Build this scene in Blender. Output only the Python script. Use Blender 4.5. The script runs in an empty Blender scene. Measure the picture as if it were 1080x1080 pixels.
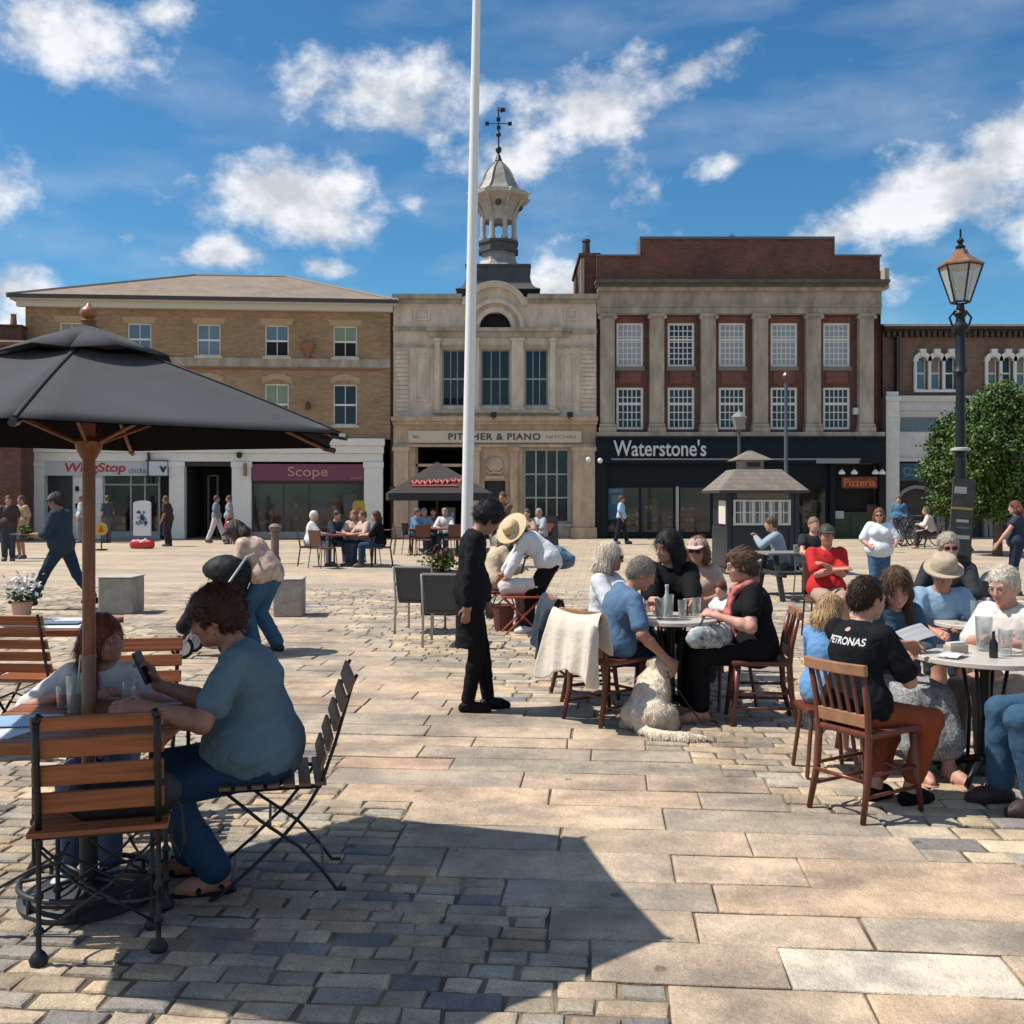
import bpy, math, random
import numpy as np
from math import sin, cos, pi, radians, sqrt, atan2, atan
from mathutils import Vector, Matrix, Euler
R = random.Random(7)
scn = bpy.context.scene
COL = scn.collection
FPX, H0, HV = 1083.0, 1.65, 522.5     # focal length in photo pixels, eye height, horizon row
def gx(u, Y): return (u - 540.0) / FPX * Y
def gz(v, Y): return H0 + (HV - v) / FPX * Y
def gy(v, z=0.0): return (H0 - z) * FPX / (v - HV)
def lin(c):
    return tuple(((x / 12.92) if x <= .04045 else ((x + .055) / 1.055) ** 2.4) for x in (k / 255. for k in c))

# ---------------------------------------------------------------- materials
_M = {}
def mat(name, col, rough=.6, metal=0, var=.0, vscale=6, bump=0, bscale=30, spec=.5, emit=0, alpha=None, stretch=None, attr=None, coat=0, sheen=0, tex='noise', sss=0):
    if name in _M: return _M[name]
    m = bpy.data.materials.new(name); m.use_nodes = True
    nt = m.node_tree; N = nt.nodes; L = nt.links
    b = N['Principled BSDF']
    b.inputs['Base Color'].default_value = (*col, 1); b.inputs['Roughness'].default_value = rough
    b.inputs['Metallic'].default_value = metal
    b.inputs['Specular IOR Level'].default_value = spec
    if coat: b.inputs['Coat Weight'].default_value = coat
    if sheen: b.inputs['Sheen Weight'].default_value = sheen
    if sss:
        b.inputs['Subsurface Weight'].default_value = sss; b.inputs['Subsurface Radius'].default_value = (.01, .004, .002)
    if emit:
        b.inputs['Emission Color'].default_value = (*col, 1); b.inputs['Emission Strength'].default_value = emit
    if alpha is not None: b.inputs['Alpha'].default_value = alpha
    if var or bump or attr:
        tc = N.new('ShaderNodeTexCoord'); src = tc.outputs['Object']
        if stretch:
            mp = N.new('ShaderNodeMapping'); mp.inputs['Scale'].default_value = stretch
            L.new(src, mp.inputs['Vector']); src = mp.outputs['Vector']
        colsock = None
        if attr:
            at = N.new('ShaderNodeAttribute'); at.attribute_name = attr; colsock = at.outputs['Color']
        if var:
            n = N.new('ShaderNodeTexNoise'); n.inputs['Scale'].default_value = vscale; n.inputs['Detail'].default_value = 6
            n.inputs['Roughness'].default_value = .65
            L.new(src, n.inputs['Vector'])
            mr = N.new('ShaderNodeMapRange'); mr.inputs['From Min'].default_value = .3; mr.inputs['From Max'].default_value = .7
            mr.inputs['To Min'].default_value = 1 - var; mr.inputs['To Max'].default_value = 1 + var
            L.new(n.outputs['Fac'], mr.inputs['Value'])
            mx = N.new('ShaderNodeVectorMath'); mx.operation = 'SCALE'
            if colsock: L.new(colsock, mx.inputs[0])
            else: mx.inputs[0].default_value = col
            L.new(mr.outputs['Result'], mx.inputs['Scale']); colsock = mx.outputs[0]
        if colsock: L.new(colsock, b.inputs['Base Color'])
        if bump:
            n2 = N.new('ShaderNodeTexNoise'); n2.inputs['Scale'].default_value = bscale; n2.inputs['Detail'].default_value = 5
            L.new(src, n2.inputs['Vector'])
            bp = N.new('ShaderNodeBump'); bp.inputs['Strength'].default_value = min(1, bump); bp.inputs['Distance'].default_value = .01
            L.new(n2.outputs['Fac'], bp.inputs['Height']); L.new(bp.outputs[0], b.inputs['Normal'])
    _M[name] = m
    return m

def brickmat(name, c1, c2, mortar, bw=.225, bh=.075, ms=.010, var=.25, rough=.85, yaw_coord='XZ', bias=0):
    m = bpy.data.materials.new(name); m.use_nodes = True
    nt = m.node_tree; N = nt.nodes; L = nt.links; b = N['Principled BSDF']
    tc = N.new('ShaderNodeTexCoord'); sp = N.new('ShaderNodeSeparateXYZ'); L.new(tc.outputs['Object'], sp.inputs[0])
    ad = N.new('ShaderNodeMath'); ad.operation = 'ADD'; L.new(sp.outputs['X'], ad.inputs[0]); L.new(sp.outputs['Y'], ad.inputs[1])
    cb = N.new('ShaderNodeCombineXYZ'); L.new(ad.outputs[0], cb.inputs['X']); L.new(sp.outputs['Z'], cb.inputs['Y'])
    bt = N.new('ShaderNodeTexBrick'); L.new(cb.outputs[0], bt.inputs['Vector'])
    bt.inputs['Scale'].default_value = 1; bt.inputs['Brick Width'].default_value = bw; bt.inputs['Row Height'].default_value = bh
    bt.inputs['Mortar Size'].default_value = ms; bt.inputs['Color1'].default_value = (*c1, 1); bt.inputs['Color2'].default_value = (*c2, 1)
    bt.inputs['Mortar'].default_value = (*mortar, 1); bt.inputs['Bias'].default_value = bias
    n = N.new('ShaderNodeTexNoise'); n.inputs['Scale'].default_value = .8; n.inputs['Detail'].default_value = 8; n.inputs['Roughness'].default_value = .7
    L.new(tc.outputs['Object'], n.inputs['Vector'])
    mr = N.new('ShaderNodeMapRange'); mr.inputs['From Min'].default_value = .3; mr.inputs['From Max'].default_value = .7
    mr.inputs['To Min'].default_value = 1 - var; mr.inputs['To Max'].default_value = 1 + var; L.new(n.outputs['Fac'], mr.inputs['Value'])
    mx = N.new('ShaderNodeVectorMath'); mx.operation = 'SCALE'; L.new(bt.outputs['Color'], mx.inputs[0]); L.new(mr.outputs[0], mx.inputs['Scale'])
    L.new(mx.outputs[0], b.inputs['Base Color']); b.inputs['Roughness'].default_value = rough
    bp = N.new('ShaderNodeBump'); bp.inputs['Strength'].default_value = .5; bp.inputs['Distance'].default_value = .006; bp.invert = True
    L.new(bt.outputs['Fac'], bp.inputs['Height']); L.new(bp.outputs[0], b.inputs['Normal'])
    _M[name] = m
    return m

# ---------------------------------------------------------------- mesh builder
class MB:
    def __init__(s): s.v = []; s.f = []; s.m = []; s.M = None
    def add(s, vs, fs, mi=0):
        o = len(s.v)
        if s.M is not None: vs = [tuple(s.M @ Vector(p)) for p in vs]
        s.v += vs; s.f += [tuple(i + o for i in f) for f in fs]; s.m += [mi] * len(fs)
        return s
    def box(s, x0, x1, y0, y1, z0, z1, mi=0):
        return s.add([(x0,y0,z0),(x1,y0,z0),(x1,y1,z0),(x0,y1,z0),(x0,y0,z1),(x1,y0,z1),(x1,y1,z1),(x0,y1,z1)],
                     [(0,3,2,1),(4,5,6,7),(0,1,5,4),(1,2,6,5),(2,3,7,6),(3,0,4,7)], mi)
    def cbox(s, c, d, mi=0, rot=None):
        x, y, z = d[0]/2, d[1]/2, d[2]/2
        vs = [(-x,-y,-z),(x,-y,-z),(x,y,-z),(-x,y,-z),(-x,-y,z),(x,-y,z),(x,y,z),(-x,y,z)]
        Mx = (rot.to_matrix() if rot is not None else Matrix.Identity(3))
        vs = [tuple(Mx @ Vector(p) + Vector(c)) for p in vs]
        return s.add(vs, [(0,3,2,1),(4,5,6,7),(0,1,5,4),(1,2,6,5),(2,3,7,6),(3,0,4,7)], mi)
    def bar(s, a, b, w, t, mi=0, up=(0,0,1)):
        a = Vector(a); b = Vector(b); d = (b - a); n = d.normalized(); upv = Vector(up)
        x = n.cross(upv)
        if x.length < 1e-4: x = n.cross(Vector((1,0,0)))
        x.normalize(); y = x.cross(n).normalized()
        vs = []
        for p in (a, b):
            for (i, j) in ((-1,-1),(1,-1),(1,1),(-1,1)): vs.append(tuple(p + x*i*w/2 + y*j*t/2))
        return s.add(vs, [(0,1,2,3),(7,6,5,4),(0,4,5,1),(1,5,6,2),(2,6,7,3),(3,7,4,0)], mi)
    def tube(s, pts, r, n=8, mi=0, flat=1.0):
        pts = [Vector(p) for p in pts]; k = len(pts)
        rs = r if isinstance(r, (list, tuple)) else [r] * k
        vs = []; prev = None
        for i, p in enumerate(pts):
            t = (pts[min(i+1, k-1)] - pts[max(i-1, 0)])
            t = t.normalized() if t.length > 1e-9 else Vector((0,0,1))
            if prev is None:
                a = Vector((0,0,1)) if abs(t.z) < .9 else Vector((1,0,0))
                x = t.cross(a).normalized()
            else:
                x = prev - t * prev.dot(t)
                x = x.normalized() if x.length > 1e-6 else prev
            prev = x; y = t.cross(x)
            for j in range(n):
                a = 2*pi*j/n
                vs.append(tuple(p + x*cos(a)*rs[i] + y*sin(a)*rs[i]*flat))
        fs = [(i*n+j, i*n+(j+1) % n, (i+1)*n+(j+1) % n, (i+1)*n+j) for i in range(k-1) for j in range(n)]
        fs.append(tuple(reversed(range(n)))); fs.append(tuple(range((k-1)*n, k*n)))
        return s.add(vs, fs, mi)
    def lathe(s, prof, n=16, c=(0,0,0), mi=0, rot=0, sx=1, sy=1):
        vs = []
        for (r, z) in prof:
            for j in range(n):
                a = 2*pi*j/n + rot
                vs.append((c[0] + cos(a)*r*sx, c[1] + sin(a)*r*sy, c[2] + z))
        k = len(prof)
        fs = [(i*n+j, i*n+(j+1) % n, (i+1)*n+(j+1) % n, (i+1)*n+j) for i in range(k-1) for j in range(n)]
        fs.append(tuple(reversed(range(n)))); fs.append(tuple(range((k-1)*n, k*n)))
        return s.add(vs, fs, mi)
    def prism(s, poly, y0, y1, mi=0):      # poly in (x,z), extruded along y
        n = len(poly)
        vs = [(x, y0, z) for x, z in poly] + [(x, y1, z) for x, z in poly]
        fs = [tuple(range(n)), tuple(reversed(range(n, 2*n)))] + [(i, i+n, (i+1) % n + n, (i+1) % n) for i in range(n)]
        return s.add(vs, fs, mi)
    def sphere(s, c, r, n=12, m=8, sx=1, sy=1, sz=1, mi=0):
        prof = [(r*sin(pi*i/m) if 0 < i < m else r*.02, -r*cos(pi*i/m)*sz) for i in range(m+1)]
        return s.lathe(prof, n, c, mi, 0, sx, sy)
    def build(s, name, m, parent=None, smooth=False, bevel=0, loc=None, rotz=0, auto=None, solid=0, sub=0):
        me = bpy.data.meshes.new(name)
        me.from_pydata([tuple(p) for p in s.v], [], s.f)
        ms = m if isinstance(m, (list, tuple)) else [m]
        for k in ms: me.materials.append(k)
        if len(ms) > 1: me.polygons.foreach_set('material_index', s.m)
        if smooth: me.polygons.foreach_set('use_smooth', [True] * len(me.polygons))
        me.update()
        if smooth and auto is not None:
            try: me.set_sharp_from_angle(angle=radians(auto))
            except Exception: pass
        o = bpy.data.objects.new(name, me); COL.objects.link(o)
        if parent is not None: o.parent = parent
        if loc is not None: o.location = loc
        o.rotation_euler.z = rotz
        if solid:
            md = o.modifiers.new('Solid', 'SOLIDIFY'); md.thickness = solid
        if bevel:
            md = o.modifiers.new('Bevel', 'BEVEL'); md.width = bevel; md.segments = 2; md.limit_method = 'ANGLE'; md.angle_limit = radians(35)
        if sub:
            md = o.modifiers.new('Sub', 'SUBSURF'); md.levels = sub; md.render_levels = sub
        return o

def tag(o, label=None, cat=None, group=None, kind=None):
    if label: o['label'] = label
    if cat: o['category'] = cat
    if group: o['group'] = group
    if kind: o['kind'] = kind
    return o
def thing(name, label, cat, loc=(0,0,0), rotz=0, group=None):
    o = bpy.data.objects.new(name, None); COL.objects.link(o); o.empty_display_size = .1
    o.location = loc; o.rotation_euler = (0, 0, rotz)
    return tag(o, label, cat, group)
def kids(o): return [c for c in bpy.data.objects if c.parent == o]
def dup(root, loc, rotz=0, label=None, group=None, scale=None):
    def cp(o, par):
        c = o.copy(); COL.objects.link(c); c.parent = par
        if par is not None: c.matrix_parent_inverse = o.matrix_parent_inverse.copy()
        for k in KIDS.get(o.name, ()): cp(k, c)
        return c
    global KIDS
    KIDS = {}
    for o in bpy.data.objects:
        if o.parent is not None: KIDS.setdefault(o.parent.name, []).append(o)
    r = cp(root, None); r.location = loc; r.rotation_euler = (0, 0, rotz)
    if scale: r.scale = (scale,)*3 if not isinstance(scale, tuple) else scale
    if label: r['label'] = label
    if group: r['group'] = group
    return r
def textmesh(body, name, size, m, parent, loc, depth=.01, width=None, height=None, rot=(pi/2,0,0), bold=0, shear=0, space=1.0):
    cu = bpy.data.curves.new(name, 'FONT'); cu.body = body; cu.size = size; cu.extrude = depth/2; cu.align_x = 'LEFT'
    cu.offset = bold; cu.shear = shear; cu.space_character = space; cu.resolution_u = 4
    o = bpy.data.objects.new(name + '_tmp', cu); COL.objects.link(o)
    dg = bpy.context.evaluated_depsgraph_get(); dg.update()
    me = bpy.data.meshes.new_from_object(o.evaluated_get(dg), depsgraph=dg)
    bpy.data.objects.remove(o)
    co = np.empty(len(me.vertices)*3); me.vertices.foreach_get('co', co); co = co.reshape(-1, 3)
    mn = co.min(0); mx = co.max(0); co[:, :2] -= mn[:2]
    if width: co[:, 0] *= width/(mx[0]-mn[0])
    if height: co[:, 1] *= height/(mx[1]-mn[1])
    me.vertices.foreach_set('co', co.ravel()); me.materials.clear(); me.materials.append(m); me.update()
    o = bpy.data.objects.new(name, me); COL.objects.link(o); o.parent = parent; o.location = loc; o.rotation_euler = rot
    return o
# ---------------------------------------------------------------- camera, sun, world
cam = bpy.data.cameras.new('camera'); cam.sensor_width = 36; cam.lens = 36*FPX/1080
cam.shift_y = -(540 - HV)/1080.; cam.clip_start = .05; cam.clip_end = 3000
co_ = bpy.data.objects.new('camera', cam); COL.objects.link(co_); co_.location = (0, 0, H0); co_.rotation_euler = (pi/2, 0, 0)
scn.camera = co_
SUN_D = Vector((1.22, -0.03, -1.88)).normalized()      # direction the light travels
sl = bpy.data.lights.new('sun', 'SUN'); sl.energy = 4.7; sl.angle = radians(.55); sl.color = (1, .93, .82)
so = bpy.data.objects.new('sun', sl); COL.objects.link(so); so.rotation_euler = SUN_D.to_track_quat('-Z', 'Y').to_euler(); so.location = (-8, 2, 20)
vs_ = scn.view_settings; scn.display_settings.display_device = 'sRGB'
vs_.view_transform = 'Standard'; vs_.look = 'None'; vs_.exposure = 0.36; vs_.gamma = 1
scn.render.film_transparent = False
cy = scn.cycles
try:
    cy.max_bounces = 6; cy.diffuse_bounces = 3; cy.glossy_bounces = 3; cy.transmission_bounces = 4; cy.transparent_max_bounces = 10
    cy.use_denoising = True; cy.caustics_reflective = False; cy.caustics_refractive = False
    cy.use_adaptive_sampling = True; cy.adaptive_threshold = .015
except Exception as e: print(e)

def make_world():
    w = bpy.data.worlds.new('World'); scn.world = w; w.use_nodes = True
    try: w.cycles.sampling_method = 'MANUAL'; w.cycles.sample_map_resolution = 256
    except Exception: pass
    nt = w.node_tree; N = nt.nodes; L = nt.links; N.clear()
    out = N.new('ShaderNodeOutputWorld'); bg = N.new('ShaderNodeBackground'); L.new(bg.outputs[0], out.inputs['Surface'])
    sky = N.new('ShaderNodeTexSky'); sky.sky_type = 'NISHITA'; sky.sun_disc = False
    sky.sun_elevation = math.asin(-SUN_D.z); sky.sun_rotation = atan2(-SUN_D.x, -SUN_D.y)
    sky.altitude = 100; sky.air_density = 1.0; sky.dust_density = .4; sky.ozone_density = 1.6
    def math_(op, a, b=None, c=None, clamp=False):
        n = N.new('ShaderNodeMath'); n.operation = op; n.use_clamp = clamp
        for i, q in enumerate((a, b, c)):
            if q is None: continue
            if isinstance(q, (int, float)): n.inputs[i].default_value = q
            else: L.new(q, n.inputs[i])
        return n.outputs[0]
    tc = N.new('ShaderNodeTexCoord'); sp = N.new('ShaderNodeSeparateXYZ'); L.new(tc.outputs['Generated'], sp.inputs[0])
    X, Y, Z = sp.outputs
    # spherical azimuth / elevation of the viewing direction
    az = math_('ARCTAN2', X, Y); el = math_('ARCSINE', Z)
    cv = N.new('ShaderNodeCombineXYZ'); L.new(az, cv.inputs[0]); L.new(math_('MULTIPLY', el, 1.25), cv.inputs[1])
    def noise(scale, detail, rough, off=(0,0,0), dist=0):
        mp = N.new('ShaderNodeMapping'); mp.inputs['Location'].default_value = off; L.new(cv.outputs[0], mp.inputs['Vector'])
        n = N.new('ShaderNodeTexNoise'); n.inputs['Scale'].default_value = scale; n.inputs['Detail'].default_value = detail
        n.inputs['Roughness'].default_value = rough; n.inputs['Distortion'].default_value = dist; L.new(mp.outputs[0], n.inputs['Vector'])
        return n.outputs['Fac']
    wn = N.new('ShaderNodeTexNoise'); wn.inputs['Scale'].default_value = 7; wn.inputs['Detail'].default_value = 3; L.new(cv.outputs[0], wn.inputs['Vector'])
    wa = N.new('ShaderNodeVectorMath'); wa.operation = 'MULTIPLY_ADD'; L.new(wn.outputs['Color'], wa.inputs[0]); wa.inputs[1].default_value = (.10,.07,0); L.new(cv.outputs[0], wa.inputs[2])
    wb = N.new('ShaderNodeVectorMath'); wb.operation = 'SUBTRACT'; L.new(wa.outputs[0], wb.inputs[0]); wb.inputs[1].default_value = (.05,.035,0); wv = wb.outputs[0]
    n1 = noise(10, 6, .62); n2 = noise(34, 4, .6, (3,1,0)); n1s = noise(10, 4, .62, (.03, -.035, 0))
    # (u, v, half width, half height, strength, tilt) of the cumulus, as compass directions
    C = [(70,45,95,48,1.05,-.15),(150,62,50,24,.7,0),(300,208,108,46,1.25,-.05),(235,268,55,22,1.0,0),(338,280,30,18,.95,0),(405,92,125,46,1.05,-.05),(620,115,140,40,.95,.42),
         (560,150,90,50,1.0,.2),(640,175,60,50,.6,.4),(735,70,62,22,.9,.35),(768,165,38,20,.75,.4),(1000,205,155,46,1.15,.25),(1065,160,80,50,1.1,.3),(900,240,130,30,.85,0),(595,300,60,26,1.1,0),
         (20,300,50,30,.95,0),(-60,200,80,60,1,0),(940,300,60,22,.7,0),(150,245,28,16,.55,-.5),(1180,240,120,60,1.1,0),(20,340,60,40,1,0),(440,215,30,22,.6,0),(170,16,45,16,.8,0),(600,245,60,22,.55,.3)]
    acc = None
    for (u, v, a, b, s, t) in C:
        A = atan2(u-540, FPX); E = atan((HV-v)/FPX*cos(A))*1.25; da = a/FPX*cos(A)**2; de = b/FPX*1.25
        mp = N.new('ShaderNodeMapping'); mp.vector_type = 'TEXTURE'; L.new(wv, mp.inputs['Vector'])
        mp.inputs['Location'].default_value = (A, E, 0); mp.inputs['Rotation'].default_value = (0, 0, t*1.1); mp.inputs['Scale'].default_value = (da*1.34, de*1.36, 1)
        ln = N.new('ShaderNodeVectorMath'); ln.operation = 'LENGTH'; L.new(mp.outputs[0], ln.inputs[0])
        g = math_('MULTIPLY_ADD', ln.outputs['Value'], -s, s*1.12)
        acc = g if acc is None else math_('MAXIMUM', acc, g)
    # behind the viewer: scattered cloud from noise only
    back = math_('MULTIPLY', math_('GREATER_THAN', math_('ABSOLUTE', az), .75), math_('MULTIPLY', noise(2.2, 2, .5, (7,2,0)), 1.1))
    acc = math_('MAXIMUM', acc, math_('SUBTRACT', back, .05))
    def dens(nn):
        f = math_('ADD', acc, math_('MULTIPLY', math_('SUBTRACT', nn, .5), 2.3))
        f = math_('ADD', f, math_('MULTIPLY', math_('SUBTRACT', n2, .5), .35))
        return f
    d0 = dens(n1); d1 = dens(n1s)
    mr = N.new('ShaderNodeMapRange'); mr.interpolation_type = 'SMOOTHSTEP'; mr.inputs['From Min'].default_value = .30; mr.inputs['From Max'].default_value = 1.0
    L.new(d0, mr.inputs['Value']); cover = mr.outputs[0]
    # thin high streaks
    mp = N.new('ShaderNodeMapping'); mp.inputs['Rotation'].default_value = (0,0,-.35); mp.inputs['Scale'].default_value = (1.5, 4.2, 1); L.new(cv.outputs[0], mp.inputs['Vector'])
    ns = N.new('ShaderNodeTexNoise'); ns.inputs['Scale'].default_value = 3.0; ns.inputs['Detail'].default_value = 4; ns.inputs['Roughness'].default_value = .52; L.new(mp.outputs[0], ns.inputs['Vector'])
    ms = N.new('ShaderNodeMapRange'); ms.inputs['From Min'].default_value = .46; ms.inputs['From Max'].default_value = .80; ms.inputs['To Max'].default_value = .26; L.new(ns.outputs['Fac'], ms.inputs['Value'])
    cover = math_('MAXIMUM', math_('MULTIPLY', cover, .97), ms.outputs[0])
    # lit / shaded sides of the clouds
    sh = math_('SUBTRACT', d0, d1)
    lit = N.new('ShaderNodeMapRange'); lit.inputs['From Min'].default_value = -.25; lit.inputs['From Max'].default_value = .25; L.new(sh, lit.inputs['Value'])
    core = N.new('ShaderNodeMapRange'); core.inputs['From Min'].default_value = .8; core.inputs['From Max'].default_value = 1.9; L.new(d0, core.inputs['Value'])
    fac = math_('SUBTRACT', math_('MULTIPLY', lit.outputs[0], 1.0), math_('MULTIPLY', core.outputs[0], .45), None, True)
    cc = N.new('ShaderNodeMix'); cc.data_type = 'RGBA'; L.new(fac, cc.inputs['Factor'])
    cc.inputs[6].default_value = (5.4, 5.7, 6.2, 1); cc.inputs[7].default_value = (8.8, 8.9, 9.1, 1)
    hs = N.new('ShaderNodeHueSaturation'); hs.inputs['Saturation'].default_value = 1.15; L.new(sky.outputs[0], hs.inputs['Color'])
    tn = N.new('ShaderNodeVectorMath'); tn.operation = 'MULTIPLY'; tn.inputs[1].default_value = (.50,.90,1.04); L.new(hs.outputs[0], tn.inputs[0])
    mg = N.new('ShaderNodeMix'); mg.data_type = 'RGBA'; L.new(cover, mg.inputs['Factor']); L.new(tn.outputs[0], mg.inputs[6]); L.new(cc.outputs[2], mg.inputs[7])
    L.new(mg.outputs[2], bg.inputs['Color']); bg.inputs['Strength'].default_value = .088
make_world()
# ---------------------------------------------------------------- paving
PANG = radians(-5.0)
def far_ground_mat():
    m = bpy.data.materials.new('paving_far'); m.use_nodes = True
    nt = m.node_tree; N = nt.nodes; L = nt.links; b = N['Principled BSDF']; b.inputs['Roughness'].default_value = .85
    tc = N.new('ShaderNodeTexCoord'); mp = N.new('ShaderNodeMapping'); mp.inputs['Rotation'].default_value = (0,0,-PANG); L.new(tc.outputs['Object'], mp.inputs['Vector'])
    bt = N.new('ShaderNodeTexBrick'); L.new(mp.outputs[0], bt.inputs['Vector']); bt.inputs['Scale'].default_value = 1
    bt.inputs['Brick Width'].default_value = .32; bt.inputs['Row Height'].default_value = .17; bt.inputs['Mortar Size'].default_value = .008
    bt.inputs['Color1'].default_value = (.50,.40,.29,1); bt.inputs['Color2'].default_value = (.37,.31,.245,1); bt.inputs['Mortar'].default_value = (.22,.18,.13,1)
    mp2 = N.new('ShaderNodeMapping'); mp2.inputs['Scale'].default_value = (.25, 1.3, 1); L.new(tc.outputs['Object'], mp2.inputs['Vector'])
    n = N.new('ShaderNodeTexNoise'); n.inputs['Scale'].default_value = .8; n.inputs['Detail'].default_value = 7; n.inputs['Roughness'].default_value = .65; L.new(mp2.outputs[0], n.inputs['Vector'])
    cr = N.new('ShaderNodeValToRGB'); cr.color_ramp.elements[0].position = .35; cr.color_ramp.elements[0].color = (.74,.76,.80,1)
    cr.color_ramp.elements[1].position = .62; cr.color_ramp.elements[1].color = (1.12,1.08,1.0,1); L.new(n.outputs['Fac'], cr.inputs[0])
    mx = N.new('ShaderNodeVectorMath'); mx.operation = 'MULTIPLY'; L.new(bt.outputs['Color'], mx.inputs[0]); L.new(cr.outputs[0], mx.inputs[1])
    # joints only where the modelled stones lie on top
    sp = N.new('ShaderNodeSeparateXYZ'); L.new(mp.outputs[0], sp.inputs[0])
    def M_(op, a, c):
        q = N.new('ShaderNodeMath'); q.operation = op
        if isinstance(a, float): q.inputs[0].default_value = a
        else: L.new(a, q.inputs[0])
        if isinstance(c, (float, int)): q.inputs[1].default_value = c
        else: L.new(c, q.inputs[1])
        return q.outputs[0]
    ax = N.new('ShaderNodeMath'); ax.operation = 'ABSOLUTE'; L.new(sp.outputs['X'], ax.inputs[0])
    inside = M_('MULTIPLY', M_('LESS_THAN', ax.outputs[0], 13.0), M_('MULTIPLY', M_('LESS_THAN', sp.outputs['Y'], 17.9), M_('GREATER_THAN', sp.outputs['Y'], -.9)))
    n3 = N.new('ShaderNodeTexNoise'); n3.inputs['Scale'].default_value = 3; L.new(tc.outputs['Object'], n3.inputs['Vector'])
    cj = N.new('ShaderNodeValToRGB'); cj.color_ramp.elements[0].color = (.07,.055,.04,1); cj.color_ramp.elements[1].color = (.24,.185,.12,1)
    cj.color_ramp.elements[0].position = .4; cj.color_ramp.elements[1].position = .6; L.new(n3.outputs['Fac'], cj.inputs[0])
    mg = N.new('ShaderNodeMix'); mg.data_type = 'RGBA'; L.new(inside, mg.inputs['Factor']); L.new(mx.outputs[0], mg.inputs[6]); L.new(cj.outputs[0], mg.inputs[7])
    L.new(mg.outputs[2], b.inputs['Base Color'])
    bp = N.new('ShaderNodeBump'); bp.inputs['Distance'].default_value = .01; bp.inputs['Strength'].default_value = .5; L.new(n3.outputs['Fac'], bp.inputs['Height']); L.new(bp.outputs[0], b.inputs['Normal'])
    return m
g = MB(); g.add([(-400,-60,-.012),(400,-60,-.012),(400,700,-.012),(-400,700,-.012)], [(0,1,2,3)])
tag(g.build('ground', far_ground_mat()), kind='structure')

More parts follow.
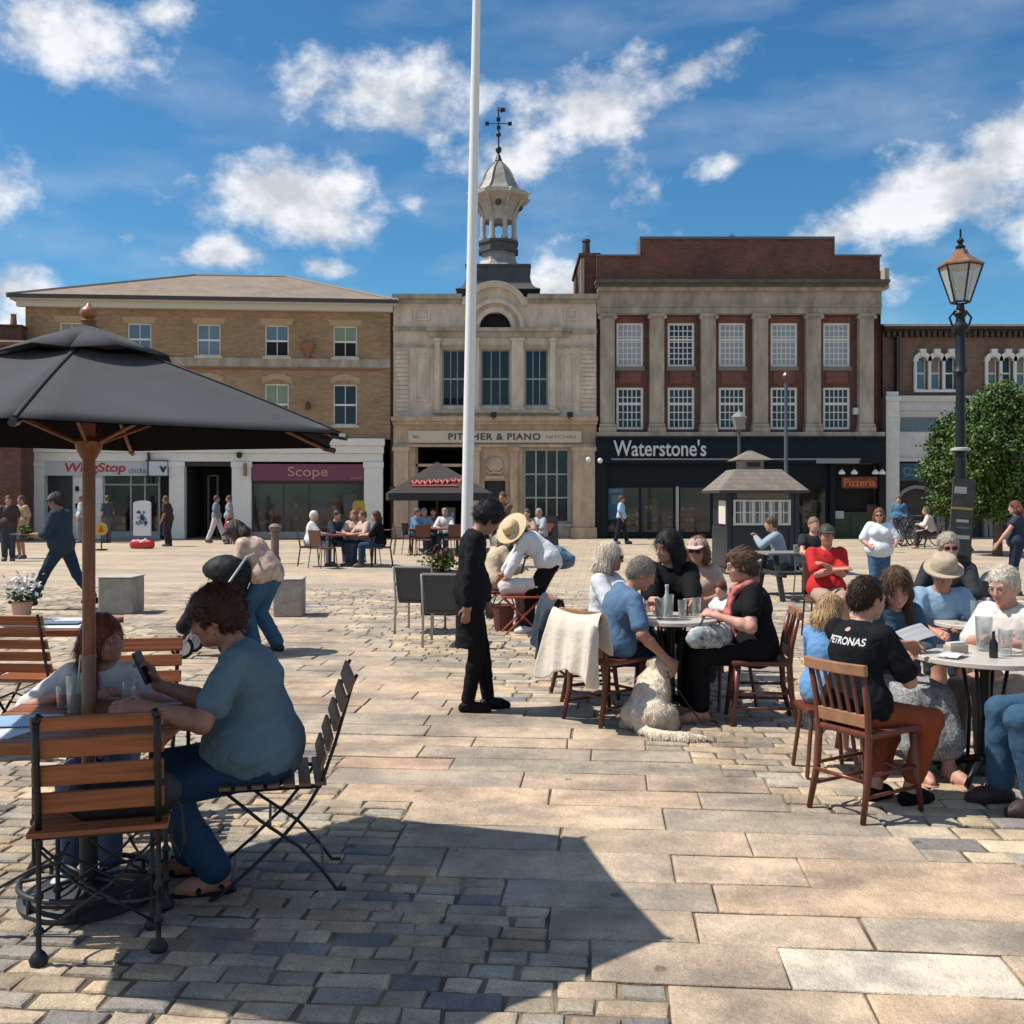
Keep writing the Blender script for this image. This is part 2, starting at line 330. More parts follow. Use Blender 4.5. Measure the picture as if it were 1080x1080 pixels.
def paving():
    rr = random.Random(11)
    ca, sa = cos(PANG), sin(PANG)
    V = []; F = []; CO = []
    def stone(x0, x1, y0, y1, col, ch, jit, dz):
        # a worn stone: uneven outline, rounded arris, slightly tilted top (laid out in the rotated frame)
        def W(x, y, z): return (x*ca - y*sa, x*sa + y*ca, z)
        nx = max(1, int((x1-x0)/.16)) if ch < .01 else 2; P = []
        for (ax, ay, bx, by, k) in ((x0,y0,x1,y0,nx),(x1,y0,x1,y1,1 if ch < .01 else 1),(x1,y1,x0,y1,nx),(x0,y1,x0,y0,1)):
            for i in range(k): P.append((ax+(bx-ax)*i/k+rr.uniform(-jit, jit), ay+(by-ay)*i/k+rr.uniform(-jit, jit)))
        n = len(P); o = len(V); tx, ty = rr.uniform(-.003, .003), rr.uniform(-.006, .006); cx, cy_ = (x0+x1)/2, (y0+y1)/2
        for q, dz_ in ((0, -.022), (0, -ch*.75), (.35, -ch*.25), (1.3, 0)):
            for (x, y) in P:
                ix = x + (ch*q if x < cx - .4*(x1-x0) + .02 else (-ch*q if x > cx + .4*(x1-x0) - .02 else 0)); iy = y + (ch*q if y < cy_ else -ch*q)
                V.append(W(ix, iy, dz + dz_ + (tx*(x-cx)/(x1-x0) + ty*(y-cy_) / (y1-y0) if q else 0)))
        for m_ in range(3):
            for k in range(n): l = (k+1) % n; F.append((o+m_*n+k, o+m_*n+l, o+(m_+1)*n+l, o+(m_+1)*n+k))
        F.append(tuple(range(o+3*n, o+4*n)))
        CO.extend([col] * (3*n+1))
    slabs = [(.455,.365,.275), (.425,.340,.26), (.485,.39,.295), (.39,.33,.265), (.44,.36,.28), (.475,.365,.265), (.36,.31,.255)]
    slab2 = [(.40,.355,.285), (.42,.30,.22), (.35,.31,.25), (.47,.40,.32)]
    setts = [(.40,.335,.25), (.33,.285,.225), (.42,.345,.25), (.35,.305,.245), (.29,.25,.205), (.44,.345,.235), (.34,.315,.27), (.46,.385,.29)]
    blue = [(.20,.195,.195), (.22,.21,.205), (.26,.245,.23), (.175,.172,.175)]
    def lo(y): return -.85 - (y - 4.75)*.60         # left end of the slab band (rotated frame)
    def hi(y): return 1.78 - (y - 4.2)*.56 - (.5 if y > 8 else 0)
    def c(pal, v=.10):
        k = rr.choice(pal); s = 1 + rr.uniform(-v, v); return tuple(min(1, q*s) for q in k)
    y = -.6
    while y < 17.6:
        # two bands beyond run straight across the square
        cross = 9.3 < y < 9.95 or 12.6 < y < 13.4
        pitch = rr.uniform(.27, .36) if not cross else .32
        # slabs across the band
        xl = (lo(y) + rr.uniform(-.30, .12)) if not cross else -13
        xh = (hi(y) + rr.uniform(-.12, .30)) if not cross else 13
        x = xl
        tone = rr.uniform(.93, 1.06)
        while x < xh - .1:
            w = rr.uniform(.55, 1.35)
            if x + w > xh - .45: w = xh - x
            pale = False
            if y < 3.73 < y + pitch:          # the one pale slab
                if x < .62 < x + w + .4: w = .64 - x
                elif abs(x - .64) < .02: w = .78; pale = True
            col = c(slabs, .07) if rr.random() < .85 else c(slab2, .06)
            col = tuple(q*tone for q in col)
            if pale: col = (.56,.515,.44)
            gp = rr.choice((.004, .006, .010, .016))
            stone(x + gp/2, x + w - gp/2, y + gp/2, y + pitch - rr.choice((.004, .007, .012)), col, .008, .005, rr.uniform(-.001, .003))
            x += w
        # setts either side, two or three courses to each slab course
        if not cross:
            for (a, b, sgn) in ((-13, xl, -1), (xh, 13, 1)):
                nsub = 3 if (sgn < 0 and y < 7) else 2; hs = pitch/nsub
                for k in range(nsub):
                    x = b if sgn < 0 else a
                    while (x > a if sgn < 0 else x < b):
                        w = rr.uniform(.13, .27) if nsub == 3 else rr.uniform(.15, .34)
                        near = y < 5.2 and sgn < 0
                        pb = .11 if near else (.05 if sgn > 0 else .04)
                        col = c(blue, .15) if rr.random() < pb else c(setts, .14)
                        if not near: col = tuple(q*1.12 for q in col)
                        x0, x1 = (x - w, x) if sgn < 0 else (x, x + w)
                        gp = rr.uniform(.008, .020)
                        if y < 12 or abs((x0+x1)/2) < 9:
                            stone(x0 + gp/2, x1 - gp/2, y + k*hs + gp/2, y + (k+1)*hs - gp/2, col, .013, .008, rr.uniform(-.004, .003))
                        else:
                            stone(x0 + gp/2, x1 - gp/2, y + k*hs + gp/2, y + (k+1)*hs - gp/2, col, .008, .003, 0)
                        x += sgn*w
        y += pitch
    me = bpy.data.meshes.new('paving'); me.from_pydata(V, [], F)
    at = me.attributes.new('stone', 'FLOAT_COLOR', 'FACE')
    at.data.foreach_set('color', np.array([(*q, 1) for q in CO], dtype=np.float32).ravel())
    m = mat('paving_stone', (.4,.3,.2), .85, attr='stone', var=.20, vscale=8, bump=.85, bscale=38)
    # mottled mineral grain and broad stains on top of each stone's own colour
    nt = m.node_tree; N = nt.nodes; L = nt.links; b = N['Principled BSDF']; src = b.inputs['Base Color'].links[0].from_socket
    tc = N.new('ShaderNodeTexCoord')
    n = N.new('ShaderNodeTexNoise'); n.inputs['Scale'].default_value = 1.1; n.inputs['Detail'].default_value = 9; n.inputs['Roughness'].default_value = .7; L.new(tc.outputs['Object'], n.inputs['Vector'])
    cr = N.new('ShaderNodeValToRGB'); e = cr.color_ramp.elements; e[0].position = .34; e[0].color = (.60,.59,.58,1); e[1].position = .58; e[1].color = (1.10,1.07,1.02,1); L.new(n.outputs['Fac'], cr.inputs[0])
    n2 = N.new('ShaderNodeTexNoise'); n2.inputs['Scale'].default_value = 140; n2.inputs['Detail'].default_value = 2; L.new(tc.outputs['Object'], n2.inputs['Vector'])
    cr2 = N.new('ShaderNodeValToRGB'); e = cr2.color_ramp.elements; e[0].position = .38; e[0].color = (.80,.79,.78,1); e[1].position = .62; e[1].color = (1.10,1.10,1.11,1); L.new(n2.outputs['Fac'], cr2.inputs[0])
    m1 = N.new('ShaderNodeVectorMath'); m1.operation = 'MULTIPLY'; m2 = N.new('ShaderNodeVectorMath'); m2.operation = 'MULTIPLY'
    L.new(src, m1.inputs[0]); L.new(cr.outputs[0], m1.inputs[1]); L.new(m1.outputs[0], m2.inputs[0]); L.new(cr2.outputs[0], m2.inputs[1]); 
    vo = N.new('ShaderNodeTexVoronoi'); vo.inputs['Scale'].default_value = 2.6; L.new(tc.outputs['Object'], vo.inputs['Vector'])      # old gum and oil spots
    cg = N.new('ShaderNodeValToRGB'); e = cg.color_ramp.elements; e[0].position = .045; e[0].color = (.52,.51,.50,1); e[1].position = .075; e[1].color = (1,1,1,1); L.new(vo.outputs['Distance'], cg.inputs[0])
    m3 = N.new('ShaderNodeVectorMath'); m3.operation = 'MULTIPLY'; L.new(m2.outputs[0], m3.inputs[0]); L.new(cg.outputs[0], m3.inputs[1])
    mq = N.new('ShaderNodeMapping'); mq.inputs['Scale'].default_value = (1.3, 1.9, 1); L.new(tc.outputs['Object'], mq.inputs['Vector'])
    n4 = N.new('ShaderNodeTexNoise'); n4.inputs['Scale'].default_value = 1.6; n4.inputs['Detail'].default_value = 6; L.new(mq.outputs[0], n4.inputs['Vector'])
    ch_ = N.new('ShaderNodeValToRGB'); e = ch_.color_ramp.elements; e[0].position = .40; e[0].color = (.80,.80,.82,1); e[1].position = .56; e[1].color = (1.05,1.03,1.0,1); L.new(n4.outputs['Fac'], ch_.inputs[0])
    m4 = N.new('ShaderNodeVectorMath'); m4.operation = 'MULTIPLY'; L.new(m3.outputs[0], m4.inputs[0]); L.new(ch_.outputs[0], m4.inputs[1]); L.new(m4.outputs[0], b.inputs['Base Color'])
    me.materials.append(m); me.update()
    o = bpy.data.objects.new('paving', me); COL.objects.link(o); tag(o, kind='structure')
paving()
# ---------------------------------------------------------------- facades
class Facade:
    """A street front: x0,y0 = its right-hand corner, m = slope of the front in plan; pt() gives metres along it and height."""
    def __init__(s, X0, Y0, m): s.X0, s.Y0, s.m = X0, Y0, m; s.c = cos(atan(m)); s.ang = atan(m)
    def d(s, u): k = (u-540)/FPX; return (s.Y0 - s.X0*s.m)/(1 - k*s.m)
    def s_(s, u): return (((u-540)/FPX)*s.d(u) - s.X0)/s.c
    def z(s, v, u=None): return H0 + (HV - v)/FPX*(s.d(u) if u is not None else s.Y0)
def wall_sheet(mb, x0, x1, z0, z1, ops, depth=.15, y=0.0, mi=0, rmi=None):
    """front wall with rectangular openings and their reveals"""
    if rmi is None: rmi = mi
    xs = sorted({x0, x1, *[q for o in ops for q in (o[0], o[1])]}); zs = sorted({z0, z1, *[q for o in ops for q in (o[2], o[3])]})
    for i in range(len(xs)-1):
        for j in range(len(zs)-1):
            cx, cz = (xs[i]+xs[i+1])/2, (zs[j]+zs[j+1])/2
            if any(o[0] < cx < o[1] and o[2] < cz < o[3] for o in ops): continue
            mb.add([(xs[i],y,zs[j]),(xs[i+1],y,zs[j]),(xs[i+1],y,zs[j+1]),(xs[i],y,zs[j+1])], [(0,1,2,3)], mi)
    for (a, b, c, d) in [o[:4] for o in ops]:
        e = y + depth
        mb.add([(a,y,c),(a,e,c),(a,e,d),(a,y,d)], [(0,1,2,3)], rmi); mb.add([(b,y,c),(b,y,d),(b,e,d),(b,e,c)], [(0,1,2,3)], rmi)
        mb.add([(a,y,d),(a,e,d),(b,e,d),(b,y,d)], [(0,1,2,3)], rmi); mb.add([(a,y,c),(b,y,c),(b,e,c),(a,e,c)], [(0,1,2,3)], rmi)
GLASS = mat('window_glass', (.018,.024,.032), .06, spec=.45)
GLASS2 = mat('window_glass_blind', (.30,.32,.34), .12, spec=.8, var=.15, vscale=2)
SHOPGLASS = None
def shopglass():
    m = bpy.data.materials.new('shop_glass'); m.use_nodes = True; nt = m.node_tree; N = nt.nodes; L = nt.links; N.clear()
    o = N.new('ShaderNodeOutputMaterial'); t = N.new('ShaderNodeBsdfTransparent'); t.inputs[0].default_value = (.88,.89,.9,1)
    g = N.new('ShaderNodeBsdfGlossy'); g.inputs['Roughness'].default_value = .03; g.inputs[0].default_value = (.6,.6,.6,1); f = N.new('ShaderNodeFresnel'); f.inputs[0].default_value = 1.35
    ad = N.new('ShaderNodeMath'); ad.operation = 'ADD'; L.new(f.outputs[0], ad.inputs[0]); ad.inputs[1].default_value = .015
    mx = N.new('ShaderNodeMixShader'); L.new(ad.outputs[0], mx.inputs[0]); L.new(t.outputs[0], mx.inputs[1]); L.new(g.outputs[0], mx.inputs[2]); L.new(mx.outputs[0], o.inputs[0])
    return m
SHOPGLASS = shopglass()
WHITE = mat('white_paint', (.72,.70,.66), .55, var=.06, vscale=4)
RW = random.Random(21)
def window(par, a, b, c, d, y=.10, cols=2, rows=2, meet=None, t=.05, bar=.025, m=None, glass=None, sill=None, arch=False, open_=0, name='window', bl=.45):
    """sash window: frame and bars are one mesh, the glass its child, the sill its child"""
    m = m or WHITE; glass = glass or GLASS
    f = MB()
    f.box(a, b, y, y+.06, c, c+t); f.box(a, b, y, y+.06, d-t, d); f.box(a, a+t, y+.001, y+.06, c+t, d-t); f.box(b-t, b, y+.001, y+.06, c+t, d-t)
    for i in range(1, cols):
        x = a+t+(b-a-2*t)*i/cols; f.box(x-bar/2, x+bar/2, y+.015, y+.05, c+t, d-t)
    for j in range(1, rows):
        z = c+t+(d-c-2*t)*j/rows; f.box(a+t, b-t, y+.017, y+.048, z-bar/2, z+bar/2)
    if meet: z = c+(d-c)*meet; f.box(a+t, b-t, y+.005, y+.055, z-.035, z+.035)
    fo = f.build(name, m, par)
    g = MB(); g.box(a+t*.5, b-t*.5, y+.035, y+.04, c+t*.5, d-t*.5); g.build('pane', glass, fo)
    if open_: k = MB(); k.box(a+t, b-t, y+.02, y+.034, c+t, c+t+(d-c)*open_); k.build('open_gap', mat('dark_inside', (.01,.01,.012), .9), fo)
    if RW.random() < bl:
        hh = (d-c)*RW.uniform(.25, .6); k = MB(); k.box(a+t, b-t, y+.030, y+.034, d-t-hh, d-t); k.build('blind', mat('blind_%d' % RW.randrange(3), (.20+.1*RW.random(),.20+.08*RW.random(),.19), .6), fo)
    if sill: k = MB(); k.box(a-.08, b+.08, -.07, y+.02, c-.10, c-.002); k.build('sill', sill, fo)
    return fo

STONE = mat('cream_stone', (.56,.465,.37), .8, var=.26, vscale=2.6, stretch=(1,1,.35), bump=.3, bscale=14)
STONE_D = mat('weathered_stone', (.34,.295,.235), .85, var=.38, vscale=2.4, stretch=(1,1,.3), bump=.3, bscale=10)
STONE_W = mat('warm_stone', (.46,.34,.24), .8, var=.34, vscale=2.6, stretch=(1,1,.35), bump=.3, bscale=14)
SLATE = mat('slate_lead', (.060,.062,.068), .6, var=.25, vscale=3, bump=.3, bscale=9)
LEAD = mat('lead_sheet', (.27,.255,.235), .5, var=.25, vscale=4, metal=.2)
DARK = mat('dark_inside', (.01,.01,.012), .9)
YBRICK = brickmat('yellow_brick', (.345,.225,.125), (.27,.17,.095), (.30,.215,.14), var=.22, ms=.006)
RBRICK = brickmat('red_brick', (.165,.058,.036), (.105,.040,.028), (.11,.075,.06), var=.4)
DBRICK = brickmat('brown_brick', (.20,.105,.065), (.13,.075,.055), (.16,.13,.11), var=.3)
IRON = mat('black_iron', (.012,.012,.014), .45, metal=.2)

def back_shell(mb, x0, x1, z0, z1, yd, y0=.16, mi=0):
    "sides and back of a building"
    mb.add([(x0,0,z0),(x0,yd,z0),(x0,yd,z1),(x0,0,z1)], [(0,3,2,1)][::1], mi)
    mb.add([(x1,0,z0),(x1,yd,z0),(x1,yd,z1),(x1,0,z1)], [(0,1,2,3)], mi)
    mb.add([(x0,yd,z0),(x1,yd,z0),(x1,yd,z1),(x0,yd,z1)], [(0,3,2,1)], mi)

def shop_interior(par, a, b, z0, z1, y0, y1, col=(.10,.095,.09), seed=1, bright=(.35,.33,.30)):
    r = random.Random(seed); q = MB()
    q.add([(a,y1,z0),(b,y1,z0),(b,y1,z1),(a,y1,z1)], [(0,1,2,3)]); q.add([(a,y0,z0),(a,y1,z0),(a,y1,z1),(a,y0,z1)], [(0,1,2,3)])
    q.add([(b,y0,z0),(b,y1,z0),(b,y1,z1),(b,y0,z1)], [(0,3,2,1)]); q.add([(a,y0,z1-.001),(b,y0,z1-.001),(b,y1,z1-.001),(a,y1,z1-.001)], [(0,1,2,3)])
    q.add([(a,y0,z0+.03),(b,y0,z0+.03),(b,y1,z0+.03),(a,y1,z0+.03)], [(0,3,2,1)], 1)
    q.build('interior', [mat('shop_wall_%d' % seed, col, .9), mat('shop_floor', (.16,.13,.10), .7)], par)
    s = MB()
    n = int((b-a)/.7)
    for i in range(n):
        x = a+.15+i*(b-a-.3)/n; h = r.uniform(.6, 1.7)
        yy = y0+.15+r.uniform(0, .5)
        s.box(x, x+.55, yy, yy+.3, z0+.04, z0+h, 0)
        for k in range(3):
            for w in range(3):
                zz = z0+h*.3*(k+.35)
                s.box(x+.04+w*.17, x+.04+w*.17+.13, yy-.03, yy-.003, zz, zz+r.uniform(.10,.2), 1+r.randrange(4))
    s.build('display', [mat('shelf_wood', (.16,.12,.08), .7), mat('goods_a', bright, .6), mat('goods_b', (.08,.16,.30), .6), mat('goods_c', (.32,.07,.05), .6), mat('goods_d', (.40,.36,.22), .6)], par)

# ================================================================ 1. yellow brick building with hipped roof
def building_yellow():
    F = Facade(gx(413, 39.7), 39.7, .085)
    B = thing('brick_building', 'yellow brick building with a hipped roof and white shopfronts', 'building', (F.X0, F.Y0, 0), F.ang)
    s = F.s_; z = lambda v: F.z(v, 300)
    x0, x1 = s(27), -.05; ze = z(322); zc = z(463)
    tops = [(s(u-12.5), s(u+12.5), z(376), z(343)) for u in (75,147,220,292,364)]
    mids = [(s(u-12.5), s(u+12.5), z(448), z(405)) for u in (75,147,220,292,364)]
    w = MB(); wall_sheet(w, x0, x1, zc, ze, tops+mids, .14); back_shell(w, x0, x1, 0, ze, 10)
    w.build('wall', YBRICK, B)
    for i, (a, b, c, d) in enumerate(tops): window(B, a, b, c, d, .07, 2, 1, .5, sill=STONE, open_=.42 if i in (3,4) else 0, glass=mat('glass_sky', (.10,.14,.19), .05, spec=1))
    for i, (a, b, c, d) in enumerate(mids): window(B, a, b, c, d, .07, 2, 1, .5, sill=STONE)
    l = MB()
    for (a, b, c, d) in tops: l.prism([(a-.12,d+.001),(b+.12,d+.001),(b+.2,d+.24),(a-.2,d+.24)], -.012, .0)
    for (a, b, c, d) in mids:
        n = 8; ar = [(a-.1+(b-a+.2)*i/n, d+.02+.16*sin(pi*i/n)) for i in range(n+1)]
        l.prism([(x, zz) for x, zz in ar]+[(x, zz+.22) for x, zz in reversed(ar)], -.012, 0)
    l.build('brick_lintels', mat('gauged_brick', (.44,.30,.17), .85, var=.15, vscale=9), B)
    c_ = MB(); c_.box(x0-.03, x1, -.06, -.002, z(387), z(378)); c_.build('string_course', STONE_D, B)
    c_ = MB(); c_.box(x0, x1, -.012, -.001, z(390.5), z(388.6)); c_.build('brick_band', mat('red_band', (.25,.09,.06), .8), B)
    q = MB()       # quoins
    for k in range(28):
        zz = zc+.05+k*(ze-zc-.1)/28; dz = (ze-zc-.1)/28-.02
        wq = .42 if k % 2 else .26
        q.box(x1-wq, x1-.002, -.022, -.001, zz, zz+dz); q.box(x0+.002, x0+wq, -.022, -.001, zz, zz+dz)
    q.build('quoins', YBRICK, B)
    # eaves, gutter, hipped roof
    e = MB(); e.box(x0-.42, x1+.30, -.42, 10.3, ze, ze+.16); e.box(x0-.25, x1+.1, -.25, -.002, ze-.22, ze-.001); e.build('eaves', mat('eaves_paint', (.55,.52,.46), .6), B)
    g = MB(); g.box(x0-.50, x1+.32, -.52, -.425, ze+.06, ze+.20); g.build('gutter', mat('gutter_dark', (.05,.045,.04), .5), B)
    r = MB(); zt = ze+.162; A = [(x0-.5,-.5,zt),(x1+.34,-.5,zt),(x1+.34,10.4,zt),(x0-.5,10.4,zt),(x0+5.2,4.9,zt+1.95),(x1-4.6,4.9,zt+1.95)]
    r.add(A, [(0,1,5,4),(1,2,5),(2,3,4,5),(3,0,4)])
    rm = brickmat('brown_tile_roof', (.25,.19,.145), (.20,.15,.115), (.14,.11,.09), .18, .12, .006, var=.2)
    ro = r.build('roof', rm, B)
    rd = MB()
    for a, b in ((4,5),(4,0),(4,3),(5,1),(5,2)): rd.tube([A[a], A[b]], .07, 6)
    rd.build('ridge_tiles', mat('ridge', (.22,.17,.13), .8), ro)
    # ground floor shopfront
    p = MB(); zf = z(566)
    p.box(s(24), s(406), -.34, -.001, z(470), z(462.5)); p.box(s(25), s(405), -.22, -.001, z(478), z(470.1)); p.box(s(27), s(404), -.10, -.001, z(487), z(478.1))
    for a, b in ((27,47.5),(179,195),(245,265.5),(384,404)):
        p.box(s(a), s(b), -.12, .3, 0, z(487.1)); p.box(s(a)-.03, s(b)+.03, -.16, -.121, 0, .35); p.box(s(a)-.03, s(b)+.03, -.16, -.121, z(493), z(487.1))
    p.build('shopfront', WHITE, B, bevel=.01)
    # shop one
    f = MB(); f.box(s(47.6), s(178.9), -.05, .1, z(502), z(487.1)); f.build('fascia', mat('fascia_grey', (.50,.52,.54), .5), B)
    textmesh('WingStop', 'lettering', 1, mat('sign_red', (.42,.02,.03), .4), B, (s(69), -.055, z(501)), .04, s(133)-s(69), z(488.5)-z(500.8), bold=.018, shear=.15)
    textmesh('chicken', 'small_lettering', 1, mat('sign_grey', (.08,.12,.15), .4), B, (s(136), -.055, z(499.5)), .01, s(158)-s(136), .22)
    d = MB(); d.box(s(47.6), s(76), .30, .34, 0, z(502.1)); d.build('door', mat('navy_door', (.012,.016,.022), .35), B)
    pn = MB(); pn.box(s(76.1), s(108), .05, .2, 0, z(502.1))
    for i in range(4):
        pn.box(s(77), s(107), .02, .049, z(561-i*15), z(549-i*15))
    pn.build('panel', WHITE, B, bevel=.01)
    for i in range(2):
        k = MB(); k.box(s(79.5), s(83), -.01, .019, z(536-i*18), z(531-i*18)); k.build('menu_board', DARK, B)
    fr = MB(); a, b = s(108.1), s(168); zz0, zz1 = z(560), z(502.1)
    fr.box(a, b, .1, .2, 0, zz0); fr.box(a, a+.06, .1, .2, zz0, zz1); fr.box(b-.06, b, .1, .2, zz0, zz1)
    for u in (137, 152): fr.box(s(u)-.03, s(u)+.03, .12, .18, zz0, zz1)
    fr.box(a, b, .115, .185, z(512), z(510.5))
    fo = fr.build('shop_window', mat('shop_frame', (.30,.31,.32), .5), B); k = MB(); k.box(a, b, .145, .15, zz0, zz1); k.build('pane', SHOPGLASS, fo)
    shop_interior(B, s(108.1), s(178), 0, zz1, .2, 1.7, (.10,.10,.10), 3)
    # bracket sign between the shops
    bs = MB(); bs.box(s(157), s(178), -.28, -.20, z(502), z(487)); bs.build('bracket_sign', mat('bracket_white', (.55,.57,.6), .5), B)
    bf = MB(); bf.box(s(155.5), s(179.5), -.30, -.19, z(487), z(486)); bf.box(s(155.5), s(179.5), -.30, -.19, z(503), z(502)); bf.box(s(157.5), s(159), -.29, -.121, z(510), z(478)); bf.build('bracket', IRON, B)
    textmesh('v', 'bracket_lettering', 1, IRON, B, (s(170), -.285, z(499)), .01, .28, .25, bold=.04)
    # recessed passage
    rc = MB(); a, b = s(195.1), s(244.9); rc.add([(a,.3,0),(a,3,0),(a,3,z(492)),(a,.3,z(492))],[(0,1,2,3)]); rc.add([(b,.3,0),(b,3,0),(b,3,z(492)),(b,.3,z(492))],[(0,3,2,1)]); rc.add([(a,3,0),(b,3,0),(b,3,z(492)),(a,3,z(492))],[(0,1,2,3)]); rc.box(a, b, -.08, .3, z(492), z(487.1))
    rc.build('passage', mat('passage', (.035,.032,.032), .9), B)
    dr = MB(); dr.box(a+.5, a+.58, 1.6, 1.7, 0, z(500)); dr.box(b-.9, b-.82, 1.6, 1.7, 0, z(500)); dr.box(a+.5, b-.82, 1.6, 1.7, z(502), z(500)); dr.build('inner_doorframe', mat('dull_frame', (.12,.11,.10), .5), B)
    # second shop
    f = MB(); f.box(s(265.6), s(383.9), -.14, .1, z(507), z(489.5)); f.build('fascia', mat('plum_fascia', (.16,.035,.075), .45), B)
    textmesh('Scope', 'lettering', 1, mat('sign_pink', (.50,.26,.22), .5), B, (s(304), -.145, z(505.5)), .02, s(346)-s(304), z(492)-z(505.3), bold=.004)
    textmesh('scope.org.uk', 'small_lettering', 1, mat('sign_pink', (.5,.26,.22), .5), B, (s(370), -.145, z(505.5)), .01, s(382)-s(370), .11)
    fr = MB(); a, b = s(265.6), s(383.9); zz0, zz1 = z(561), z(507.1)
    fr.box(a, b, .05, .2, 0, zz0, 1); fr.box(a, a+.05, .1, .2, zz0, zz1); fr.box(b-.18, b, .1, .2, zz0, zz1); fr.box(a, b, .09, .19, zz1-.12, zz1)
    for u in (298.5, 325.5): fr.box(s(u)-.025, s(u)+.025, .11, .19, zz0, zz1-.12)
    fo = fr.build('shop_window', [mat('dark_frame', (.035,.03,.03), .5), mat('stall_riser', (.35,.33,.30), .7)], B); k = MB(); k.box(a, b, .145, .15, zz0, zz1); k.build('pane', SHOPGLASS, fo)
    shop_interior(B, a, b, 0, zz1, .2, 1.6, (.42,.40,.38), 5, (.55,.52,.48))
    # wall fittings
    a_ = MB(); a_.box(s(258), s(261), -.30, -.12, z(502), z(489)); a_.build('wall_lamp', mat('pinkish', (.25,.14,.12), .6), B)
    a_ = MB(); a_.lathe([(.02,0),(.10,.05),(.12,.2),(.02,.25)], 8, (s(254), -.35, z(484))); a_.tube([(s(254),-.35,z(478)),(s(254),0,z(478))], .02, 6); a_.build('lantern', IRON, B)
    a_ = MB(); a_.lathe([(.30,.28),(.26,.14),(.10,-.08),(.03,-.30)], 10, (s(325), -.16, z(371))); a_.box(s(325)-.09, s(325)+.09, -.10, 0, z(376), z(368)); a_.build('wall_urn', mat('terracotta', (.25,.12,.08), .8), B)
    a_ = MB(); a_.lathe([(.08,0),(.10,.2),(.04,.3)], 8, (s(325), -.1, z(432))); a_.build('wall_ornament', mat('dark_red_fit', (.12,.03,.03), .6), B)
    # darker brick strip and downpipe against the neighbour
    a_ = MB(); a_.box(x1+.002, x1+.40, .12, 6, 0, z(320)); a_.build('party_wall', mat('party_brick', (.16,.10,.07), .9, var=.3, vscale=5), B)
    a_ = MB(); a_.tube([(x1+.16,.02,0),(x1+.16,.02,z(323))], .055, 8); a_.build('downpipe', mat('pipe_brown', (.07,.045,.035), .6), B)
    a_ = MB(); a_.box(x1-.02, x1+.35, -.30, .1, z(522), z(513)); a_.build('hanging_board', mat('board_dark', (.03,.022,.02), .6), B)
    return B
building_yellow()

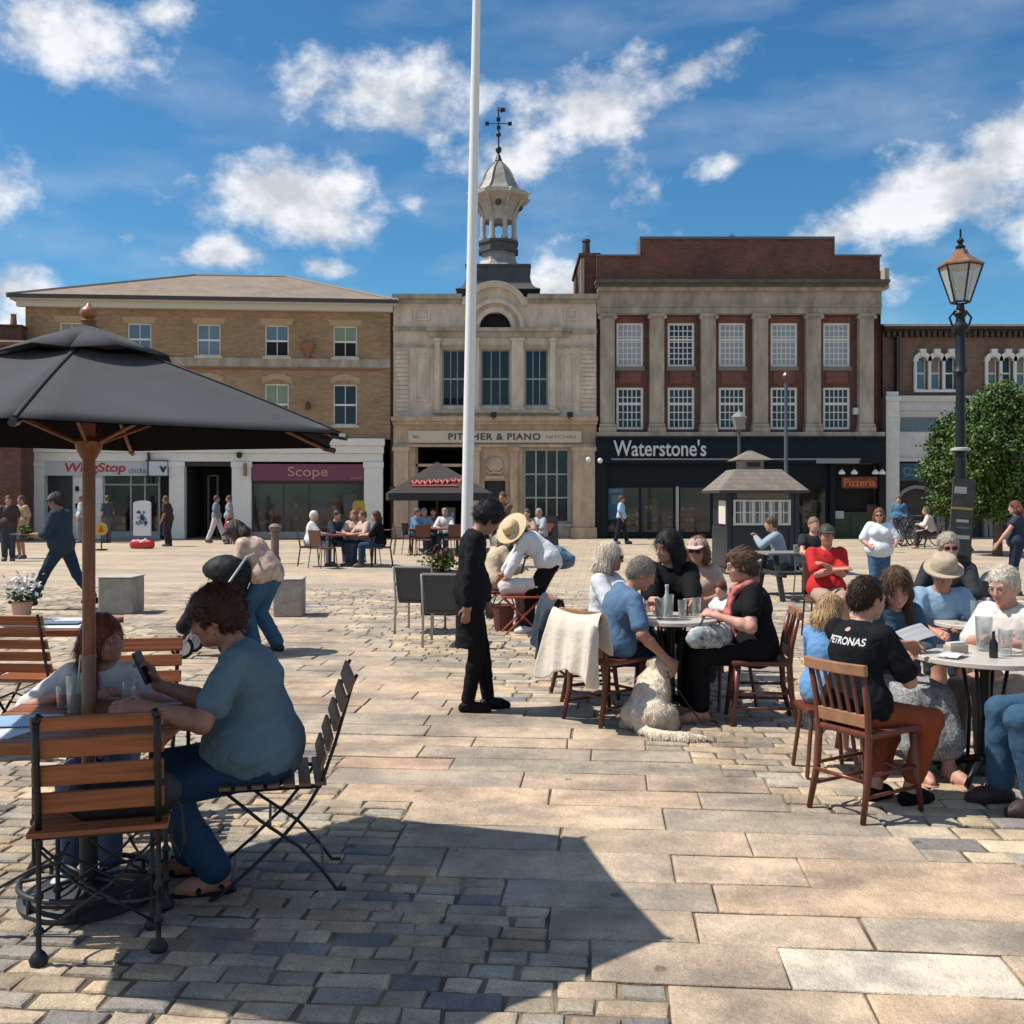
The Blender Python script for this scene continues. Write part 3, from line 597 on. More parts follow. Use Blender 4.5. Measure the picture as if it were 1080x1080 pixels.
# ================================================================ 2. cream stone hall with the cupola
def building_hall():
    Y = 39.65; X = lambda u: gx(u, Y); Z = lambda v: gz(v, Y)
    cx = X(521.5)
    B = thing('town_hall', 'cream stone hall with a round gable, lantern cupola and weather vane', 'building', (cx, Y, 0), 0)
    s = lambda u: X(u) - cx; z = Z
    zt = z(313)
    wins = [(s(466), s(491), z(428), z(368)), (s(507), s(538), z(428), z(368)), (s(553.5), s(578), z(428), z(368))]
    lun = (s(506), s(538.5), z(346), z(346)+(s(538.5)-s(506))/2)
    w = MB(); wall_sheet(w, s(415), s(629), z(448), zt, wins+[lun], .28); back_shell(w, s(415), s(629), 0, zt, 12)
    # round gable above the parapet and the spandrels of the half-round window
    lc = (lun[0]+lun[1])/2; lr = (lun[1]-lun[0])/2; n = 14
    for sg in (-1, 1):
        pts = [(lc+sg*lr*cos(a), lun[2]+lr*sin(a)) for a in [pi/2*i/n for i in range(n+1)]]
        w.add([(x, 0, zz) for x, zz in pts]+[(lc+sg*lr, 0, lun[3])], [tuple(range(n+2)) if sg < 0 else tuple(reversed(range(n+2)))])
    gr = s(557)-s(521.5); gz0 = z(334)
    a0 = math.asin((zt-gz0)/gr) if zt-gz0 < gr else 0
    arc = [(gr*cos(a0+(pi-2*a0)*i/24), gz0+gr*sin(a0+(pi-2*a0)*i/24)) for i in range(25)]
    w.prism(arc, 0.0, .45)
    w.build('wall', STONE, B)
    # mouldings
    def ring(r0, r1, y0, y1, c, zc, a0=0, a1=pi, n=24):
        m = MB(); A = [a0+(a1-a0)*i/n for i in range(n+1)]
        for i in range(n):
            q = [(c+r0*cos(A[i]), zc+r0*sin(A[i])), (c+r1*cos(A[i]), zc+r1*sin(A[i])), (c+r1*cos(A[i+1]), zc+r1*sin(A[i+1])), (c+r0*cos(A[i+1]), zc+r0*sin(A[i+1]))]
            m.prism(q[::-1], y0, y1)
        return m
    ring(gr-.18, gr+.06, -.20, .44, 0, gz0, a0*.55, pi-a0*.55).build('gable_moulding', STONE, B)
    ring(lr+.02, lr+.20, -.10, -.002, lc, lun[2]).build('arch_moulding', STONE, B)
    ring(lr+.36, lr+.52, -.14, -.002, lc, lun[2]).build('arch_hood', STONE, B)
    m = MB(); k = -.003
    m.box(s(414.2), s(487), -.24, k, z(316), z(311)); m.box(s(556.5), s(630), -.24, k, z(316), z(311)); m.box(s(415), s(486), -.12, k, z(320), z(316.1)); m.box(s(557), s(629.5), -.12, k, z(320), z(316.1))
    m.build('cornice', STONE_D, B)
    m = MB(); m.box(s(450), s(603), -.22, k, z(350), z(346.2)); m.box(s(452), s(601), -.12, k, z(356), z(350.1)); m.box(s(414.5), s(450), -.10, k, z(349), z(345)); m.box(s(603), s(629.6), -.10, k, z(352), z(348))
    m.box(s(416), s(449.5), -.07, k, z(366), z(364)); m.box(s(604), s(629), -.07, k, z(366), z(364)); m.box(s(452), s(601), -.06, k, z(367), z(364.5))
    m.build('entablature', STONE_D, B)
    for (a, b) in ((458.5,464),(492.5,505.5),(539.5,552),(580,586)):
        p = MB(); p.box(s(a), s(b), -.12, k, z(431), z(356.2)); p.box(s(a)-.05, s(b)+.05, -.17, -.121, z(434), z(430)); p.box(s(a)-.05, s(b)+.05, -.17, -.121, z(360), z(357)); p.build('pilaster', STONE, B, bevel=.01)
    m = MB(); m.box(s(456), s(590), -.20, k, z(436), z(432.5)); m.build('sill_course', STONE_D, B)
    for (a, b) in ((416.5,431),(613,628)):   # rusticated corner courses
        r = MB()
        for i in range(14): v = 370+i*4.6; r.box(s(a), s(b), -.04, k, z(v+4.0), z(v))
        r.build('rustication', STONE, B)
    for (a, b, c, d) in ((437.5,452.5,423,375),(592,606,423,375),(436.5,453.5,338,325),(594.5,609,338,326)):
        p = MB(); t = .07; A, Bx, C, D = s(a), s(b), z(c), z(d)
        p.box(A, Bx, -.05, k, C, C+t); p.box(A, Bx, -.05, k, D-t, D); p.box(A, A+t, -.049, k, C+t, D-t); p.box(Bx-t, Bx, -.049, k, C+t, D-t); p.build('wall_panel', STONE, B)
    fm = mat('hall_frame', (.30,.31,.31), .5)
    for i, (a, b, c, d) in enumerate(wins): window(B, a, b, c, d, .20, 3, 1, .48, bl=0, t=.06, bar=.035, m=fm, open_=.12 if i == 0 else 0)
    q = MB(); q.box(lun[0], lun[1], .2, .24, lun[2], lun[3]); q.build('lunette', DARK, B)
    # band between the floors
    m = MB(); m.box(s(413.5), s(630), -.34, k, z(444.5), z(440)); m.box(s(414.5), s(629.6), -.20, k, z(448), z(444.6)); m.build('cornice', STONE_W, B)
    for u in (521, 600):
        a_ = MB(); a_.tube([(s(u),-.36,z(442)),(s(u),-.75,z(440))], .03, 6); a_.box(s(u)-.11, s(u)+.11, -.9, -.68, z(441.5), z(436.5)); a_.build('floodlight', IRON, B)
    # ground storey
    zb = z(448.1)
    ops = [(s(438), s(490), 0, z(470)), (s(511), s(533), 0, z(507)), (s(551), s(602), z(553), z(472))]
    w = MB(); wall_sheet(w, s(415), s(629), 0, zb, ops, .35); w.build('ground_floor_wall', STONE_W, B)
    sg = MB(); sg.box(s(431), s(613), -.10, k, z(467), z(454.5)); sg.build('fascia', mat('cream_sign', (.56,.49,.38), .6), B)
    LT = mat('letter_dark', (.07,.06,.055), .5)
    textmesh('PITCHER & PIANO', 'lettering', 1, LT, B, (s(473), -.105, z(464.2)), .015, s(570)-s(473), z(457)-z(464.2), bold=.03, space=1.15)
    textmesh('No', 'small_lettering', 1, LT, B, (s(436), -.105, z(462.3)), .01, .22, .12)
    textmesh('HITCHIN', 'small_lettering', 1, mat('letter_mid', (.2,.17,.14), .5), B, (s(576), -.105, z(462.6)), .01, s(607)-s(576), .12)
    m = MB(); m.box(s(415), s(629), -.16, k, z(471.5), z(469)); m.build('architrave', STONE_W, B)
    for (a, b, mm) in ((416,431,STONE_W),(498,506,STONE_W),(538,546,STONE_W),(604,627,STONE_W)):
        p = MB(); p.box(s(a), s(b), -.22, k, .42, z(471.6)); p.box(s(a)-.07, s(b)+.07, -.30, k, 0, .419); p.box(s(a)-.06, s(b)+.06, -.27, -.221, z(476), z(471.6)); p.build('pilaster', mm, B, bevel=.012)
    p = MB(); p.box(s(547), s(606), -.10, k, 0, z(555)); p.box(s(548), s(605), -.16, k, z(555), z(552.5)); p.build('plinth', STONE_D, B)
    # cartouche over the door
    a_ = MB(); a_.sphere((s(522), -.04, z(490)), .34, 14, 10, sy=.2, sz=.9); a_.box(s(512), s(532), -.12, k, z(505), z(502)); a_.tube([(s(513),-.06,z(496)),(s(517),-.09,z(499)),(s(522),-.1,z(498)),(s(527),-.09,z(499)),(s(531),-.06,z(496))], .05, 6); a_.build('carving', STONE_W, B, smooth=True, auto=40)
    d = MB(); d.box(s(511), s(533), .30, .34, 0, z(507)); d.box(s(513), s(521.5), .27, .299, .3, z(512)); d.box(s(523), s(531.5), .27, .299, .3, z(512)); d.build('door', mat('hall_door', (.015,.015,.018), .4), B, bevel=.01)
    d = MB(); a, b = s(438), s(490); d.box(a, a+.08, .2, .28, 0, z(470)); d.box(b-.08, b, .2, .28, 0, z(470)); d.box(a, b, .2, .28, z(492), z(489)); d.build('doorway_frame', STONE_W, B)
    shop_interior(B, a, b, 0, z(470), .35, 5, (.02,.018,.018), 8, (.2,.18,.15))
    window(B, *ops[2], bl=0, y=.18, cols=4, rows=3, t=.12, bar=.06, m=mat('bar_frame', (.36,.34,.31), .5), glass=mat('bar_glass', (.022,.028,.034), .06, spec=.4, var=.6, vscale=3))
    a_ = MB(); a_.sphere((s(620), -.3, z(485)), .12, 10, 8); a_.build('wall_lamp', mat('lamp_globe', (.7,.7,.68), .3), B)
    # roof behind the gable: slate base, lead skirt, balustrade, open lantern, ogee dome
    cyc = 3.0; c = (s(524.5)*(1+cyc/Y)+0, cyc)
    K = (Y+cyc)/FPX
    uz = lambda v: H0+(HV-v)*K
    r = MB(); z0 = uz(313)
    prof = [(44*K,0),(38*K,3*K),(35*K,7*K),(33.5*K,13*K),(33*K,21*K),(33*K,25*K)]
    r.lathe([(rr*1.414*.98, zz) for rr, zz in prof], 4, (c[0], c[1], z0), rot=pi/4); r.build('roof_base', SLATE, B)
    r = MB(); r.lathe([(34*K*1.4, 0),(34*K*1.4, .09),(33*K*1.4, .10)], 4, (c[0], c[1], uz(288)), rot=pi/4); r.box(s(414), s(630), .46, 11.9, zt-.5, zt-.05); r.build('roof_lead', SLATE, B)
    r = MB(); r.lathe([(28*K, 0),(23*K, 3*K),(20*K, 8*K),(18.5*K, 16*K),(19*K, 20*K)], 8, (c[0], c[1], uz(285)), rot=pi/8); r.build('lantern_skirt', LEAD, B)
    r = MB(); r.lathe([(22.5*K, 0),(22.5*K, 3*K),(21*K, 3*K),(21*K, 9*K),(22.5*K, 9.2*K),(22.5*K, 12*K),(18*K, 12.1*K)], 8, (c[0], c[1], uz(268)), rot=pi/8); r.build('lantern_gallery', SLATE, B)
    # eight posts with arched heads
    CUP = mat('cupola_paint', (.42,.385,.33), .6, var=.15, vscale=4)
    r = MB(); zl0, zl1 = uz(256), uz(233)
    for i in range(8):
        a = pi/8+i*pi/4; px, py = c[0]+17.6*K*cos(a), c[1]+17.6*K*sin(a)
        r.tube([(px,py,zl0),(px,py,uz(226))], .10, 8)
        r.tube([(c[0]+17.6*K*cos(a),c[1]+17.6*K*sin(a),zl0),(c[0]+17.6*K*cos(a),c[1]+17.6*K*sin(a),zl0+.15)], .15, 8)
        b = a+pi/4; qx, qy = c[0]+17.6*K*cos(b), c[1]+17.6*K*sin(b)
        for j in range(8):     # arch head between posts
            t0, t1 = pi*j/8, pi*(j+1)/8
            f0, f1 = .5-.38*cos(t0), .5-.38*cos(t1)
            h0, h1 = uz(239)+.19*sin(t0), uz(239)+.19*sin(t1)
            ze_ = uz(226)
            P = [(px+(qx-px)*f, py+(qy-py)*f) for f in (f0, f1)]
            r.add([(P[0][0],P[0][1],h0),(P[1][0],P[1][1],h1),(P[1][0],P[1][1],ze_),(P[0][0],P[0][1],ze_)], [(0,1,2,3)])
    r.build('lantern', CUP, B, solid=.0)
    r = MB(); r.lathe([(17.3*K,-6*K),(18.2*K,0),(20*K,5*K),(23.5*K,10*K),(29*K,14*K),(33.5*K,17*K),(34*K,21*K),(28*K,22.5*K)], 8, (c[0], c[1], uz(227)), rot=pi/8)
    r.build('lantern_entablature', CUP, B)
    for i in range(4):
        a = i*pi/2; r = MB(); px, py = c[0]+22.5*K*cos(a-pi/2+.0), c[1]+22.5*K*sin(a-pi/2)
        r.sphere((px, py, uz(219.5)), .13, 10, 8); r.build('roundel', SLATE, B)
    r = MB()
    for i in range(8):
        a = pi/8+i*pi/4; p = lambda rr, v: (c[0]+rr*K*cos(a), c[1]+rr*K*sin(a), uz(v))
        r.tube([p(18.5,232), p(20.5,224), p(25,217), p(31,211), p(35,207)], [.06,.07,.075,.08,.08], 6)
    r.build('bracket', CUP, B, smooth=True)
    r = MB(); r.lathe([(29*K,0),(25*K,2*K),(20.5*K,7*K),(17.5*K,13*K),(14.8*K,20*K),(11.5*K,26*K),(7.5*K,30.5*K),(3.8*K,34*K),(2.6*K,38*K),(1.2*K,41*K)], 8, (c[0], c[1], uz(206)), rot=pi/8); r.build('dome', LEAD, B)
    r = MB()
    for i in range(8):
        a = pi/8+i*pi/4; r.tube([(c[0]+rr*K*cos(a), c[1]+rr*K*sin(a), uz(206)+zz*K) for rr, zz in ((29,.3),(25.2,2.2),(20.7,7.2),(17.7,13.2),(15,20),(11.7,26),(7.7,30.5),(3.9,34))], .045, 5)
    r.build('dome_rib', LEAD, B)
    r = MB(); x, y = c
    r.tube([(x,y,uz(172)),(x,y,uz(113))], .035, 6); r.sphere((x,y,uz(158)), .13, 10, 8, sz=1.2); r.sphere((x,y,uz(142)), .11, 10, 8)
    r.lathe([(.16,0),(.05,.3)], 8, (x,y,uz(170))); r.build('finial', IRON, B)
    r = MB(); zz = uz(130.5); r.tube([(x-12*K,y,zz),(x+12*K,y,zz)], .022, 5); r.tube([(x,y-12*K,zz),(x,y+12*K,zz)], .022, 5)
    for q in ((x-12*K,y),(x+12*K,y),(x,y-12*K),(x,y+12*K)): r.box(q[0]-.08, q[0]+.08, q[1]-.02, q[1]+.02, zz-.08, zz+.08)
    zz = uz(116.5); r.tube([(x-2*K,y,zz),(x+5*K,y,zz)], .02, 5); r.prism([(x+2*K,zz-.1),(x+8.5*K,zz-.02),(x+6*K,zz+.05),(x+8*K,zz+.1),(x+2*K,zz+.12)], y-.015, y+.015)
    r.build('weather_vane', IRON, B)
    return B
building_hall()

# ================================================================ 3. bookshop
def building_book():
    Y = 39.7; X = lambda u: gx(u, Y); z = lambda v: gz(v, Y); cx = X(780); s = lambda u: X(u)-cx
    B = thing('bookshop_building', 'red brick building with stone columns above a navy bookshop front', 'building', (cx, Y, 0), 0)
    xl, xr = s(629.5), s(929)
    cs = [665, 719.3, 773.5, 828.5, 884.3]
    up = [(s(u-14.2), s(u+14.2), z(386), z(339.5)) for u in cs]; lo = [(s(u-14.2), s(u+14.2), z(452.5), z(408)) for u in cs]
    w = MB(); wall_sheet(w, xl, xr, z(458), z(331), up+lo, .12, .22); back_shell(w, xl, xr, 0, z(298), 13)
    w.box(xl, xr, .10, 1.0, z(297), z(270)); w.box(s(676), s(880), .101, .999, z(270), z(251.5))
    w.build('wall', RBRICK, B)
    m = MB(); k = -.002
    m.box(xl, s(676), .04, 1.06, z(270), z(268)); m.box(s(880), xr+.05, .04, 1.06, z(270), z(268)); m.box(s(675), s(881), .04, 1.06, z(251.5), z(249))
    m.box(s(675), s(676)+.02, .05, 1.0, z(268), z(251.5)); m.box(s(880)-.02, s(881), .05, 1.0, z(268), z(251.5)); m.build('coping', mat('coping_grey', (.12,.12,.115), .7), B)
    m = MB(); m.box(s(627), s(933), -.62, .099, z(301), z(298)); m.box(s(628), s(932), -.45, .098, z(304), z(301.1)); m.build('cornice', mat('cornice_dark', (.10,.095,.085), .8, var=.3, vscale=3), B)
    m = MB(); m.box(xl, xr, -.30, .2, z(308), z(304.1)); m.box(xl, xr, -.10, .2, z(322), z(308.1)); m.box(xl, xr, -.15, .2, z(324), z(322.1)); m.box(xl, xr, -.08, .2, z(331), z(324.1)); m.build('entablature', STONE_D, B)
    for u in (640.5, 692.7, 747, 802, 857.7, 913.3):
        p = MB(); a = 7.6
        p.box(s(u-a), s(u+a), -.10, .219, z(447), z(336)); p.box(s(u-a-1.6), s(u+a+1.6), -.20, .218, z(456), z(450.5)); p.box(s(u-a-.9), s(u+a+.9), -.16, .218, z(450.4), z(447.1))
        p.box(s(u-a-1.4), s(u+a+1.4), -.18, .218, z(334.2), z(331.1)); p.box(s(u-a-.5), s(u+a+.5), -.13, .218, z(335.9), z(334.3))
        for sg in (-1, 1): p.tube([(s(u+sg*(a+.6)), -.20, z(335)), (s(u+sg*(a+.6)), .0, z(335))], .075, 8)
        p.build('column', STONE_D, B, bevel=.012)
    m = MB(); m.box(s(628.5), s(931), -.24, .218, z(460.5), z(456.1)); m.build('sill_course', STONE_D, B)
    blinds = (1,0,1,1,1)
    for i, (a, b, c, d) in enumerate(up):
        window(B, a, b, c, d, .27, 5, 7, .62, t=.09, bar=.035, glass=GLASS2 if blinds[i] else GLASS, bl=0)
        q = MB(); q.box(a-.05, b+.05, .15, .219, c-.16, c-.001); q.build('window_sill', mat('sill_grey', (.20,.18,.15), .8), B)
    for i, (a, b, c, d) in enumerate(lo): window(B, a, b, c, d, .27, 5, 5, .62, t=.09, bar=.035)
    OB = brickmat('orange_brick', (.20,.065,.040), (.15,.05,.035), (.17,.11,.09), var=.25)
    for (a, b, c, d) in up:       # recessed brick apron and flat arches
        q = MB(); q.box(a+.1, b-.1, .19, .219, z(404), z(391)); q.build('brick_apron', OB, B); q = MB(); q.box(a-.05, b+.05, .20, .219, d+.002, d+.24); q.build('flat_arch', OB, B)
    # chimney wall over the hall roof
    q = MB(); q.box(s(613), xl-.002, .3, 5, z(313), z(268)); q.box(s(611), s(634), .25, 5.1, z(268), z(265)); ch = q.build('chimney', RBRICK, B)
    q = MB(); q.lathe([(.20,0),(.16,.1),(.14,.55),(.18,.6),(.15,.68)], 10, (s(620), .9, z(265))); q.build('chimney_pot', mat('pot_dark', (.05,.045,.04), .8), ch)
    q = MB(); q.box(s(612.5), s(616.5), .1, .3, z(311), z(272)); q.build('stone_edge', STONE_D, B); q = MB(); q.box(s(929.2), s(934), -.4, .2, z(306), z(285)); q.build('stone_edge', STONE_D, B)
    q = MB(); x = s(783); q.tube([(x,1.5,z(249)),(x,1.5,z(237))], .02, 5); q.tube([(x-.2,1.5,z(238)),(x+.25,1.5,z(241))], .015, 4); q.tube([(x-.1,1.4,z(236)),(x-.1,1.6,z(242))], .012, 4); q.build('aerial', IRON, B)
    # shopfront
    NAVY = mat('navy_paint', (.005,.010,.016), .5, var=.15, vscale=2, spec=.18)
    a, b = s(628), s(931)
    p = MB(); p.box(a, b, -.30, .2, z(489), z(461)); p.box(a, b, -.36, -.301, z(464), z(461)); p.box(a, s(640), -.22, .2, 0, z(489.1)); p.box(s(874), s(879), -.22, .2, 0, z(489.1)); p.box(s(925), b, -.22, .2, 0, z(489.1)); p.box(s(640), s(874), .0, .2, z(513), z(489.1))
    p.box(s(640), s(874), .0, .15, 0, z(561)); p.build('shopfront', NAVY, B)
    q = MB(); q.box(s(644), s(905), -.325, -.301, z(485.4), z(483.8)); q.box(s(858), s(903), -.36, -.326, z(489), z(483.7)); q.build('silver_rail', mat('silver_line', (.22,.24,.27), .4), B)
    textmesh("Waterstone's", 'lettering', 1, mat('sign_silver', (.55,.56,.56), .4), B, (s(646), -.345, z(481.5)), .05, s(743)-s(646), z(464.3)-z(481.5), bold=.012)
    fr = MB(); zz0, zz1 = z(561), z(513)
    for u in (640.6, 675.5, 711.5, 716.5, 751, 790, 838, 873): fr.box(s(u)-.045, s(u)+.045, .06, .16, zz0, zz1)
    fr.box(s(640), s(873), .07, .15, zz1-.05, zz1)
    fo = fr.build('shop_window', NAVY, B); k_ = MB(); k_.box(s(640), s(873), .10, .105, zz0, zz1); k_.build('pane', SHOPGLASS, fo)
    q = MB(); q.box(s(713), s(716), .03, .059, zz0, zz1); q.build('white_post', mat('pale_post', (.35,.37,.38), .5), B)
    shop_interior(B, s(640), s(873), 0, zz1, .2, 1.7, (.36,.29,.23), 9, (.60,.55,.48))
    q = MB(); q.box(s(642), s(658), .13, .15, z(548), z(515)); q.box(s(643), s(657), .12, .129, z(519.5), z(516), 1); q.box(s(645), s(655), .12, .129, z(532), z(522), 1); q.build('poster', [mat('poster_blue', (.10,.28,.50), .5), mat('poster_pale', (.35,.50,.62), .5)], B)
    # takeaway entrance at the right-hand end
    q = MB(); q.box(s(879.1), s(924.9), .3, .36, z(540), z(489.1)); q.build('entrance_wall', DARK, B)
    q = MB(); q.box(s(885), s(922), -.34, -.24, z(515), z(503)); q.build('orange_sign', mat('orange_sign', (.14,.025,.01), .5), B)
    textmesh('Pizzeria', 'orange_lettering', 1, mat('orange_letters', (.55,.13,.03), .5), B, (s(887), -.345, z(513)), .02, s(920)-s(887), .30, bold=.02)
    for u in (883, 896, 918, 925):
        q = MB(); q.tube([(s(u),-.3,z(492)),(s(u),-.55,z(494)),(s(u),-.55,z(497))], .025, 6); q.lathe([(.12,0),(.13,.08),(.03,.18)], 10, (s(u), -.55, z(500.5)), 1); q.build('sign_lamp', [IRON, mat('lamp_white', (.75,.75,.72), .4)], B)
    q = MB(); q.box(s(880), s(915), .05, .3, 0, z(540)); q.box(s(881), s(897), .02, .049, .2, z(543)); q.box(s(898), s(914), .02, .049, .2, z(543)); q.build('green_door', mat('green_door', (.012,.035,.016), .5, var=.4, vscale=5), B)
    q = MB(); q.box(s(881), s(890), -.01, .019, z(547), z(539)); q.build('notice', mat('notice_pale', (.4,.42,.44), .6), B)
    q = MB(); q.box(s(915.1), s(925), .05, .3, 0, z(532)); q.build('side_panel', mat('side_panel', (.07,.03,.02), .6), B)
    q = MB(); q.box(s(901), s(907), .0, .219, z(437), z(430)); q.build('alarm_box', mat('alarm_white', (.6,.6,.6), .5), B)
    q = MB(); q.sphere((s(632), -.35, z(486)), .11, 10, 8); q.build('wall_lamp', mat('lamp_globe', (.7,.7,.68), .3), B)
    return B
building_book()

# ================================================================ 4. brick building with white round-headed windows
def building_arched():
    Y = 40.6; X = lambda u: gx(u, Y); z = lambda v: gz(v, Y); cx = X(932); s = lambda u: X(u)-cx
    B = thing('arched_window_building', 'brown brick building with white round headed windows and a white shop storey', 'building', (cx, Y, 0), 0)
    xl, xr = s(931), s(1215)
    WT = mat('white_trim', (.66,.65,.62), .6, var=.08, vscale=4)
    ops = []
    for c in (987, 1062, 1137): ops += [(s(c+d-5.2), s(c+d+5.2), z(411), z(376)) for d in (-15, 0, 15)]
    w = MB(); wall_sheet(w, xl, xr, z(418), z(344), ops, .2); back_shell(w, xl, xr, 0, z(344), 10); w.build('wall', DBRICK, B)
    for o in ops:
        rr = (o[1]-o[0])/2; cxx = (o[0]+o[1])/2; zc = o[3]-rr; n = 8
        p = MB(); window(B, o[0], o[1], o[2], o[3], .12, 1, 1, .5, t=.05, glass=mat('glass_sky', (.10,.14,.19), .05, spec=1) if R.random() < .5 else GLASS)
        for sg in (-1, 1):
            pts = [(cxx+sg*rr*cos(a), zc+rr*sin(a)) for a in [pi/2*i/n for i in range(n+1)]]
            p.add([(x, -.004, q) for x, q in pts]+[(cxx+sg*rr, -.004, o[3])], [tuple(range(n+2)) if sg < 0 else tuple(reversed(range(n+2)))])
        for i in range(12):
            a0, a1 = pi*i/12, pi*(i+1)/12; r0, r1 = rr-.01, rr+.17
            q = [(cxx+r0*cos(a0), zc+r0*sin(a0)), (cxx+r1*cos(a0), zc+r1*sin(a0)), (cxx+r1*cos(a1), zc+r1*sin(a1)), (cxx+r0*cos(a1), zc+r0*sin(a1))]
            p.prism(q[::-1], -.14, -.005)
        p.prism([(cxx-.09, o[3]+.02),(cxx+.09, o[3]+.02),(cxx+.13, o[3]+.28),(cxx-.13, o[3]+.28)], -.18, -.006)
        for sg in (-1, 1): xx = cxx+sg*(rr+.085); p.tube([(xx,-.07,o[2]),(xx,-.07,zc)], .07, 8)
        p.build('window_surround', WT, B)
    m = MB()
    for c in (987, 1062, 1137): m.box(s(c-24), s(c+24), -.16, -.002, z(414), z(411.2))
    m.build('window_ledge', WT, B)
    m = MB(); m.box(xl, xr, -.12, -.002, z(350), z(348))
    for i in range(46):
        x = xl+.1+i*(xr-xl-.2)/46; m.box(x, x+.12, -.22, -.002, z(356), z(350.1))
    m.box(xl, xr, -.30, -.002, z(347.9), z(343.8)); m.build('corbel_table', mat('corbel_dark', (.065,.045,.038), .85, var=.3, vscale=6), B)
    r = MB(); r.add([(xl-.1,-.4,z(343.5)),(xr,-.4,z(343.5)),(xr,4,z(326)),(xl-.1,4,z(326)),(xr,10,z(344)),(xl-.1,10,z(344))], [(0,1,2,3),(3,2,4,5)]); r.build('roof', mat('pale_slate', (.36,.36,.355), .6, var=.12, vscale=3), B, solid=.08)
    q = MB(); q.box(s(943), s(946), -.3, 0, z(420), z(356)); q.build('downpipe', mat('pipe_dark', (.03,.028,.028), .6), B)
    # white storey
    q = MB(); q.box(s(930.5), s(944.5), -.42, .2, 0, z(424)); q.box(s(929.8), s(945.5), -.48, .2, z(424), z(419)); q.box(s(931), s(944), -.40, .2, z(419), z(414)); q.box(s(930), s(945), -.46, .2, z(446), z(441)); q.build('white_pier', WT, B, bevel=.012)
    ops2 = [(s(u), s(u+40), z(456), z(440)) for u in (947, 992, 1037, 1082, 1127)]
    w = MB(); wall_sheet(w, s(944.6), xr, z(487), z(418.1), ops2, .12, -.2); w.box(s(945), xr, -.32, -.201, z(424), z(418.1)); w.box(s(945), xr, -.28, -.201, z(437), z(435)); w.box(s(945), xr, -.30, -.201, z(487), z(483)); w.box(s(944.6), xr, -.2, -.001, z(418.1), z(418)); w.build('white_storey', mat('white_render', (.52,.51,.50), .6, var=.1, vscale=3), B)
    for o in ops2: window(B, *o, y=-.12, cols=2, rows=1, t=.05, m=mat('grey_frame', (.28,.28,.29), .5), glass=mat('grey_glass', (.10,.11,.13), .08, spec=.9))
    q = MB(); q.box(s(946), s(985), -.35, -.2, z(507), z(489)); q.build('blue_sign', mat('blue_sign', (.015,.055,.10), .5), B)
    q = MB()
    for i in range(10):
        a = 2*pi*i/10; q.tube([(s(953)+.14*cos(a), -.36, z(497)+.14*sin(a)), (s(953)+.14*cos(a+.63), -.36, z(497)+.14*sin(a+.63))], .03, 5)
    q.tube([(s(950),-.36,z(503)),(s(956),-.36,z(501)),(s(965),-.36,z(502)),(s(976),-.36,z(503.5))], .025, 5); q.build('sign_emblem', mat('sign_paleblue', (.10,.25,.35), .5), B)
    # arched shop entrances
    for u in (965, 1015, 1065, 1115, 1165):
        p = MB(); c = s(u); rr = .78; zc = z(536)
        for i in range(14):
            a0, a1 = pi*i/14, pi*(i+1)/14; q = [(c+rr*cos(a0), zc+rr*sin(a0)), (c+(rr+.13)*cos(a0), zc+(rr+.13)*sin(a0)), (c+(rr+.13)*cos(a1), zc+(rr+.13)*sin(a1)), (c+rr*cos(a1), zc+rr*sin(a1))]
            p.prism(q[::-1], -.22, .0)
        p.box(c-rr-.13, c-rr, -.22, 0, 0, zc); p.box(c+rr, c+rr+.13, -.22, 0, 0, zc); p.build('arch_frame', mat('arch_grey', (.22,.21,.20), .6), B)
    q = MB(); q.box(s(944.6), xr, .02, .1, 0, z(487)); q.build('shop_wall', mat('shop_dark', (.03,.026,.026), .6, var=.5, vscale=2), B)
    return B
building_arched()

# ================================================================ 5. dark brick house beyond, cut by the edge of the view
def building_far_left():
    X0 = gx(22, 37.0); Y = 37.0
    B = thing('dark_brick_house', 'dark red brick house with a chimney beyond the yellow brick building', 'building', (X0, Y, 0), radians(8))
    z = lambda v: gz(v, Y)
    ops = [(-1.9-i*2.2, -.9-i*2.2, z(v), z(v)+1.5) for i in range(4) for v in (420, 475)]
    w = MB(); wall_sheet(w, -9, 0, 0, z(362), ops, .12); back_shell(w, -9, 0, 0, z(362), 9); w.build('wall', RBRICK, B)
    for o in ops: window(B, *o, y=.06, cols=2, rows=2)
    r = MB(); r.add([(-9.2,-.3,z(362)),(.2,-.3,z(362)),(.2,4.5,z(335)),(-9.2,4.5,z(335)),(.2,9.2,z(362)),(-9.2,9.2,z(362))], [(0,1,2,3),(3,2,4,5)]); r.build('roof', mat('old_tiles', (.13,.07,.05), .8, var=.3, vscale=5), B, solid=.12)
    c = MB(); c.box(-1.1, -.3, 1, 1.8, z(362), z(340)); c.box(-1.15, -.25, .95, 1.85, z(340), z(338)); ch = c.build('chimney', RBRICK, B); p = MB(); p.lathe([(.13,0),(.1,.4),(.12,.45)], 8, (-.7,1.4,z(338))); p.build('chimney_pot', mat('terracotta', (.25,.12,.08), .8), ch)
    return B
building_far_left()
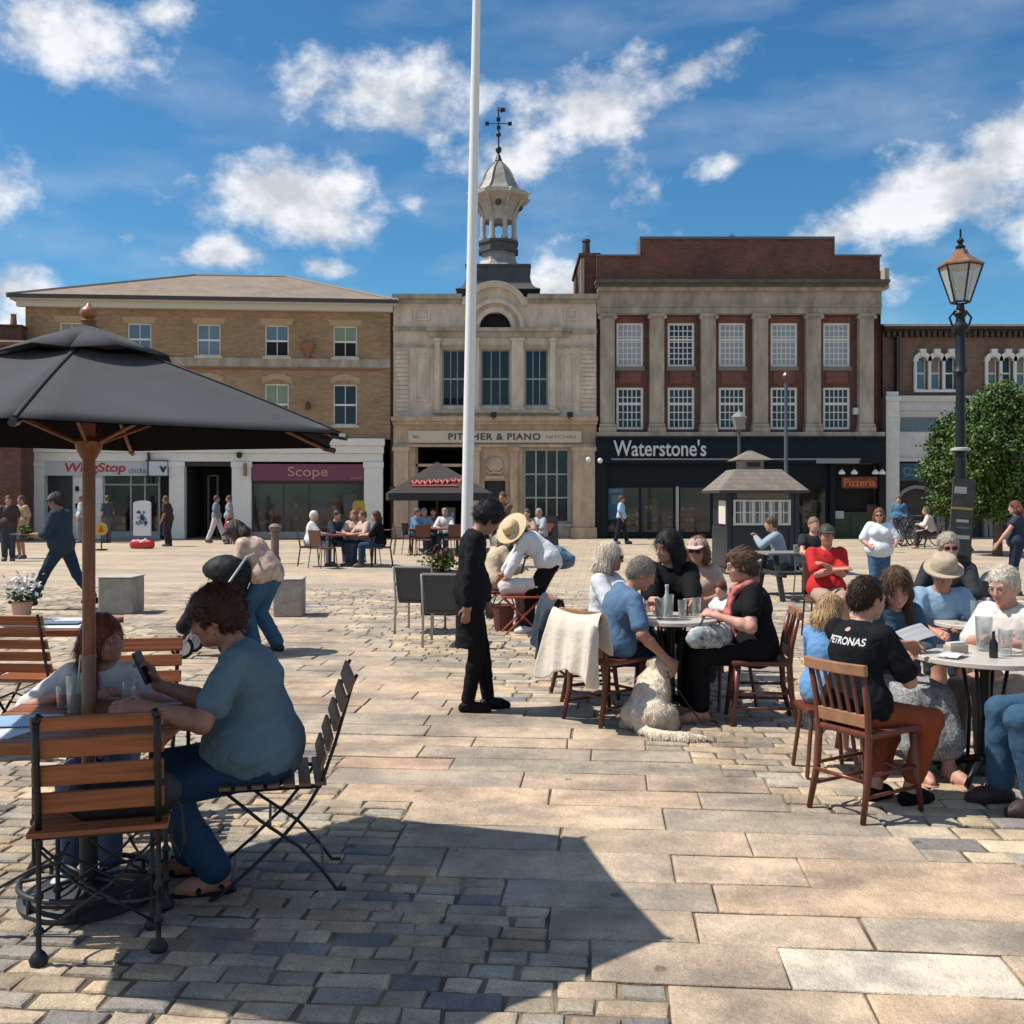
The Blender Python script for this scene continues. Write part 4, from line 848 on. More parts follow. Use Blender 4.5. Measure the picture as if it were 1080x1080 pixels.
# ---------------------------------------------------------------- trees
LEAF = mat('leaf_green', (.050,.098,.016), .5, var=.35, vscale=1.5, spec=.3)
LEAF2 = mat('leaf_light', (.085,.145,.026), .5, spec=.3)
LEAF3 = mat('leaf_dark', (.022,.050,.010), .55, spec=.3)
BARK = mat('bark', (.09,.065,.045), .9, var=.3, vscale=8, bump=.5, bscale=30)
def tree(loc, label, blobs, trunk_h, n=9000, seed=1, leaf=.085, group=None):
    r = random.Random(seed); T = thing('tree', label, 'tree', loc, 0, group)
    t = MB(); t.tube([(0,0,0),(.03,.02,trunk_h*.5),(0,0,trunk_h)], [.13,.11,.09], 10)
    for (bx, by, bz, br) in blobs: t.tube([(0,0,trunk_h*.85),(bx*.4,by*.4,(trunk_h+bz)/2),(bx,by,bz)], [.07,.045,.015], 6)
    t.build('trunk', BARK, T, smooth=True)
    n = int(n*1.35); vol = [b[3]**2.3 for b in blobs]; tot = sum(vol); V = []; F = []; MI = []
    # leaf sprays: a cluster of leaves round many twig ends, leaving gaps between them
    for (bx, by, bz, br), vv in zip(blobs, vol):
        k = int(n*vv/tot/16)
        for _ in range(k):
            d = Vector((r.gauss(0,1), r.gauss(0,1), r.gauss(0,1))).normalized(); rad = br*(r.uniform(.35,1)**.5)*(1+.18*sin(d.x*5+seed)*sin(d.z*6+bx*3))
            c = Vector((bx,by,bz))+Vector((d.x*rad, d.y*rad, d.z*rad*.95)); mi = r.choices((0,1,2), (5,3,3))[0]
            for q in range(16):
                p = c+Vector((r.gauss(0,.10), r.gauss(0,.10), r.gauss(0,.08)))
                nrm = (d*.6+Vector((r.gauss(0,.6), r.gauss(0,.6), r.gauss(.3,.6)))).normalized(); x = nrm.cross(Vector((r.gauss(0,1),r.gauss(0,1),r.gauss(0,1)))).normalized(); y = nrm.cross(x)
                s = leaf*r.uniform(.6,1.3); o = len(V)
                V.extend([tuple(p-x*s*.5), tuple(p+y*s*.32), tuple(p+x*s*.6), tuple(p-y*s*.32)]); F.append((o,o+1,o+2,o+3)); MI.append(mi)
    me = bpy.data.meshes.new('crown'); me.from_pydata(V, [], F)
    for m in (LEAF, LEAF2, LEAF3): me.materials.append(m)
    me.polygons.foreach_set('material_index', MI); o = bpy.data.objects.new('crown', me); COL.objects.link(o); o.parent = T
    return T
Yt = 28.0; k = Yt/FPX
def tb(u, v, r, dy=0): return ((u-1052)*k, dy, gz(v, Yt), r*k)
tree((gx(1052, Yt), Yt, 0), 'taller round leafy tree behind the street lamp', [tb(1050,440,36), tb(1075,470,42,.5), tb(1035,475,36,-.4), tb(1060,510,40,-.3), tb(1095,500,40,.4), tb(1035,520,28,.4), tb(1085,440,30,.2), tb(1015,498,22,.4)], 1.6, 46000, 4, .10)
Yt = 30.0; k = Yt/FPX
def tb(u, v, r, dy=0): return ((u-1003)*k, dy, gz(v, Yt), r*k)
tree((gx(1003, Yt), Yt, 0), 'smaller leafy tree in front of the white shop storey', [tb(1003,465,22), tb(997,495,22,.2), tb(1010,490,24,-.3), tb(1003,525,22), tb(1012,450,16)], 1.2, 15000, 9, .10)
# ---------------------------------------------------------------- flagpole
P = thing('flagpole', 'tall white flagpole standing in the square', 'flagpole', (gx(490.8, 14.8), 14.8, 0)); P.rotation_euler = (0, radians(1.06), 0)
WP = mat('pole_white', (.74,.74,.73), .35)
p = MB(); p.tube([(0,0,.05),(0,0,4),(0,0,8),(0,0,11.5)], [.085,.078,.062,.045], 20); p.build('pole', WP, P, smooth=True, auto=40)
p = MB(); p.lathe([(.17,0),(.17,.04),(.12,.07),(.11,.2),(.09,.22)], 20); p.build('base', mat('pole_base', (.3,.3,.3), .5), P)
p = MB(); p.sphere((0,0,11.6), .1); p.build('finial', mat('gilt', (.6,.42,.1), .3, metal=.8), P)
# ---------------------------------------------------------------- street lamp in front, with notices
LY = 12.2; kx = LY/FPX; lz = lambda v: gz(v, LY)
LIRON = mat('lamp_iron', (.010,.014,.018), .45, spec=.3)
P = thing('street_lamp', 'tall dark iron street lamp with a copper topped glass lantern beside the tree', 'street lamp', (gx(1013, LY), LY, 0))
p = MB(); p.lathe([(.20,0),(.20,.18),(.15,.22),(.12,.3),(.12,.95),(.15,1.0),(.09,1.1),(.072,1.6),(.065,lz(500)),(.060,lz(478)),(.09,lz(477)),(.09,lz(474)),(.058,lz(473)),(.050,lz(395)),(.09,lz(392)),(.06,lz(386)),(.055,lz(352)),(.10,lz(347)),(.10,lz(344)),(.055,lz(340)),(.05,lz(335)),(.085,lz(331)),(.05,lz(327)),(.04,lz(321))], 16)
p.build('post', LIRON, P, smooth=True, auto=35)
p = MB(); p.lathe([(.076,0),(.11,.01),(.11,.035),(.076,.045)], 16, (0,0,lz(476))); p.build('collar', mat('collar_pale', (.4,.42,.43), .5), P)
p = MB()
for sg in (-1, 1): p.tube([(0,0,lz(348)),(sg*.10,0,lz(343)),(sg*.13,0,lz(335)),(sg*.07,0,lz(328)),(0,0,lz(331))], .013, 6)
p.tube([(-.16,0,lz(352)),(.16,0,lz(352))], .014, 6); p.build('scrollwork', LIRON, P)
def frustum(m, r0, z0, r1, z1, n=4, rot=pi/4): m.lathe([(r0,z0),(r1,z1)], n, rot=rot)
zb, zt = lz(319), lz(281); r0, r1 = 9.5*kx*1.05, 21*kx*1.06
p = MB(); n = 6
def ring_pts(r, z): return [(r*cos(2*pi*i/n+pi/6), r*sin(2*pi*i/n+pi/6), z) for i in range(n)]
A, C = ring_pts(r0*.95, zb), ring_pts(r1*.98, zt)
for i in range(n): p.tube([A[i], C[i]], .011, 5); p.tube([A[i], A[(i+1) % n]], .012, 5); p.tube([C[i], C[(i+1) % n]], .014, 5)
lf = p.build('lantern_frame', LIRON, P)
g = MB(); A, C = ring_pts(r0*.93, zb), ring_pts(r1*.96, zt); g.add(A+C, [(i, (i+1) % n, (i+1) % n+n, i+n) for i in range(n)]); g.build('glass', mat('lamp_glass', (.62,.60,.55), .15, alpha=.6), lf)
g = MB(); g.sphere((0,0,(zb+zt)/2), .07, sz=1.6); g.build('bulb', mat('bulb', (.75,.72,.62), .3), lf)
p = MB(); p.lathe([(r1*1.04,0),(r1*1.04,.02),(r1*.72,7*kx),(r1*.45,11*kx),(r1*.38,12*kx),(r1*.30,17*kx),(r1*.1,19*kx)], 6, (0,0,zt), rot=pi/6); p.build('lantern_roof', mat('copper_roof', (.26,.135,.075), .45, metal=.3, var=.3, vscale=12), P)
p = MB(); p.lathe([(.05,0),(.06,.03),(.02,.06),(.045,.1),(.012,.14),(.012,.24)], 10, (0,0,lz(263))); p.build('finial', LIRON, P)
p = MB(); p.cbox((-.06,-.17,(lz(505)+lz(585))/2), (.26,.03,lz(505)-lz(585)), rot=Euler((0,radians(4),0))); nb = p.build('notice_board', mat('notice_dark', (.045,.045,.042), .6, var=.5, vscale=12), P)
SM = [mat('sticker_pale', (.4,.42,.42), .5), mat('sticker_gold', (.42,.28,.10), .5), mat('sticker_blue', (.1,.15,.25), .5)]
for (v, h, c) in ((517,7,0),(536,2.5,1),(549,3,0),(556,2,2),(566,4,0)): p = MB(); p.cbox((-.06+(v-545)*.0007,-.19,lz(v)), (.14 if c != 1 else .25,.006,h*kx), 0, rot=Euler((0,radians(4),0))); p.build('sticker', SM[c], nb)
p = MB(); p.tube([(-.06,-.14,lz(515)),(0,0,lz(515))], .012, 6); p.tube([(-.06,-.14,lz(575)),(0,0,lz(575))], .012, 6); p.build('bracket', LIRON, P)
# ---------------------------------------------------------------- far lamp and slim pole in front of the bookshop
LY2 = 30; k = LY2/FPX; z2 = lambda v: gz(v, LY2)
P = thing('street_lamp', 'small grey street lamp behind the kiosk roof', 'street lamp', (gx(779.5, LY2), LY2, 0))
p = MB(); p.lathe([(.12,0),(.10,.8),(.05,.9),(.045,z2(456)),(.08,z2(454))], 10); p.build('post', mat('lamp_grey', (.06,.075,.09), .5), P)
p = MB(); p.lathe([(.13,z2(453)),(.22,z2(441)),(.24,z2(440)),(.16,z2(437)),(.04,z2(434)),(.02,z2(431))], 8); p.build('lantern', mat('lantern_grey', (.20,.21,.20), .4), P)
P = thing('cctv_pole', 'slim tall grey pole with a camera in front of the bookshop windows', 'pole', (gx(829, LY2), LY2, 0))
p = MB(); p.lathe([(.09,0),(.085,2),(.06,2.1),(.05,z2(398))], 10); p.build('pole', mat('pole_slate', (.07,.09,.12), .5), P)
p = MB(); p.lathe([(.02,0),(.12,.06),(.13,.16),(.08,.24),(.03,.28)], 10, (0,0,z2(402))); p.build('camera_dome', mat('dome_red', (.10,.03,.03), .4), P)
# ---------------------------------------------------------------- kiosk
KY = 21.6; kk = KY/FPX; kz = lambda v: gz(v, KY)
cx = gx(803, KY); ks = lambda u: gx(u, KY)-cx
P = thing('kiosk', 'small navy market kiosk with a tiled two tier roof', 'kiosk', (cx, KY, 0))
KN = mat('kiosk_navy', (.006,.013,.024), .45, var=.2, vscale=4); KD = 1.6
a, b = ks(766.5), ks(841)
w = MB(); w.box(a, b, 0, KD, .12, kz(556)); w.box(a+.02, b-.02, .02, KD-.02, kz(556), kz(519)); w.box(a-.03, b+.03, -.03, KD+.03, 0, .12)
for x in (a, ks(774)-.06): w.box(x, x+.12, -.04, -.001, .12, kz(519))
for u in (840, 834.5): w.box(ks(u)-.05, ks(u)+.05, -.04, -.001, .12, kz(519))
w.box(ks(774), ks(835), -.05, -.001, kz(557.5), kz(555)); w.build('body', KN, P, bevel=.008)
f = MB(); f.box(ks(774), ks(834), -.03, -.002, kz(526), kz(518)); f.build('header_board', mat('kiosk_header', (.16,.14,.12), .8), P)
f = MB(); A, B_, C, D = ks(773), ks(833.5), kz(554), kz(527)
f.box(A, B_, -.05, .0, C, C+.05); f.box(A, B_, -.05, .0, D-.04, D)
for i in range(7): x = A+(B_-A-.05)*i/6; f.box(x, x+.05, -.048, .0, C+.05, D-.04)
for i in range(12): x = A+(B_-A)*(i+.5)/12; f.box(x-.01, x+.01, -.04, -.01, C+.05, D-.04)
f.box(A, B_, -.041, -.011, (C+D)/2-.012, (C+D)/2+.012); fo = f.build('window', mat('kiosk_white', (.50,.50,.48), .5), P)
g = MB(); g.box(A+.02, B_-.02, -.02, -.012, C+.02, D-.02); g.build('pane', mat('kiosk_glass', (.05,.06,.075), .06, spec=.9), fo)
f = MB(); f.box(a-.02, a-.001, .05, .75, kz(553), kz(528)); f.build('notice', mat('notice_white', (.62,.58,.52), .6), P)
ROOF = brickmat('kiosk_tiles', (.21,.18,.15), (.16,.138,.115), (.13,.115,.10), .16, .09, .006, var=.15)
r = MB(); e = .19; z0, z1 = kz(517), kz(494.5); q = [(a-e,-e,z0),(b+e,-e,z0),(b+e,KD+e,z0),(a-e,KD+e,z0)]; t0, t1 = ks(778), ks(829.5); t = [(t0,.28,z1),(t1,.28,z1),(t1,KD-.28,z1),(t0,KD-.28,z1)]
t = [(x*.93, y, z) for x, y, z in t]
r.add(q+t, [(0,1,5,4),(1,2,6,5),(2,3,7,6),(3,0,4,7),(4,5,6,7),(3,2,1,0)]); r.build('roof', ROOF, P)
r = MB(); r.box(a-e-.01, b+e+.01, -e-.03, KD+e+.03, z0-.06, z0-.002); r.build('eaves_board', mat('eaves_dark', (.04,.038,.036), .6), P)
c0, c1 = ks(789), ks(811); c = MB(); c.box(c0, c1, .45, KD-.45, z1, kz(484.5)); cf = c.build('vent_turret', mat('turret_pale', (.30,.275,.24), .7), P)
c = MB(); c.box(c0+.08, c1-.08, .42, .449, z1+.06, kz(487)); c.build('vent_louvre', mat('louvre_red', (.08,.03,.02), .7), cf)
r = MB(); z0, z1 = kz(484.4), kz(473.5); m_ = (c0+c1)/2; e = .17; r.add([(c0-e,.45-e,z0),(c1+e,.45-e,z0),(c1+e,KD-.45+e,z0),(c0-e,KD-.45+e,z0),(m_-.05,KD/2,z1),(m_+.05,KD/2,z1)], [(0,1,5,4),(1,2,5),(2,3,4,5),(3,0,4),(3,2,1,0)]); r.build('turret_roof', ROOF, P)
# ---------------------------------------------------------------- stone blocks, bollards, pillar
BL = mat('block_granite', (.30,.275,.24), .85, var=.25, vscale=7, bump=.4, bscale=35)
def block(u0, u1, v, h, dep, label, rz):
    Y = gy(v); x0, x1 = gx(u0, Y), gx(u1, Y); o = thing('stone_block', label, 'stone block', ((x0+x1)/2, Y, 0), rz, 'granite blocks in the square')
    w = (x1-x0)/2; m = MB(); m.box(-w, w, 0, dep, 0, h); m.build('block', BL, o, bevel=.02)
    m = MB(); m.box(-w-.01, w+.01, -.01, dep+.01, h+.001, h+.02); m.build('pale_top', mat('block_top', (.42,.38,.32), .85, var=.15, vscale=9), o, bevel=.008)  # thin top slab in a paler tone than the block
block(103, 139, 648, .50, .5, 'granite seat block behind the umbrella pole', 0)
block(288, 318, 651, .50, .5, 'granite seat block beside the pushchair', radians(5))
def bollard(u, Y, h, label, r=.07, m=None, g='posts in the square'):
    o = thing('bollard', label, 'bollard', (gx(u, Y), Y, 0), 0, g); p = MB()
    p.lathe([(r*1.4,0),(r*1.4,.12),(r*1.05,.16),(r,.2),(r,h*.72),(r*1.25,h*.74),(r*1.25,h*.78),(r,h*.8)], 14); p.build('shaft', m or mat('bollard_navy', (.02,.028,.042), .4, metal=.2), o, smooth=True, auto=35)
    p = MB(); p.lathe([(r,h*.8),(r*1.55,h*.88),(r*1.6,h*.94),(r*.9,h),(r*.2,h*1.02)], 14); p.build('cap', m or mat('bollard_navy', (.02,.028,.042), .4), o, smooth=True, auto=35)
bollard(1046, 8.6, 1.0, 'navy iron bollard beyond the round tables', .065)
bollard(290, 25, .95, 'slim brown bollard between the blocks and the pink shop sign', .10, mat('bollard_brown', (.16,.12,.10), .6))
bollard(537, 31, .9, 'dark bollard beside the flagpole near the hall door', .10)
# ---------------------------------------------------------------- bodies as one continuous surface
def surface_nets(f, org, h):
    s = f < 0
    c = np.zeros(tuple(np.array(f.shape)-1), np.int8); nx, ny, nz = f.shape
    for i in (0,1):
        for j in (0,1):
            for k in (0,1): c += s[i:nx-1+i, j:ny-1+j, k:nz-1+k]
    act = (c > 0) & (c < 8); ci = np.argwhere(act); n = len(ci)
    idx = -np.ones(c.shape, np.int64); idx[act] = np.arange(n)
    P = np.zeros((n,3)); cnt = np.zeros(n)
    cor = [(i,j,k) for i in (0,1) for j in (0,1) for k in (0,1)]
    vals = {q: f[ci[:,0]+q[0], ci[:,1]+q[1], ci[:,2]+q[2]] for q in cor}
    for q in cor:
        for ax in range(3):
            if q[ax]: continue
            r = list(q); r[ax] = 1; r = tuple(r); fa, fb = vals[q], vals[r]; m = (fa < 0) != (fb < 0)
            t = fa[m]/(fa[m]-fb[m]); add = np.tile(np.array(q, float), (m.sum(), 1)); add[:,ax] += t
            P[m] += add; cnt[m] += 1
    V = org+(ci+P/cnt[:,None])*h
    Fs = []
    for ax in range(3):
        a, b = [(1,2),(2,0),(0,1)][ax]
        s0 = np.take(s, range(f.shape[ax]-1), ax); s1 = np.take(s, range(1, f.shape[ax]), ax)
        e = np.argwhere(s0 != s1); e = e[(e[:,a] > 0) & (e[:,b] > 0) & (e[:,a] < c.shape[a]) & (e[:,b] < c.shape[b])]
        ins = s[e[:,0], e[:,1], e[:,2]]
        def g(da, db):
            q = e.copy(); q[:,a] -= da; q[:,b] -= db; return idx[q[:,0], q[:,1], q[:,2]]
        Q = np.stack([g(1,1), g(0,1), g(0,0), g(1,0)], 1); Q[~ins] = Q[~ins][:, ::-1]; Fs.append(Q)
    F = np.concatenate(Fs); F = F[(F >= 0).all(1)]
    return V, F
def strands(o, n, ln, w, seed=1, down=(0,0,-1), lift=.25, wild=.35, keep=None):
    "loose locks of hair or fur lying over the surface, joined to its mesh"
    me = o.data; nv = len(me.vertices); co = np.empty(nv*3); me.vertices.foreach_get('co', co); co = co.reshape(-1, 3); no = np.empty(nv*3); me.vertices.foreach_get('normal', no); no = no.reshape(-1, 3)
    rs = np.random.default_rng(seed); idx = rs.integers(0, nv, n); P = co[idx]; Nn = no[idx]; D = np.array(down, float)+rs.normal(size=(n, 3))*wild
    D -= Nn*(D*Nn).sum(1)[:, None]; D /= np.linalg.norm(D, axis=1)[:, None]+1e-9; X = np.cross(D, Nn); L = ln*rs.uniform(.5, 1.3, n)[:, None]; W = w*rs.uniform(.6, 1.3, n)[:, None]; li = lift*rs.uniform(.0, 1.0, n)[:, None]
    V = []
    for t, wd in ((0, .6), (.33, 1), (.7, .8), (1.0, .1)):
        c = P+D*L*t+Nn*(L*li*t*(1.2-t*.8)+.0012)+np.array(down)*L*t*t*.25; V += [c-X*W*wd*.5, c+X*W*wd*.5]
    V = np.stack(V, 1).reshape(-1, 3); base = nv+np.arange(n)[:, None]*8; F = np.concatenate([base+np.array(q) for q in ((0,1,3,2),(2,3,5,4),(4,5,7,6))])
    nf = len(me.polygons); oldf = np.empty(nf*4, np.int32); me.loops.foreach_get('vertex_index', oldf) if len(me.loops) == nf*4 else None
    if len(me.loops) != nf*4: return
    AV = np.concatenate([co, V]); AF = np.concatenate([oldf.reshape(-1, 4), F]).astype(np.int32); m2 = bpy.data.meshes.new(me.name); m2.vertices.add(len(AV)); m2.vertices.foreach_set('co', AV.ravel())
    m2.loops.add(AF.size); m2.loops.foreach_set('vertex_index', AF.ravel()); m2.polygons.add(len(AF)); m2.polygons.foreach_set('loop_start', np.arange(0, AF.size, 4, dtype=np.int32)); m2.polygons.foreach_set('loop_total', np.full(len(AF), 4, np.int32))
    m2.polygons.foreach_set('use_smooth', np.ones(len(AF), bool)); m2.update(calc_edges=True); m2.validate(); m2.materials.append(me.materials[0]); o.data = m2
class SDF:
    """prims are added in order with a smooth union; sub/cut carve"""
    def __init__(s): s.p = []
    def rc(s, a, b, ra, rb=None, k=.02, fl=None, ff=1.0): s.p.append(('rc', np.array(a, float), np.array(b, float), ra, ra if rb is None else rb, k, None if fl is None else np.array(fl, float), ff)); return s
    def el(s, c, r, M=None, k=.02, op='u'): s.p.append(('el', np.array(c, float), np.array(r, float), np.eye(3) if M is None else np.array(M), k, op)); return s
    def sub(s, c, r, M=None, k=.01): return s.el(c, r, M, k, 's')
    def cut(s, p, n, k=.004): s.p.append(('cut', np.array(p, float), np.array(n, float), k)); return s   # removes the side the normal points to
    def mesh(s, name, m, par, h, grow=0, fold=0, ffreq=1, warp=None, streak=0, sc=1):
        lo = np.full(3, 1e9); hi = -lo
        for q in s.p:
            if q[0] == 'rc':
                r = max(q[3], q[4]); lo = np.minimum(lo, np.minimum(q[1], q[2])-r); hi = np.maximum(hi, np.maximum(q[1], q[2])+r)
            elif q[0] == 'el' and q[5] == 'u': r = q[2].max(); lo = np.minimum(lo, q[1]-r); hi = np.maximum(hi, q[1]+r)
        lo -= 2.5*h+grow+fold; hi += 2.5*h+grow+fold
        N = np.maximum(4, np.ceil((hi-lo)/h).astype(int)+1); f = np.full(tuple(N), .2, np.float32)
        ax = [lo[i]+np.arange(N[i])*h for i in range(3)]
        for q in s.p:
            if q[0] == 'cut':
                X, Y, Z = np.meshgrid(*ax, indexing='ij', sparse=True); d = ((X-q[1][0])*q[2][0]+(Y-q[1][1])*q[2][1]+(Z-q[1][2])*q[2][2]).astype(np.float32)
                f = np.maximum(f, d); continue
            if q[0] == 'rc': r = max(q[3], q[4])+grow+q[5]+.03+h*2; l, u = np.minimum(q[1], q[2])-r, np.maximum(q[1], q[2])+r
            else: r = q[2].max()+grow+q[4]+.03+h*2; l, u = q[1]-r, q[1]+r
            i0 = np.clip(((l-lo)/h).astype(int), 0, N-1); i1 = np.clip(np.ceil((u-lo)/h).astype(int)+1, 1, N)
            if (i1 <= i0).any(): continue
            sl = tuple(slice(a, b) for a, b in zip(i0, i1)); X, Y, Z = np.meshgrid(*[ax[i][sl[i]] for i in range(3)], indexing='ij', sparse=True)
            if q[0] == 'rc':
                _, a, b, ra, rb, k, fl, ff = q; x, y, z = X-a[0], Y-a[1], Z-a[2]; ba = b-a
                if fl is not None:
                    dn = (x*fl[0]+y*fl[1]+z*fl[2])*(1/ff-1); x, y, z = x+dn*fl[0], y+dn*fl[1], z+dn*fl[2]; ba = ba+fl*(ba@fl)*(1/ff-1)
                L2 = max(ba@ba, 1e-9); t = np.clip((x*ba[0]+y*ba[1]+z*ba[2])/L2, 0, 1)
                d = np.sqrt((x-t*ba[0])**2+(y-t*ba[1])**2+(z-t*ba[2])**2)-(ra+(rb-ra)*t)-grow
                if fl is not None: d = d*(.5+.5*ff)
                op = 'u'
            else:
                _, c, r, M, k, op = q; x, y, z = X-c[0], Y-c[1], Z-c[2]; g = grow if op == 'u' else 0
                px, py, pz = [(x*M[0][i]+y*M[1][i]+z*M[2][i])/(r[i]+g) for i in range(3)]
                k0 = np.sqrt(px*px+py*py+pz*pz)+1e-9; k1 = np.sqrt((px/(r[0]+g))**2+(py/(r[1]+g))**2+(pz/(r[2]+g))**2)+1e-9; d = k0*(k0-1)/k1
            o = f[sl]; d = d.astype(np.float32)
            if op == 'u': hh = np.maximum(k-np.abs(o-d), 0)/k; f[sl] = np.minimum(o, d)-hh*hh*k*.25
            else: d = -d; hh = np.maximum(k-np.abs(o-d), 0)/k; f[sl] = np.maximum(o, d)+hh*hh*k*.25
        if fold or streak:
            X, Y, Z = np.meshgrid(*ax, indexing='ij', sparse=True); w = ffreq
            if fold:
                n = np.sin(31*w*X+2.2*np.sin(17*w*Z+11*w*Y)+1.3)*np.sin(23*w*Z+1.8*np.sin(19*w*X+13*w*Y))+.6*np.sin(47*w*Y+2*np.sin(29*w*Z+21*w*X))*np.sin(37*w*X-26*w*Z)
                f = f+((n*.45+(np.abs(n)-.45)*-.9)*fold*.8).astype(np.float32)
            if streak: f = f+(streak*np.sin(150*X+3*np.sin(9*Z)+60*Y)*np.sin(120*Y+2*np.sin(11*Z)+40*X)).astype(np.float32)
        for a_ in range(3):      # keep the surface closed at the border
            q = [slice(None)]*3; q[a_] = 0; f[tuple(q)] = .1; q[a_] = -1; f[tuple(q)] = .1
        V, F = surface_nets(f, lo, h)
        me = bpy.data.meshes.new(name); me.vertices.add(len(V)); me.vertices.foreach_set('co', (V*sc).ravel())
        me.loops.add(F.size); me.loops.foreach_set('vertex_index', F.ravel().astype(np.int32)); me.polygons.add(len(F))
        me.polygons.foreach_set('loop_start', np.arange(0, F.size, 4, dtype=np.int32)); me.polygons.foreach_set('loop_total', np.full(len(F), 4, np.int32))
        me.polygons.foreach_set('use_smooth', np.ones(len(F), bool)); me.update(calc_edges=True); me.validate(); me.materials.append(m)
        o = bpy.data.objects.new(name, me); COL.objects.link(o)
        if par is not None: o.parent = par
        return o
def rotm(yaw=0, pitch=0, roll=0):
    "columns: right, forward, up; pitch>0 bends forward/down, yaw>0 turns to the left"
    return np.array((Matrix.Rotation(radians(yaw), 3, 'Z') @ Matrix.Rotation(radians(-pitch), 3, 'X') @ Matrix.Rotation(radians(roll), 3, 'Y')))
def ik(S, T, a, b, hint):
    S, T, hint = np.array(S, float), np.array(T, float), np.array(hint, float); d = T-S; L = np.linalg.norm(d); L2 = min(max(L, abs(a-b)+.01), (a+b)*.999); u = d/L; T = S+u*L2; L = L2
    x = (a*a-b*b+L*L)/(2*L); y = sqrt(max(a*a-x*x, 0)); hn = hint-u*(hint@u); hn = hn/(np.linalg.norm(hn)+1e-9); return S+u*x+hn*y, T
def cloth(c, r=.85): c = tuple(v*.62 if max(c) < .03 else v for v in c); return mat('cloth_%d_%d_%d' % tuple(int(v*999) for v in c), c, r, var=.08, vscale=9, bump=.75, bscale=20, spec=.12 if max(c) < .05 else .2)
def skinm(c): return mat('skin_%d_%d_%d' % tuple(int(v*999) for v in c), c, .5, var=.10, vscale=12, spec=.35)
def hairm(c): return mat('hair_%d_%d_%d' % tuple(int(v*999) for v in c), c, .5, var=.45, vscale=60, stretch=(1,1,.15), spec=.3, bump=.6, bscale=160)
SK = (.50,.27,.185); SKT = (.42,.20,.125); SKP = (.56,.33,.25)
BLK = mat('black_plastic', (.015,.015,.016), .35)
WHT = mat('eye_white', (.30,.26,.23), .4)
